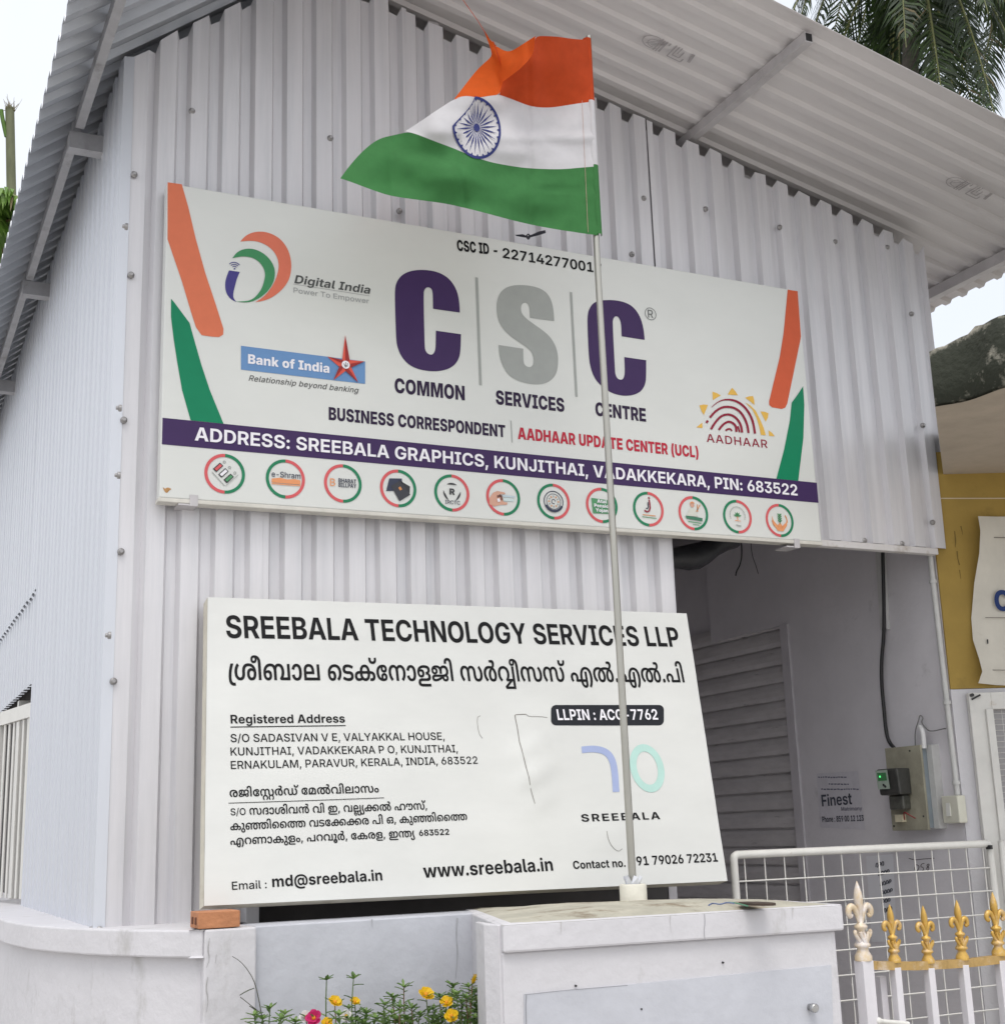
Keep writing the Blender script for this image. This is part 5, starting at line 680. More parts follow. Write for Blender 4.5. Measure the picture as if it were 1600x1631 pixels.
# screws with washers
def screw(px, py, plane='f', X=XL):
    if plane == 'f': p = at_y(px, py, YF-0.03); ax = (0, -1, 0)
    else: p = at_x(px, py, XL-0.03); ax = (-1, 0, 0)
    mb = MB(); mb.lathe(p-Vector(ax)*0.006, [(0.013, 0), (0.013, .008), (0.0125, .010), (0.0075, .0105), (0.0075, .017), (0.006, .019)], 10, 0, ax)
    mb.build('screw', SCREW, shop)
for p in ((306, 177), (526, 220), (636, 336), (1024.5, 316), (1006, 405), (1123, 333), (1241, 362), (1329, 385), (1412, 394), (1451, 500), (214, 278), (209, 438),
          (197.5, 669), (193, 878.5), (181, 1085), (1469, 677.5), (1484.5, 832), (1376, 861), (1435.5, 866), (159, 1481.5), (300, 793)): screw(*p)
for p in ((201, 361), (191, 650), (174, 1012), (148.7, 1479), (189, 757)): screw(*p, plane='s')
# side window: white steel grille
WHITE_ST = mat('white_steel', (0.66, 0.65, 0.62), rough=0.45, var=0.07, scale=8, stain=(0.35, 0.22, 0.12), sthr=(0.66, 0.9), sscale=9)
for y in (6.98, 7.9, 9.4):
    win = MB(); win.box(0.80, 0.86, y, y+.075, 1.2, 2.33); win.build('window_post', WHITE_ST, shop)
h0 = Vector((0.795, 7.03, 0)); hd = (Vector((0.685, 7.69, 0))-h0); HL = hd.length; hd.normalize(); hn = Vector((hd.y, -hd.x, 0))
def leafbox(mb, s0, s1, z0, z1, d=.012):
    c = [h0+hd*s0-hn*d/2, h0+hd*s1-hn*d/2, h0+hd*s1+hn*d/2, h0+hd*s0+hn*d/2]; mb.hexa([(p.x, p.y, z0) for p in c]+[(p.x, p.y, z1) for p in c])
win = MB(); leafbox(win, 0, .06, 1.30, 2.24, .03); win.build('shutter_stile', WHITE_ST, shop)
win = MB(); leafbox(win, HL-.06, HL, 1.30, 2.24, .03); win.build('shutter_stile', WHITE_ST, shop)
win = MB(); leafbox(win, 0.061, HL-.061, 2.17, 2.24, .028); win.build('shutter_rail', WHITE_ST, shop)
for k in range(6):
    win = MB(); q = .105+k*.085; leafbox(win, q, q+.030, 1.30, 2.168, .006); win.build('shutter_slat', WHITE_ST, shop)
mb = MB(); mb.box(0.9, 0.93, 7.0, 11, 1.2, 2.6); mb.build('window_shade_panel', DARK, shop)  # near-black panel paints the darkness inside the window opening

# ---------------------------------------------------------------- porch side wall with its roller shutter
X3 = 4.68
pw = thing('porch_wall', 'shaded grey plaster wall in the open porch right of the signboards', 'wall', (X3, 6.5, 0))
mb = MB()
mb.box(X3, X3+0.062, 4.915, 6.10, 0, 3.40); mb.box(X3+0.045, X3+0.065, 6.10, 11, 0, 4.2); mb.box(X3, X3+.044, 6.10, 6.87, 2.625, 4.2)
mb.build('wall_face', PORCH, pw)
mb = MB(); mb.box(3.13, 3.17, 5.03, 8.0, 0, 3.6); mb.build('partition', PORCH, pw)
mb = MB(); mb.box(3.172, X3+.044, 7.55, 7.65, 0, 3.6); mb.build('back_wall', PORCH, pw)
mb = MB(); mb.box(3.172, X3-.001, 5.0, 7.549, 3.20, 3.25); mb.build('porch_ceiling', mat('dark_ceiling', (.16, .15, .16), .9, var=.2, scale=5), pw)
mb = MB(); mb.box(X3-0.012, X3+.043, 6.101, 6.17, 0, 2.625); mb.build('door_jamb', mat('jamb_grey', (.56, .54, .57), .6, var=.06, stain=(.2, .2, .2), sthr=(.66, .9), sscale=7), pw)
shut = thing('roller_shutter', 'grey ribbed roller shutter in the shaded porch, half hidden by the lower signboard', 'shutter', (X3+.04, 6.8, 0))
mb = MB(); z = 0.0; rows = []
SH = mat('shutter_grey', (.60, .58, .585), .5, .1, var=.12, scale=5, stretch=(1, 1, 4), stain=(.12, .11, .11), sthr=(.62, .8), sscale=6, sstretch=(1, 1.2, 8))
while z < 2.62:
    for dz, dx in ((0, .004), (.003, .022), (.012, .022), (.015, .004), (.04, -.004), (.07, -.004), (.098, .003)): rows.append((z+dz, dx))
    z += 0.10
mb.grid([[(X3+.022+dx, y, z) for y in (6.17, 6.5, 6.9, 7.2, 7.55)] for z, dx in rows], 0, False)
mb.build('slat_curtain', SH, shut)
tarp = MB(); c0 = at_y(1076, 884, 5.45); c1 = at_y(1160, 868, 5.45)
rows = []
pp = []
for i in range(9):
    t = i/8; pp.append(at_y(1050+115*t, 893-38*t*t, 5.45)+Vector((0, 0, .008*math.sin(9*t))))
tarp.tube(pp, [.058+.008*math.sin(5*i) for i in range(9)], 12)
tag(tarp.build('rolled_tarpaulin', mat('black_tarp', (.025, .026, .03), .5, var=.3, scale=12, bump=.5, bscale=12), loc=(3.5, 5.45, 2.9)), 'rolled black tarpaulin tucked under the porch ceiling above the shutter', 'tarpaulin')
def wire(name, label, cat, pts, r, m, loc=None, group=None):
    mb = MB(); mb.tube(pts, r, 6); o = mb.build(name, m, loc=loc or pts[-1]); return tag(o, label, cat, group)
def smooth3(pts, it=3):
    pts = [Vector(p) for p in pts]
    for _ in range(it):
        o = [pts[0]]
        for a, b in zip(pts, pts[1:]): o += [a*.75+b*.25, a*.25+b*.75]
        pts = o+[pts[-1]]
    return pts
BLK = mat('black_rubber', (.018, .018, .02), .5, var=.1, scale=40)
wire('hanging_wire', 'short dark wire with a frayed end dangling under the big signboard', 'wire', smooth3([at_y(*p, 6.05) for p in ((1180, 862), (1181, 885), (1178, 900), (1172, 910), (1171, 917))]), .004, BLK)
wire('hanging_wire', 'thinner plain wire dangling right of the frayed one under the big signboard', 'wire', smooth3([at_y(*p, 6.05) for p in ((1195, 862), (1197, 885), (1203, 900), (1207, 914))]), .002, BLK)

# things on the porch wall: conduits, cable, meter board, switch box, papers
PVC = mat('pvc_grey', (.55, .55, .54), .45, var=.1, scale=10, stain=(.25, .2, .13), sthr=(.6, .85), sscale=8)
def on3(px, py, off=0.02): return at_x(px, py, X3-off)
mb = MB(); mb.tube([on3(1480, 880, .02), on3(1524, 1266, .02)], .0135, 10)
for f in (.12, .62, .95):
    c = on3(1480+44*f, 880+386*f, .02); mb.tube([c-Vector((0, 0, .008)), c+Vector((0, 0, .008))], .019, 10)
tag(mb.build('conduit_pipe', PVC, loc=on3(1524, 1266)), 'long pale conduit pipe running down the porch wall to the switch box', 'pipe')
mb = MB(); a = on3(1401, 875, .012); b = on3(1409, 1003, .012); mb.bar(a, b, .05, .022, up=(1, 0, 0)); 
tag(mb.build('wire_casing', PVC, loc=b), 'short flat plastic wire casing on the porch wall above the black cable', 'casing')
wire('power_cable', 'thick black cable curving down the porch wall to the electricity meter', 'cable', smooth3([on3(*p, .03) for p in ((1405, 880), (1407, 960), (1407, 1010), (1403, 1050), (1403, 1090), (1407, 1130), (1410, 1165), (1415, 1183), (1426, 1194), (1432, 1215))]), .0095, BLK)
mbd = thing('meter_board', 'stained plywood meter board with a dark electricity meter and green display on the porch wall', 'meter', tuple(on3(1450, 1322, .0)))
XB = X3-0.09
a = at_x(1408, 1192, XB); b = at_x(1478, 1322, XB); yb0, yb1 = b.y, a.y; zb0, zb1 = b.z, a.z
mb = MB(); mb.box(XB, XB+.012, yb0, yb1, zb0, zb1)
bevel(mb.build('plywood', mat('plywood', (.30, .285, .22), .8, var=.25, scale=7, stain=(.14, .11, .06), sthr=(.55, .75), sscale=6), mbd), .002)
mb = MB(); mb.box(XB+.012, X3, yb0+.012, yb1-.012, zb0+.01, zb1-.01); mb.build('back_box', mat('box_steel', (.26, .30, .33), .45, .2, var=.12, scale=8), mbd)
mb = MB(); mb.box(XB+.045, X3, yb0-.026, yb0+.010, zb0+.005, zb1); mb.build('casing_strip', PVC, mbd)
ym, zm = (yb0+yb1)/2+.02, (zb0+zb1)/2+.02
mb = MB()
mb.hexa([(XB-.075, ym-.06, zm-.05), (XB, ym-.06, zm-.05), (XB, ym+.085, zm-.05), (XB-.075, ym+.085, zm-.05), (XB-.085, ym-.06, zm+.075), (XB, ym-.06, zm+.075), (XB, ym+.085, zm+.075), (XB-.085, ym+.085, zm+.075)])
mt = mb.build('meter', mat('meter_black', (.045, .045, .042), .35, var=.3, scale=18), mbd); bevel(mt, .008)
mb = MB(); mb.box(XB-.05, XB, ym-.045, ym+.055, zm-.12, zm-.052); bevel(mb.build('terminal_cover', mat('meter_smoke', (.075, .075, .065), .3, var=.5, scale=30), mbd), .008)
plm = Plane((XB-.0815, ym+.08, zm-.02), (0, -1, 0), (-.05, 0, .6))
mb = MB(); mb.add([plm.p(0, 0, .004), plm.p(.085, 0, .004), plm.p(.085, .09, .004), plm.p(0, .09, .004)], [(0, 1, 2, 3)]); mb.build('meter_face', mat('meter_face', (.35, .42, .36), .5, var=.1, scale=60), mt)
mb = MB(); mb.add([plm.p(.012, .04, .006), plm.p(.075, .04, .006), plm.p(.075, .078, .006), plm.p(.012, .078, .006)], [(0, 1, 2, 3)]); mb.build('meter_display', mat('meter_lcd', (.05, .12, .06), .3, var=.3, scale=90, emit=((.05, .5, .12), .04)), mt)
mb = MB(); mb.lathe(plm.p(.03, .06, .006), [(.005, 0), (.005, .002)], 8, 0, plm.n); mb.build('meter_lamp', mat('lamp_green', (.1, .8, .2), .3, var=0, emit=((.1, 1, .25), .6)), mt)
for y, zz in ((.055, .012), (.045, .02)):
    mb = MB(); mb.lathe(plm.p(y, zz, .004), [(.006, 0), (.006, .003)], 8, 0, plm.n); mb.build('meter_button', BLACKP, mt)
mb = MB(); zt = zb0+.06; mb.box(XB-.025, XB, ym+.0, ym+.05, zt-.02, zt+.015); mb.build('terminal_block', mat('terminal_cream', (.6, .55, .4), .5, var=.1, scale=50), mbd)
mb = MB(); mb.tube(smooth3([(XB-.01, ym+.0, zt-.01), (XB-.03, ym-.02, zt+.03), (XB-.03, ym-.05, zt+.015), (XB-.01, ym-.075, zt-.005)]), .003, 6); mb.build('red_wire', mat('wire_red', (.25, .03, .03), .5, var=.1), mbd)
for p in ((1412, 1250), (1418, 1316), (1448, 1196), (1470, 1300)):
    mb = MB(); q = at_x(*p, XB); q.y = min(max(q.y, yb0+.015), yb1-.015); q.z = min(max(q.z, zb0+.015), zb1-.015); mb.lathe(q, [(.005, 0), (.004, .003)], 8, 0, (-1, 0, 0)); mb.build('nail', BLACKP, mbd)
mb = MB(); mb.tube(smooth3([at_x(1471, 1192, XB+.02), at_x(1469, 1165, XB+.02), at_x(1464, 1158, XB+.03)]), .012, 10)
tag(mb.build('conduit_elbow', mat('pvc_white', (.7, .7, .7), .4, var=.05), loc=at_x(1471, 1192, XB+.02)), 'short white conduit elbow above the meter board', 'pipe')
wire('loose_wire', 'thin tangled grey wires poking out above the meter board', 'wire', smooth3([on3(*p, .03) for p in ((1457, 1190), (1456, 1165), (1462, 1148), (1464, 1138), (1470, 1143), (1466, 1150), (1472, 1158), (1480, 1166), (1505, 1160))]), .003, mat('wire_grey', (.2, .2, .2), .5))
sb = thing('switch_box', 'cream plastic switch box at the foot of the long conduit pipe', 'switch', tuple(on3(1520, 1312, 0)))
XS = X3-.05; a = at_x(1497, 1268, XS); b = at_x(1528, 1311, XS)
mb = MB(); mb.box(XS, X3, b.y, a.y, b.z, a.z); bevel(mb.build('box', mat('cream_plastic', (.62, .61, .52), .4, var=.05, scale=20), sb), .006)
yc, zc = (a.y+b.y)/2+.01, (a.z+b.z)/2
mb = MB(); mb.hexa([(XS-.007, yc-.012, zc-.03), (XS+.001, yc-.012, zc-.03), (XS+.001, yc+.012, zc-.03), (XS-.007, yc+.012, zc-.03), (XS-.002, yc-.012, zc+.03), (XS+.001, yc-.012, zc+.03), (XS+.001, yc+.012, zc+.03), (XS-.002, yc+.012, zc+.03)])
mb.build('rocker', mat('rocker_white', (.7, .7, .66), .35, var=.03), sb)
# papers
plw = Plane((X3, 5.0, 1.5), (0, -1, 0), (0, 0, 1))
def paper(name, label, cat, quad, m, off=.002):
    t = thing(name, label, cat, tuple(plw.p(*plw.uv(*quad[3]), 0))); mb = MB(); mb.add([plw.p(*plw.uv(*q), off) for q in quad], [(3, 2, 1, 0)]); mb.build('sheet', m, t); return t
po = paper('wall_poster', 'translucent sticker on the porch wall with an advertisement and phone number', 'poster', ((1300, 1232), (1366, 1228), (1378, 1322), (1306, 1318)), mat('faint_sticker', (.60, .585, .63), .55, var=.06, scale=20))
INKP = mat('ink_poster', (.06, .065, .09), .6, var=.15, scale=60)
mb = MB(); text_into(mb, plw, 'Finest', (1309.5, 1284.5), (1357.5, 1281), tl=(1309, 1266), font='bold', off=.004); mb.build('lettering', INKP, po)
mb = MB(); text_into(mb, plw, 'Matrimony', (1340, 1291.5), (1373, 1290.5), h=6, font='text', off=.004); mb.build('lettering', mat('ink_poster_pale', (.13, .13, .19), .6), po)
mb = MB(); text_into(mb, plw, 'Phone : 859 00 12 123', (1310, 1309.5), (1376, 1307.5), h=9, font='bold', off=.004); mb.build('lettering', INKP, po)
mb = MB()
for x0, x1, y in ((1303, 1347, 1238), (1320, 1350, 1249), (1308, 1366, 1257)):
    x = x0
    while x < x1:
        l = random.uniform(2, 5); px_stroke(mb, plw, [(x, y+random.uniform(-.5, .5)), (x+l, y+random.uniform(-.5, .5))], 1.9, .004, it=0); x += l+1.2
mb.build('small_print', mat('ink_poster_blue', (.17, .17, .24), .6), po)
p2 = paper('paper_notice', 'white paper notice with slanting black lettering behind the gate mesh', 'notice', ((1379, 1364), (1422, 1360), (1428, 1500), (1388, 1500)), mat('white_paper', (.74, .74, .78), .6, var=.04))
mb = MB()
ro = random.Random(2)
for x, y, n in ((1397, 1378, 3), (1401, 1392, 4), (1404, 1408, 4), (1406, 1422, 4), (1407, 1436, 3), (1410, 1450, 3)):
    for k in range(n):
        cx = x+k*4.6-2; cy = y-k*1.2; px_stroke(mb, plw, [(cx, cy+3), (cx+.6, cy-3), (cx+3, cy-3.5), (cx+3.4, cy+ro.uniform(-1, 3)), (cx+1.4, cy+ro.uniform(1, 3))], 1.5, .004, it=1)
mb.build('lettering', INKP, p2)
t = thing('handwritten_number', 'number 058 handwritten on the porch wall below the meter board', 'writing', tuple(plw.p(*plw.uv(1470, 1390), 0)))
HW = mat('ink_hand', (.07, .05, .06), .6)
mb = MB()
for pts in ([(1459, 1377), (1456, 1382), (1458, 1388), (1462, 1386), (1464, 1379), (1459, 1377)], [(1472, 1375), (1467, 1376), (1466, 1381), (1470, 1381), (1471, 1386), (1466, 1388)], [(1479, 1376), (1475, 1378), (1480, 1383), (1477, 1387), (1475, 1383), (1480, 1378), (1479, 1376)]):
    px_stroke(mb, plw, pts, 1.1, .003)
px_stroke(mb, plw, [(1447, 1367), (1458, 1370), (1470, 1368), (1488, 1367)], 1.0, .003)
mb.build('digits', HW, t)

# ================================================================ BIG SIGNBOARD
D1 = 4.79
TL, TR, BR, BL = [at_y(*p, D1) for p in ((267, 291), (1270, 463), (1308, 863), (254, 792))]
P1 = Plane(BL, BR-BL, TL-BL); P1.eu = Vector((1, 0, 0)); P1.ev = Vector((0, 0, 1)); P1.n = Vector((0, -1, 0)); P1.o = Vector((0, D1, 0))
SIGNW = mat('sign_vinyl', (0.65, 0.66, 0.635), rough=0.30, var=0.04, scale=1.3, stretch=(1, 1, 2), coat=0.15, bump=.03, bscale=3)
s1 = thing('large_signboard', 'wide white service centre signboard with purple address band fixed across the corrugated wall', 'signboard', tuple((BL+BR)/2))
mb = MB(); T = Vector((0, .055, 0)); mb.hexa([BL, BR, BR+T, BL+T, TL, TR, TR+T, TL+T]); bevel(mb.build('panel', SIGNW, s1), .004)
FR = mat('sign_frame', (.60, .58, .53), .5, var=.1, scale=12, stain=(.33, .18, .07), sthr=(.68, .85), sscale=9)
mb = MB(); mb.hexa([BL+Vector((-.004, -.001, -.016)), BR+Vector((.004, -.001, -.016)), BR+T+Vector((.004, 0, -.016)), BL+T+Vector((-.004, 0, -.016)), BL+Vector((-.004, -.001, 0)), BR+Vector((.004, -.001, 0)), BR+T+Vector((.004, 0, 0)), BL+T+Vector((-.004, 0, 0))]); bevel(mb.build('frame', FR, s1), .003)
for p in ((300, 793), (1262, 862)):
    q = at_y(*p, D1); mb = MB(); mb.box(q.x-.035, q.x+.035, D1+.0, 4.88, q.z-.028, q.z-.022); mb.box(q.x+.005, q.x+.035, D1-.004, D1-.001, q.z-.03, q.z+.012); mb.build('bracket', TUBE, s1)
ORANGE = ink('orange', (213, 116, 84), .4); ORANGE_D = ink('orange_deep', (205, 92, 58), .4); GREEN = ink('green', (12, 126, 88), .4)
PURPLE = ink('purple', (62, 42, 86), .4); DARKP = ink('dark_purple', (44, 30, 58), .4); GREYL = ink('grey', (160, 163, 160), .4); BLACKI = ink('black', (12, 12, 15), .5)
RED = ink('red', (182, 42, 62), .4); WHITEI = ink('white', (232, 230, 236), .4); CREAM = ink('pale_edge', (226, 214, 200), .4)
def shape1(name, m, pts, off=.0015, org=(0, 0), sc=1.0, parent=None, it=0, edge=None):
    P = smooth_pts(pts, True, it) if it else pts
    mb = MB(); px_poly(mb, P1, P, off, 0, org, sc); return mb.build(name, m, parent or s1)
shape1('orange_stripe', ORANGE, [(267, 290.5), (289.6, 293.7), (300, 330), (312, 381), (327, 435), (344, 486), (356, 524), (355.5, 533), (349, 537), (338, 536.5), (321, 534), (312, 521), (304, 496), (290, 449), (275, 405), (267, 381)])
shape1('orange_stripe', ORANGE_D, [(1253.5, 461.5), (1269.3, 464), (1274.5, 535.5), (1273.8, 541), (1252.8, 643), (1249.5, 649.5), (1244, 651.5), (1229, 649), (1224, 645), (1224, 639), (1241, 568), (1247, 530)])
shape1('green_stripe', GREEN, [(272.5, 476), (277, 481), (302, 514.6), (309, 540), (320.6, 580.5), (334, 621), (356, 675), (303.7, 669.5), (290, 621), (281.8, 573.7), (276.7, 540), (272.5, 505)])
shape1('green_stripe', GREEN, [(1278, 615.3), (1280, 645), (1278.5, 697.5), (1270.3, 766), (1235.5, 762.5), (1248, 715), (1257, 669.5), (1259.8, 641.5), (1269, 629)])
shape1('address_band', PURPLE, [(259, 665.5), (1299.7, 769), (1302.5, 801), (258, 707.7)])
def line1(s, bl, br, h, m, font='bold', off=.0035, name='lettering', **k):
    mb = MB(); text_into(mb, P1, s, bl, br, h=h, font=font, off=off, **k); return mb.build(name, m, s1)
line1('ADDRESS: SREEBALA GRAPHICS, KUNJITHAI, VADAKKEKARA, PIN: 683522', (310, 701.8), (1269, 789.8), 21.5, WHITEI)
mb = MB(); text_into(mb, P1, 'CSC ID', (728, 399.5), (779, 405.5), h=17.5, font='heavy', off=.0015); mb.build('lettering', BLACKI, s1)
mb = MB(); px_poly(mb, P1, [(786, 398.5), (791.5, 399), (791.5, 402), (786, 401.5)]); mb.build('dash', BLACKI, s1)
mb = MB(); text_into(mb, P1, '227142770017', (800.4, 410.8), (957.5, 436), h=16, font='bold', off=.0015); mb.build('lettering', BLACKI, s1)
c2 = dict(org=(600, 360), sc=.3)
C1 = [(440, 460, 1), (437, 400), (425, 345), (400, 300), (365, 265), (310, 240), (240, 232), (180, 238), (135, 258), (108, 290), (95, 330), (97, 450), (102, 600), (108, 640), (125, 685), (155, 725), (195, 752), (250, 768), (310, 773), (365, 765), (405, 745), (430, 715), (443, 675), (446, 575, 1), (313, 556, 1), (312, 640), (308, 665), (297, 682), (283, 684), (268, 677), (256, 660), (253, 630), (247, 360), (252, 338), (262, 327), (275, 325), (288, 332), (296, 350), (298, 440, 1)]
S_ = [(940, 505, 1), (938, 460), (930, 410), (910, 365), (875, 335), (820, 318), (750, 313), (700, 320), (660, 345), (640, 385), (634, 430), (640, 490), (660, 535), (700, 580), (750, 615), (790, 640), (815, 662), (830, 690), (831, 730), (820, 748), (803, 750), (785, 740), (777, 720), (776, 652, 1), (645, 632, 1), (650, 690), (665, 740), (695, 790), (740, 820), (800, 838), (850, 842), (900, 835), (935, 810), (955, 775), (961, 730), (960, 680), (945, 630), (915, 585), (880, 555), (830, 520), (790, 490), (768, 465), (763, 440), (768, 415), (785, 406), (800, 412), (810, 435), (811, 488, 1)]
C3 = [(1420, 605, 1), (1415, 550), (1400, 490), (1370, 440), (1330, 410), (1270, 394), (1200, 393), (1150, 405), (1125, 440), (1116, 480), (1118, 560), (1124, 700), (1135, 760), (1155, 810), (1190, 850), (1240, 885), (1290, 900), (1330, 902), (1370, 895), (1405, 875), (1425, 835), (1428, 790), (1428, 713, 1), (1312, 696, 1), (1315, 770), (1312, 800), (1303, 815), (1290, 817), (1275, 810), (1265, 790), (1262, 760), (1250, 520), (1252, 495), (1262, 480), (1275, 480), (1285, 490), (1295, 515), (1298, 586, 1)]
shape1('big_letter', PURPLE, C1, it=2, **c2); shape1('big_letter', GREYL, S_, it=2, **c2); shape1('big_letter', PURPLE, C3, it=2, **c2)
for q in ([(522, 272), (536, 275), (557, 847), (543, 845)], [(1023, 350), (1035, 353), (1065, 908), (1052, 907)]): shape1('divider', GREYL, q, **c2)
shape1('divider', GREYL, [(812.5, 670), (814, 670), (816, 705), (814.5, 705)])
mb = MB(); cu = P1.uv(600+.3*1451, 360+.3*467); ring_uv(mb, P1, cu, .0265, .0295, 0, 2*math.pi, .0015); text_into(mb, P1, 'R', (600+.3*1438, 360+.3*486), (600+.3*1466, 360+.3*490), h=12.5, font='text', off=.0015); mb.build('registered_mark', ink('mark_grey', (110, 112, 112)), s1)
line1('COMMON', (628.5, 625.5), (740, 638), 23.5, DARKP, 'heavy', .0015); line1('SERVICES', (789.6, 643.8), (898.5, 656.4), 22.3, DARKP, 'heavy', .0015); line1('CENTRE', (948, 662), (1028.4, 672), 21.5, DARKP, 'heavy', .0015)
line1('BUSINESS CORRESPONDENT', (523.5, 668.8), (804.6, 696.8), 20.5, DARKP, 'heavy', .0015)
line1('AADHAAR UPDATE CENTER (UCL)', (824.4, 699.3), (1112, 729.3), 18.8, RED, 'heavy', .0015)
# digital programme emblem
c1 = dict(org=(340, 350), sc=.18396)
shape1('emblem_crescent', ink('em_orange', (214, 116, 92)), [(232, 190, 1), (270, 145), (330, 112), (400, 102), (470, 110), (550, 145), (610, 200), (655, 280), (674, 370), (672, 450), (650, 530), (600, 600), (530, 660), (450, 700), (360, 715, 1), (420, 680), (480, 620), (530, 540), (560, 450), (566, 390), (550, 320), (510, 260), (450, 215), (380, 188), (310, 182)], it=2, **c1)
shape1('emblem_crescent', ink('em_green', (66, 138, 92)), [(163, 335, 1), (195, 290), (240, 262), (300, 250), (360, 258), (430, 290), (490, 345), (525, 410), (533, 470), (520, 540), (480, 610), (420, 665), (350, 705), (280, 720), (190, 708, 1), (280, 708), (340, 690), (390, 640), (425, 580), (443, 510), (447, 470), (435, 420), (400, 370), (350, 335), (290, 320), (230, 320)], off=.0025, it=2, **c1)
EMB = ink('em_blue', (70, 64, 130))
shape1('emblem_stroke', EMB, [(135, 440, 1), (228, 453, 1), (203, 510), (185, 580), (170, 640), (172, 680), (200, 714, 1), (150, 690), (115, 645), (100, 590), (103, 530), (118, 480)], it=2, **c1)
mb = MB()
for r in (22, 40, 58): px_stroke(mb, P1, [(183+r*math.cos(R_(a)), 425-r*.95*math.sin(R_(a))+ (math.cos(R_(a))*r*.12)) for a in range(42, 142, 9)], 8, .0015, 0, (340, 350), .18396)
px_poly(mb, P1, [(183+8*math.cos(k), 425+8*math.sin(k)) for k in np.linspace(0, 6, 10)], .0015, 0, (340, 350), .18396); mb.build('emblem_waves', ink('em_wave', (92, 92, 140)), s1)
def c1p(x, y): return (340+.18396*x, 350+.18396*y)
line1('Digital India', c1p(700, 549), c1p(1350, 643), 13.2, ink('dk_grey', (78, 80, 80)), 'bold', .0015, slant=.22)
line1('Power To Empower', c1p(692, 631), c1p(1345, 727), 8.2, ink('lt_grey', (158, 160, 160)), 'text', .0015)
mb = MB(); px_stroke(mb, P1, [c1p(690, 557), c1p(1350, 660)], .8, .0012, it=0); mb.build('underline', ink('lt_grey2', (165, 165, 165)), s1)
# bank emblem
shape1('bank_band', ink('bank_blue', (104, 142, 188)), [(238, 1092), (1312, 1228), (1312, 1422), (238, 1298)], **c1)
line1('Bank of India', c1p(298, 1246), c1p(1002, 1329), 15.0, WHITEI, 'heavy', .003)
tips = [(1137, 1003), (1175, 1217), (1303, 1230), (1190, 1282), (1249, 1412), (1140, 1312), (1036, 1390), (1086, 1276), (983, 1188), (1112, 1216)]
shape1('bank_star', ink('star_red', (214, 88, 74)), tips, .0045, **c1)
mb = MB(); cc = (1140, 1258)
for k in range(0, 10, 2): px_poly(mb, P1, [tips[k], tips[(k+1) % 10], cc], .006, 0, (340, 350), .18396)
mb.build('bank_star_facet', ink('star_dark', (150, 52, 52)), s1)
mb = MB(); disc_uv(mb, P1, P1.uv(*c1p(1140, 1260)), .0165, .0075); mb.build('bank_star_centre', WHITEI, s1)
mb = MB(); 
for p in ([(1122, 1250), (1135, 1275)], [(1140, 1240), (1138, 1285)], [(1155, 1248), (1150, 1278)], [(1128, 1272), (1156, 1270)]): px_stroke(mb, P1, p, 5, .009, 0, (340, 350), .18396, 0)
mb.build('bank_star_mark', ink('star_grey', (120, 120, 120)), s1)
line1('Relationship beyond banking', c1p(304, 1394), c1p(1248, 1500), 9.0, ink('script_grey', (84, 84, 84)), 'text', .0015, slant=.28, track=22)
# identity emblem: sun and fingerprint arcs
c6 = dict(org=(1040, 560), sc=.175); YEL = ink('sun_yellow', (222, 178, 84)); MAR = ink('maroon', (142, 34, 56))
for q in ([(390, 690), (443, 647), (446, 697)], [(417, 490), (455, 482), (495, 486), (458, 578), (437, 545)], [(535, 365), (575, 378), (612, 400), (575, 420), (540, 443)], [(675, 392), (692, 360), (715, 330), (745, 362), (767, 398), (720, 395)], [(833, 420), (868, 408), (905, 405), (916, 445), (918, 488), (880, 455)], [(972, 545), (1010, 548), (1045, 562), (1040, 600), (1020, 640), (1000, 600)], [(1046, 717), (1078, 740), (1103, 772), (1050, 768)]): shape1('emblem_ray', YEL, q, **c6)
shape1('emblem_arc', YEL, [(833, 462), (880, 490), (930, 540), (970, 620), (1000, 690), (1022, 762), (976, 760), (960, 680), (935, 600), (900, 530)], **c6)
for pts, ww in (([(527, 508), (575, 465), (630, 440), (690, 437), (750, 450), (815, 490), (870, 560), (905, 640), (922, 748)], (5, 20, 20)), ([(512, 602), (560, 545), (620, 508), (680, 502), (740, 515), (790, 550), (830, 610), (855, 680), (863, 742)], (20, 20)), ([(522, 708), (560, 645), (610, 590), (660, 572), (710, 577), (760, 612), (795, 670), (805, 738)], (20, 20)), ([(592, 714), (630, 665), (670, 640), (700, 640), (735, 662), (752, 690), (752, 732)], (20, 20)), ([(655, 720), (680, 703), (702, 708), (712, 724)], (18, 14)), ([(765, 680), (772, 700), (782, 735)], (16, 14)), ([(480, 650), (494, 628)], (20, 20))):
    mb = MB(); px_stroke(mb, P1, pts, ww, .0025, 0, (1040, 560), .175); mb.build('emblem_ridge', MAR, s1)
line1('AADHAAR', (1040+.175*485, 560+.175*822), (1040+.175*1038, 560+.175*879), 13, MAR, 'text', .0015, track=60)
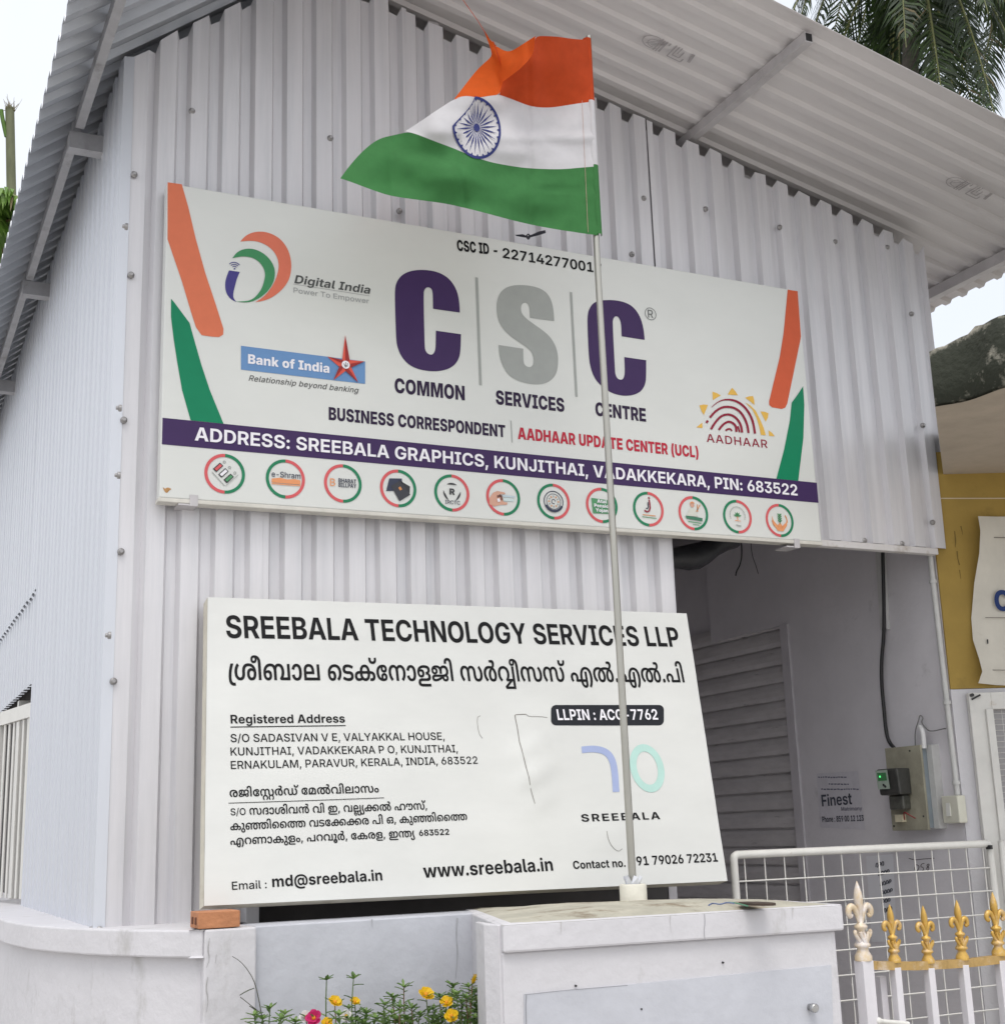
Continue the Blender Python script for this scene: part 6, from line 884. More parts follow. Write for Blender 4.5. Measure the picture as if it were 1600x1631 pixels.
# service badges
RINGR = ink('ring_red', (206, 92, 96)); RINGG = ink('ring_green', (40, 124, 88))
cen = [(358, 754.7), (454.6, 763), (546, 770.2), (634, 778), (719.3, 785.3), (801, 792.3), (881, 799), (957.8, 805), (1031.8, 811), (1103.4, 817.5), (1173.5, 823), (1240.7, 829)]
RB = 0.0745
names = ['voting slip', 'labour card', 'bill payment', 'passport', 'rail ticket', 'hand and card', 'round seal', 'pension', 'letter J', 'farmer', 'green sprout', 'cupped hands']
BN = ink('navy', (62, 66, 84)); GOLD = ink('gold', (206, 140, 88)); SKIN = ink('skin', (206, 160, 140)); BLK2 = ink('soft_black', (58, 58, 62)); GRN2 = ink('leaf_green', (86, 146, 104)); ORG2 = ink('badge_orange', (222, 150, 104)); PASS = ink('passport', (66, 66, 72))
for i, c in enumerate(cen):
    u = P1.uv(*c); bd = thing('service_badge', None, None); bd.parent = s1; bd.location = P1.p(u[0], u[1], .0)-s1.location
    def B(fn, m, nm='badge_picture'):
        mb = MB(); fn(mb); o = mb.build(nm, m, bd, loc=None); return o
    def q(x, y, off=.0025): return P1.p(u[0]+x*RB, u[1]+y*RB, off)
    def pol(pts, off=.0025): return lambda mb: mb.poly([q(x, y, off) for x, y in pts])
    def stk(pts, wd, off=.003):
        def f(mb):
            for a, b in zip(pts, pts[1:]):
                a_ = Vector(a); b_ = Vector(b); d = (b_-a_).normalized(); n = Vector((-d.y, d.x))*wd/2
                mb.add([q(*(a_-n), off), q(*(b_-n), off), q(*(b_+n), off), q(*(a_+n), off)], [(0, 1, 2, 3)])
        return f
    def rng(r0, r1, a0, a1, off=.002, cx=0, cy=0, sy=1): return lambda mb: ring_uv(mb, P1, (u[0]+cx*RB, u[1]+cy*RB), r0*RB, r1*RB, R_(a0), R_(a1), off, 0, 28, sy)
    def txt(s, x0, x1, y, h, font='bold', off=.003):
        def f(mb):
            run, a, b = glyph_run(font, [ord(ch) for ch in s]); sx = (x1-x0)/(b-a); sy = h/727
            for xx, key in run:
                V, T = glyph_tris(font, key); mb.add([q(x0+(px+xx-a)*sx, y+py*sy, off) for px, py in V], T)
        return f
    L, Rr = (RINGR, RINGG) if i % 2 == 0 else (RINGG, RINGR)
    if i == 3: L, Rr = RINGR, RINGG
    if i in (0, 2, 3, 5, 7, 9, 11): L, Rr = RINGR, RINGG
    else: L, Rr = RINGG, RINGR
    B(rng(.86, 1.02, 90, 270), L, 'badge_ring'); B(rng(.86, 1.02, -90, 90), Rr, 'badge_ring')
    if i == 0:
        for k, m in enumerate((ORG2, WHITEI, GRN2)):
            x, y = -.30+k*.27, .30-k*.26
            B(pol([(x-.30, y-.10), (x+.05, y+.25), (x+.22, y+.10), (x-.13, y-.26)]), BLK2); B(pol([(x-.23, y-.10), (x+.05, y+.18), (x+.16, y+.09), (x-.12, y-.19)], .004), RINGR if k == 0 else m)
            B(rng(.04, .075, 0, 360, cx=x+.27, cy=y+.30), GREYL)
        B(stk([(-.65, .05), (.0, -.62)], .04), GREYL); B(stk([(.05, -.62), (.68, 0)], .03), GREYL)
    elif i == 1:
        B(txt('e-Shram', -.72, .78, .06, .30, 'text'), BN); B(pol([(-.72, -.04), (-.3, .04), (.1, -.02), (.5, .03), (.78, -.02), (.78, -.24), (-.72, -.24)]), ORG2); B(stk([(-.72, -.30), (.78, -.30)], .05), ORG2)
    elif i == 2:
        B(txt('B', -.70, -.42, -.18, .40, 'text'), ORG2); B(txt('BHARAT', -.24, .72, .04, .22), BN); B(txt('BILLPAY', -.24, .72, -.20, .22), BN)
    elif i == 3:
        B(pol([(-.5, .50), (.2, .55), (.28, -.1), (-.68, -.2)]), BN); B(pol([(.05, .45), (.66, .15), (.62, -.3), (.0, .0)]), BLK2); B(pol([(-.42, .1), (.1, .42), (.66, -.30), (.05, -.70)], .004), PASS); B(pol([(-.02, .02), (.1, .1), (.2, -.05), (.08, -.12)], .005), GOLD)
    elif i == 4:
        for a in (90, 210, 330):
            def cres(mb, a=a):
                pts = [q(math.cos(R_(a+t))*.50, .05+math.sin(R_(a+t))*.50, .003) for t in range(-38, 39, 6)]+[q(math.cos(R_(a+t))*(.50-.10*math.cos(R_(t*2.3))), .05+math.sin(R_(a+t))*(.50-.10*math.cos(R_(t*2.3))), .003) for t in range(36, -39, -6)]
                mb.poly(pts)
            B(cres, BLK2)
        B(txt('R', -.14, .16, -.10, .34, 'heavy'), BLK2); B(txt('IRCTC', -.40, .46, -.62, .20, 'text'), BN)
    elif i == 5:
        B(pol([(-.84, -.1), (-.6, .22), (-.35, .33), (.1, .28), (.12, .18), (-.2, .16), (-.05, .0), (.0, -.25), (.25, -.28), (.2, -.4), (-.2, -.44), (-.55, -.55), (-.84, -.45)]), SKIN); B(stk([(-.38, .0), (-.15, .1), (-.1, -.18)], .12, .004), ink('skin_dark', (120, 84, 76))); B(pol([(-.05, .14), (.72, .12), (.70, .02), (-.03, .02)]), ink('card_blue', (190, 205, 212))); B(pol([(-.03, -.02), (.66, -.03), (.62, -.2), (.0, -.2)]), ink('card_pale', (200, 214, 214)))
        B(pol([(-.40, -.12), (-.25, -.08), (-.2, -.25), (-.35, -.3)], .005), WHITEI)
    elif i == 6:
        B(rng(.56, .61, 0, 360), BN); B(rng(.42, .45, 0, 360), BN); B(rng(.48, .62, 205, 335, .004), BN)
        for k in range(12): a = R_(30*k); B(stk([(.24*math.cos(a), .24*math.sin(a)), (.34*math.cos(a), .34*math.sin(a))], .07), GREYL if k % 2 else GOLD)
        B(rng(.1, .14, 0, 300), BN)
    elif i == 7:
        B(pol([(-.66, .38), (.66, .32), (.66, -.46), (-.6, -.50)]), GRN2); B(txt('Atal', -.32, .30, .12, .20, 'heavy', .005), WHITEI); B(txt('Pension', -.52, .56, -.14, .20, 'heavy', .005), WHITEI); B(txt('Yojana', -.44, .52, -.40, .20, 'heavy', .005), WHITEI)
    elif i == 8:
        B(stk([(.08, .55), (.12, .1), (.04, -.12), (-.12, -.18), (-.28, -.08)], .09), MAR); B(stk([(-.02, .40), (.0, .12), (-.08, .02), (-.16, .04)], .06), BN); B(rng(.03, .07, 0, 360, cx=.08, cy=.66), MAR)
        B(stk([(-.4, -.35), (.45, -.38)], .05), GOLD); B(stk([(-.45, -.48), (.5, -.52)], .04), GRN2)
    elif i == 9:
        B(pol([(-.45, -.18), (-.28, .2), (-.1, .32), (.1, .25), (.3, -.18)]), ink('shirt_pale', (205, 205, 195))); B(rng(0, .14, 0, 360, cx=-.05, cy=.48), SKIN); B(rng(.10, .17, 20, 170, .004, cx=-.05, cy=.52), ORG2); B(stk([(.2, .1), (.5, .55)], .05), GOLD); B(stk([(.3, .1), (.3, .55)], .05), GOLD)
        B(pol([(-.56, -.18), (.6, -.26), (.56, -.46), (-.52, -.36)], .004), ink('banner_green', (70, 120, 96))); B(stk([(-.4, -.52), (.5, -.58)], .05), GRN2); B(stk([(-.1, -.68), (.35, -.7)], .04), GRN2)
    elif i == 10:
        for k in range(22): a = R_(-20+k*10.5); B(stk([(.50*math.cos(a), .06+.50*math.sin(a)), (.56*math.cos(a), .06+.56*math.sin(a))], .06), GREYL)
        for a in (20, 60, 120, 160, 90): B(pol([(0, .0), (.16*math.cos(R_(a-22)), .16*math.sin(R_(a-22))+.0), (.30*math.cos(R_(a)), .30*math.sin(R_(a))), (.16*math.cos(R_(a+22)), .16*math.sin(R_(a+22)))]), GRN2)
        B(stk([(0, 0), (.0, -.2)], .06), ORG2); B(stk([(-.2, -.24), (.2, -.26)], .04), ORG2); B(stk([(-.15, -.52), (.2, -.56)], .07), GREYL)
    else:
        B(pol([(-.56, .25), (-.45, -.05), (-.2, -.3), (0, -.62), (.2, -.3), (.45, -.1), (.56, .2), (.5, -.3), (.2, -.66), (-.2, -.66), (-.52, -.25)]), ORG2); B(pol([(-.2, -.35), (0, -.1), (.2, -.38), (.0, -.6)]), ORG2)
        for sg in (-1, 1): B(rng(.50, .58, 180 if sg < 0 else -10, 130+90 if sg < 0 else 40, cx=0, cy=-.02), GOLD)
        B(stk([(0, -.25), (.02, .42)], .05), GRN2)
        for k in range(4):
            for sg in (-1, 1): B(stk([(0, -.1+.13*k), (sg*.14, .02+.13*k)], .07), GRN2)
mb = MB(); px_poly(mb, P1, smooth_pts([(259, 775), (263, 779), (267, 776), (274, 779), (270, 781), (266, 786), (262, 783)], True, 1), .001); mb.build('rust_patch', mat('rust', (.40, .22, .09), .9, var=.3, scale=60), s1)
tie = MB(); tie.grid([[at_y(x, y, D1-.012+.004*math.sin(x)) for x, y in ((820, 374), (832, 373), (840, 376), (848, 373), (858, 368.5), (868, 366.5))], [at_y(x, y, D1-.02) for x, y in ((822, 376), (833, 378), (841, 379), (849, 377), (860, 374), (869, 371))]])
tie.tube(smooth3([at_y(*p, D1-.015) for p in ((838, 376), (841, 382), (844, 377), (841, 372), (838, 376))]), .003, 6)
tag(tie.build('cloth_tie', mat('black_cloth', (.02, .02, .03), .8), loc=at_y(843, 376, D1-.015)), 'scrap of black cloth tied at the top edge of the large signboard under the flag', 'cloth')

# ================================================================ LOWER SIGNBOARD (leans back against the sheet)
YB, YT = 4.55, 4.794
b0, b1 = at_y(325, 1443, YB), at_y(1158, 1403, YB); t0, t1 = at_y(331, 951, YT), at_y(1093, 977, YT)
P2 = Plane((b0+b1)/2, (b1-b0)+(t1-t0), (t0-b0)+(t1-b1))
s2 = thing('company_signboard', 'white two-language company signboard with torn vinyl leaning on an orange brick against the wall', 'signboard', tuple((b0+b1)/2))
VIN = mat('sign_vinyl_lower', (0.645, 0.65, 0.63), rough=0.36, var=0.045, scale=2.0, stretch=(1, 1, 2.5), bump=.05, bscale=4, stain=(.50, .50, .46), sthr=(.66, .95), sscale=2.6)
def U(p): return P2.uv(*p)
N = 40; rows = []
ulb, urb, ult, urt = [U(p) for p in ((325, 1443), (1158, 1403), (331, 951), (1093, 977))]
bc = U((848, 1225)); bc2 = U((965, 1335))
def bulge(u, v):
    d = math.hypot((u-bc[0])/.11, (v-bc[1])/.17); d2 = math.hypot((u-bc2[0])/.09, (v-bc2[1])/.05)
    edge = min(1, max(0, (v-min(ulb[1], urb[1]))/.05))
    return .022*math.exp(-d*d*1.6)*(1+.22*math.sin(u*42+v*26)+.22*math.sin(u*24-v*55))+.005*math.exp(-d2*d2)+.0012*noise.noise(Vector((u*5, v*7, 0)))
def soff(u, v, off): return P2.p(u, v, off+bulge(u, v))
for j in range(N+1):
    r = []
    for i in range(N*2+1):
        a, c = i/(2*N), j/N
        u = (ulb[0]*(1-a)+urb[0]*a)*(1-c)+(ult[0]*(1-a)+urt[0]*a)*c; v = (ulb[1]*(1-a)+urb[1]*a)*(1-c)+(ult[1]*(1-a)+urt[1]*a)*c
        r.append(soff(u, v, 0))
    rows.append(r)
mb = MB(); mb.grid(rows, 0, True); mb.build('vinyl_face', VIN, s2)
mb = MB(); nn = P2.n; c = [P2.p(*q, -.003) for q in (ulb, urb, urt, ult)]; k = [p-nn*.062 for p in c]
mb.add(c+k, [(4, 5, 6, 7), (0, 1, 5, 4), (1, 2, 6, 5), (2, 3, 7, 6), (3, 0, 4, 7)])
mb.build('frame', mat('sign_side', (.58, .55, .46), .55, var=.12, scale=6, stain=(.30, .24, .16), sthr=(.6, .85), sscale=7), s2)
class BulgePlane(Plane):
    def __init__(s): s.o, s.eu, s.ev, s.n = P2.o, P2.eu, P2.ev, P2.n
    def p(s, u, v, off=0.0): return soff(u, v, off)
PB = BulgePlane()
def line2(s, bl, br, h, m=BLACKI, font='bold', off=.0015, cap=None, name='lettering', **k):
    mb = MB(); text_into(mb, PB, s, bl, br, h=h, font=font, off=off, capunits=cap, **k); return mb.build(name, m, s2)
line2('SREEBALA TECHNOLOGY SERVICES LLP', (361, 1016), (1083, 1030.5), 36)
XH = 545
line2(MAL_LINES['m1'], (364.6, 1083), (1090, 1087), 25.5, font='mal', cap=XH)
line2('Registered Address', (367.5, 1152.6), (549.6, 1151), 13.8)
mb = MB(); px_stroke(mb, PB, [(367, 1158.3), (458, 1157), (550.4, 1155.8)], 1.4, .0015, it=0); mb.build('underline', BLACKI, s2)
line2('S/O SADASIVAN V E, VALYAKKAL HOUSE,', (367.5, 1182.2), (708, 1178.5), 12.8, font='text'); line2('KUNJITHAI, VADAKKEKARA P O, KUNJITHAI,', (367.5, 1203.5), (729, 1198.3), 12.8, font='text'); line2('ERNAKULAM, PARAVUR, KERALA, INDIA, 683522', (368, 1225), (760.7, 1216.6), 12.8, font='text')
line2(MAL_LINES['m2'], (366, 1269.7), (603.5, 1262), 11.0, font='mal', cap=XH)
mb = MB(); px_stroke(mb, PB, [(364, 1279.3), (490, 1275.4), (611.4, 1270.8)], 1.0, .0015, it=0); mb.build('underline', BLACKI, s2)
line2('S/O', (367.5, 1298.8), (391.5, 1298), 11, font='text'); line2(MAL_LINES['m3'], (397.5, 1298), (680, 1289.3), 10.5, font='mal', cap=XH)
line2(MAL_LINES['m4'], (367, 1322.5), (744, 1306.3), 10.5, font='mal', cap=XH)
line2(MAL_LINES['m5'], (367, 1345.9), (660.5, 1333), 10.5, font='mal', cap=XH); line2('683522', (667.5, 1331.5), (715.4, 1329.6), 9.5)
line2('Email :', (369.7, 1417.4), (425, 1414.6), 13, font='text'); line2('md@sreebala.in', (434, 1413), (609, 1402.3), 18)
line2('www.sreebala.in', (674.8, 1398.3), (880.9, 1386.8), 22)
line2('Contact no.', (913, 1384.3), (995.8, 1380.7), 13); line2('+91 79026 72231', (1004, 1379.2), (1142.7, 1372.4), 14.5)
def rrect(x0, y0, x1, y1, r, k=5):
    P = []
    for cx, cy, a in ((x1-r, y0+r, -90), (x1-r, y1-r, 0), (x0+r, y1-r, 90), (x0+r, y0+r, 180)):
        for i in range(k+1): t = R_(a+90*i/k); P.append((cx+math.cos(t)*r, cy+math.sin(t)*r))
    return P
mb = MB(); RR = rrect(877, 1123, 1056.5, 1155.5, 8); mb.poly([PB.p(*U(p), .0012) for p in RR]); mb.build('number_plate', ink('slate', (34, 36, 42)), s2)
line2('LLPIN : ACG-7762', (887.4, 1147.5), (1047, 1146.8), 17.2, WHITEI, 'bold', .0045)
mb = MB(); px_stroke(mb, PB, [(925.8, 1194.5), (945, 1192.5), (962, 1196), (972, 1205), (978, 1222), (980.5, 1261.5)], 10.5, .0015, it=2); mb.build('logo_arch', ink('logo_blue', (160, 172, 208)), s2)
mb = MB(); cu = U((1030, 1223.5)); du = abs(U((1057, 1223))[0]-U((1003, 1223))[0])/2; dv = abs(U((1030, 1185))[1]-U((1030, 1262))[1])/2
rows = []
for kk in range(37):
    t = 2*math.pi*kk/36; rows.append([PB.p(cu[0]+math.cos(t)*(du-w_), cu[1]+math.sin(t)*(dv-w_), .0015) for w_ in (0, .030)])
mb.grid(rows, 0, False); mb.build('logo_ring', ink('logo_teal', (178, 212, 204)), s2)
line2('SREEBALA', (926, 1309), (1051, 1304.8), 12, track=120, font='bold')
TEAR = ink('tear_dark', (128, 124, 119))
mb = MB(); px_stroke(mb, PB, [(837, 1138), (821, 1138.5), (819, 1140), (824, 1165), (826, 1188), (832, 1216), (840, 1250), (850, 1281)], (1.3, 1.3, .8), .001, it=1); mb.build('tear', TEAR, s2); mb = MB()
px_stroke(mb, PB, [(837, 1138), (842, 1142), (860, 1141.5), (871, 1143)], .8, .001, it=1); mb.build('tear', TEAR, s2); mb = MB(); px_stroke(mb, PB, [(965, 1324), (967, 1338), (974, 1350), (984, 1357), (990, 1352)], .8, .001, it=1); mb.build('tear', TEAR, s2); mb = MB()
px_stroke(mb, PB, [(765, 1140), (759, 1143), (762, 1168), (768, 1176)], .7, .001, it=1)
mb.build('tear', TEAR, s2)
brick = MB(); a = at_y(316, 1481.5, 4.43); b = at_y(382.5, 1477, 4.43); zt = at_y(325, 1455, 4.43).z; zb_ = 1.2765
brick.box(a.x, b.x, 4.43, 4.545, zb_, zt+.004); brick.box(a.x-.004, a.x+.001, 4.455, 4.47, zb_+.012, zt-.012, 1); brick.box(a.x-.004, a.x+.001, 4.50, 4.515, zb_+.012, zt-.012, 1)  # dark blocks paint the shade inside the slots of the brick end
o = brick.build('brick', [mat('orange_brick', (.44, .19, .09), .8, var=.14, scale=12, bump=.3, bscale=50), mat('brick_slot_shade', (.12, .05, .03), .9)], loc=((a.x+b.x)/2, 4.5, zb_)); bevel(o, .004)
tag(o, 'orange brick wedged under the lower left corner of the company signboard', 'brick')

# ================================================================ MASONRY IN FRONT
def strip_wall(mb, outer, inner, z0, z1, mi=0):
    n = len(outer); V = []
    for (a, b) in zip(outer, inner): V += [(a[0], a[1], z0), (a[0], a[1], z1), (b[0], b[1], z1), (b[0], b[1], z0)]
    F = []
    for i in range(n-1):
        for k in range(4): F.append((4*i+k, 4*i+(k+1) % 4, 4*(i+1)+(k+1) % 4, 4*(i+1)+k))
    F += [(0, 1, 2, 3), tuple(4*(n-1)+k for k in (3, 2, 1, 0))]
    mb.add(V, F, mi, False)
ZC0, ZC1 = 1.19, 1.274
edge = [at_z(*p, ZC0) for p in ((322.7, 1525.5), (304, 1526), (262, 1525.5), (220, 1524.5), (178, 1523), (135, 1521), (92, 1517.5), (50, 1513), (28, 1508.5), (6.8, 1503))]
edge = [(p.x, p.y) for p in edge]; edge.append((edge[-1][0]-.01, edge[-1][1]+1.5)); edge.append((edge[-1][0], 12.0))
def inset(path, d):
    out = []
    for i, p in enumerate(path):
        a = Vector(path[max(i-1, 0)]); b = Vector(path[min(i+1, len(path)-1)]); t = (b-a).normalized(); n = Vector((t.y, -t.x)); out.append((p[0]+n.x*d, p[1]+n.y*d))
    return out
cpar = thing('curved_parapet', 'low white plastered parapet wall curving round the left corner under the metal shop', 'wall', (0.9, 4.6, 0))
mb = MB(); strip_wall(mb, inset(edge, .032), inset(edge, .30), 0, ZC0-.001); mb.build('wall_face', PLASTER_W, cpar)
mb = MB(); strip_wall(mb, edge, inset(edge, .34), ZC0, ZC1); bevel(mb.build('coping', PLASTER_W, cpar), .006)
pier = MB(); a = at_y(326, 1480, 4.425); b = at_y(409, 1475, 4.425); pier.box(a.x, b.x, 4.425, 4.80, 0, 1.2735)
o = pier.build('wall_pier', PLASTER_W, loc=((a.x+b.x)/2, 4.6, 0)); bevel(o, .006); tag(o, 'white plastered pier with peeling left edge carrying the orange brick', 'pier'); o_pier = o
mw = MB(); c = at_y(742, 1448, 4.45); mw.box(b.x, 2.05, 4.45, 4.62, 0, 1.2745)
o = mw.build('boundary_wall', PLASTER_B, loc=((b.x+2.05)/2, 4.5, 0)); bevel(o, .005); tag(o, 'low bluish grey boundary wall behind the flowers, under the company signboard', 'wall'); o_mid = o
plp = Plane((0, 4.4245, 0), (1, 0, 0), (0, 0, 1)); plm2 = Plane((0, 4.4495, 0), (1, 0, 0), (0, 0, 1)); CRK = mat('crack_pale', (.34, .33, .33), .85, var=.2, scale=40)
for pts in ([(334, 1494), (331, 1512), (334, 1528), (329, 1541)], [(331, 1556), (328, 1575), (332, 1592), (329, 1612)], [(345, 1520), (343, 1534)]):
    mb = MB(); px_stroke(mb, plp, pts, (.6, 2.0, 1.0, .5), .001, it=1); q = mb.build('peeled_patch', CRK, o_pier)
for pts, wd in (([(728, 1462), (726, 1490), (729, 1520), (725, 1560)], (3, 1.5, 2.2, .6)), ([(592, 1464), (593, 1476)], (2, .5))):
    mb = MB(); px_stroke(mb, plm2, pts, wd, .001, it=2); mb.build('damp_streak', mat('damp_grey', (.36, .365, .39), .85, var=.15, scale=30), o_mid)
# gate pillar
gp = thing('gate_pillar', 'broad white plastered gate pillar with a thick coping carrying the flagpole', 'pillar', (2.4, 4.1, 0))
ZP = 1.277; ZPB = at_y(800.5, 1518.6, 3.807).z
f0 = at_z(800, 1472, ZP); f1 = at_z(1341, 1440, ZP); dirp = (f1-f0).normalized(); back = Vector((-dirp.y, dirp.x, 0))
k0 = at_z(740, 1448, ZP); k1 = f1+back*.40
def quadbox(mb, a, b, c, d, z0, z1): mb.hexa([(p.x, p.y, z0) for p in (a, b, c, d)]+[(p.x, p.y, z1) for p in (a, b, c, d)])
mb = MB(); quadbox(mb, f0, f1, k1, k0, ZPB, ZP); bevel(mb.build('coping', PLASTER_W, gp), .007, 2)
in_ = .022
mb = MB(); quadbox(mb, f0+back*in_+dirp*.004, f1+back*in_-dirp*in_, k1-dirp*in_, k0+dirp*.03, 0, ZPB-.0005); bevel(mb.build('shaft', PLASTER_W, gp), .006)
e0 = at_z(770, 1470.5, ZP); q0 = f0+back*.03
mb = MB(); quadbox(mb, q0-dirp*.004, q0+dirp*.06, k0+dirp*.06, k0-dirp*.002, 0, ZP-.003)
quadbox(mb, Vector((e0.x, e0.y, 0)), q0-dirp*.001, q0-dirp*.001+back*.16, Vector((e0.x+.035, e0.y+.14, 0)), 0, ZP-.0015); bevel(mb.build('side_face', PLASTER_W, gp), .005)
DRIP = mat('drip_stain', (.49, .48, .48), .85, var=.1, scale=20)
def drip(px, y0, y1, wd, off):
    mb = MB(); rd = random.Random(int(px)); px_stroke(mb, pf0, [(px, y0), (px+rd.uniform(-1, 1), (y0*2+y1)/3), (px+rd.uniform(-1, 1.5), y1)], (wd, wd*.7, .3), off, it=2); mb.build('drip_stain', DRIP, gp)
pf0 = Plane(f0, dirp, (0, 0, 1))
for px, y0, y1, wd in ((893, 1468, 1489, 2.4), (1067, 1458, 1486, 1.6), (1262, 1446, 1464, 2.6)): drip(px, y0, y1, wd, .001)
mb = MB(); px_stroke(mb, pf0, [(1121, 1456), (1122, 1470), (1120, 1484), (1122, 1497)], .7, .0014, it=1); mb.build('crack', mat('crack_grey', (.22, .22, .24), .8), gp)
# mounded screed on top of the pillar
SCREED = mat('screed', (.43, .41, .34), .85, var=.2, scale=7, bump=.3, bscale=30, stain=(.17, .12, .07), sthr=(.53, .68), sscale=4)
mb = MB(); rows = []
for j in range(13):
    r = []
    for i in range(21):
        s, t = i/20, j/12; p = (f0*(1-s)+f1*s)*(1-t)+(k0*(1-s)+k1*s)*t
        e = min(s, 1-s, t, (1-t)*.9+.05)*2; hgt = .022*min(1, e*1.6)**1.1+.003*noise.noise(Vector((s*9, t*7, 2)))*min(1, e*4)
        r.append((p.x, p.y, ZP+.0005+hgt if e > .02 else ZP-.004))
    rows.append(r)
mb.grid(rows, 0, True); mb.build('screed_top', SCREED, gp)
# smoother render panel, crack and anchor bolt on the front face
pf = Plane(f0+back*in_, dirp, (0, 0, 1))
mb = MB(); q = [pf.p(*pf.uv(*p), .004) for p in ((834, 1584), (1322, 1537), (1330, 1800), (834, 1840))]; mb.prism(q, -pf.n*.006); mb.build('render_panel', PLASTER_B, gp)
mb = MB(); px_stroke(mb, pf, [(837, 1584), (836, 1600), (837, 1640)], 1.2, .0055, it=0); px_stroke(mb, pf, [(834, 1584), (900, 1577), (998, 1569)], .7, .0055, it=0); mb.build('crack', mat('crack_grey', (.22, .22, .24), .8), gp)
mb = MB(); c = pf.p(*pf.uv(1288, 1604), 0); mb.lathe(c, [(.012, 0), (.012, .02), (.0145, .021), (.0145, .034), (.011, .037)], 16, 0, pf.n); mb.build('anchor_bolt', mat('bolt_chrome', (.5, .5, .5), .25, .9, var=.1, scale=80), gp)
for p in ((1020, 1607), (916, 1570), (1150, 1533)):
    mb = MB(); mb.lathe(pf.p(*pf.uv(*p), .0), [(.0035, 0), (.003, .0065)], 8, 0, pf.n); mb.build('nail', BLACKP, gp)
mb = MB()
mb.tube(smooth3([at_z(*p, 1.313+.004*i) for i, p in enumerate(((1128, 1442), (1135, 1438), (1146, 1441), (1157, 1437), (1168, 1439)))]), .0022, 6); mb.tube(smooth3([at_z(*p, 1.312) for p in ((1160, 1437), (1170, 1438), (1178, 1440), (1190, 1443))]), .0022, 6, mi=1)
tag(mb.build('wire_scrap', [mat('wire_blue', (.12, .16, .3), .5), mat('wire_green', (.05, .22, .12), .5)], loc=at_z(1150, 1440, 1.313)), 'scrap of blue and green wire lying on the gate pillar top', 'wire')
pl_ = MB(); c = at_z(1222, 1437, 1.30); pl_.lathe((c.x-.02, c.y+.03, 1.292), [(.085, 0), (.085, .007)], 20, 0, (0, 0, 1), .45)
tag(pl_.build('rusty_plate', mat('rust_dark', (.06, .04, .03), .85, var=.4, scale=18), loc=(c.x, c.y, 1.292)), 'dark rusty metal scrap lying at the right end of the gate pillar top', 'plate')

# ================================================================ FLAGPOLE AND FLAG
YPOLE = 4.2
pb = at_y(1008, 1420, YPOLE); ptop = at_y(937, 58, YPOLE); zb_ = at_y(1008, 1432, YPOLE).z
fp = thing('flagpole', 'slim stainless steel flagpole standing in a white socket on the gate pillar', 'flagpole', (pb.x, YPOLE, zb_))
mb = MB(); mb.tube([(pb.x, YPOLE, zb_+.02)]+[at_y(*p, YPOLE) for p in ((979.5, 915), (951.5, 430), (947.5, 350), (943.5, 240), (937, 58))], [.0135, .013, .0125, .0122, .012, .0115], 16)
mb.build('pole', mat('stainless', (.42, .41, .37), .3, .8, var=.08, scale=30, stretch=(1, 1, .1), stain=(.30, .26, .2), sthr=(.62, .9), sscale=12, sstretch=(1, 1, .15)), fp)
mb = MB(); mb.lathe((pb.x, YPOLE, zb_-.02), [(.047, 0), (.047, .066), (.044, .070), (.03, .071), (.02, .060)], 24); mb.build('socket', mat('socket_white', (.66, .64, .56), .6, var=.08, scale=10, bump=.15), fp)
mb = MB()
for k in range(7):
    a = k*.9; r = .02; c = Vector((pb.x+math.cos(a)*r, YPOLE+math.sin(a)*r, zb_+.048)); d = Vector((math.cos(a), math.sin(a), 0)); t = Vector((-d.y, d.x, 0))
    mb.add([c-t*.014, c+t*.014, c+d*.014+t*.01+Vector((0, 0, .026)), c+d*.006-t*.004+Vector((0, 0, .032))], [(0, 1, 2, 3)])
mb.build('paper_wedge', mat('paper_wedge', (.72, .74, .8), .6, var=.04), fp)

flag = thing('flag', 'indian tricolour flag with navy spoked wheel blowing left from the pole, top corner flipped over', 'flag', (ptop.x, YPOLE, at_y(952, 372, YPOLE).z))
FO, FS = (520, 0), .33750
def fpt(p, off=0.0):
    return at_y(FO[0]+p[0]*FS, FO[1]+p[1]*FS, YPOLE+off)
def resample(pts, n):
    P = [Vector((p[0], p[1], p[2] if len(p) > 2 else 0)) for p in pts]
    for _ in range(3):
        o = [P[0]]
        for i in range(1, len(P)-1): o += [P[i]*.75+P[i-1]*.25, P[i]*.75+P[i+1]*.25]
        P = o+[P[-1]]
    L = [0]
    for a, b in zip(P, P[1:]): L.append(L[-1]+(b-a).length)
    out = []
    for k in range(n):
        s = L[-1]*k/(n-1); i = next((j for j in range(1, len(L)) if L[j] >= s-1e-6), len(L)-1); f = (s-L[i-1])/max(L[i]-L[i-1], 1e-9); out.append(P[i-1]*(1-f)+P[i]*f)
    return out
def fwave(x, y):
    s = (1240-x)/1200.0
    return -.012+.035*math.sin(s*7.5+.4+y*.0012)*min(1, s*5)+.020*math.sin(s*15+y*.004)*min(1, s*4)+.05*s*math.sin(y*.004+1.2)+(.011*math.sin(y*.030+s*9)+.010*math.sin(y*.021-s*14+1))*math.sin(s*3.1)*min(1, s*6)+.010*math.sin(s*34+y*.006)*(.4+.6*math.sin(y*.005))*min(1, s*5)
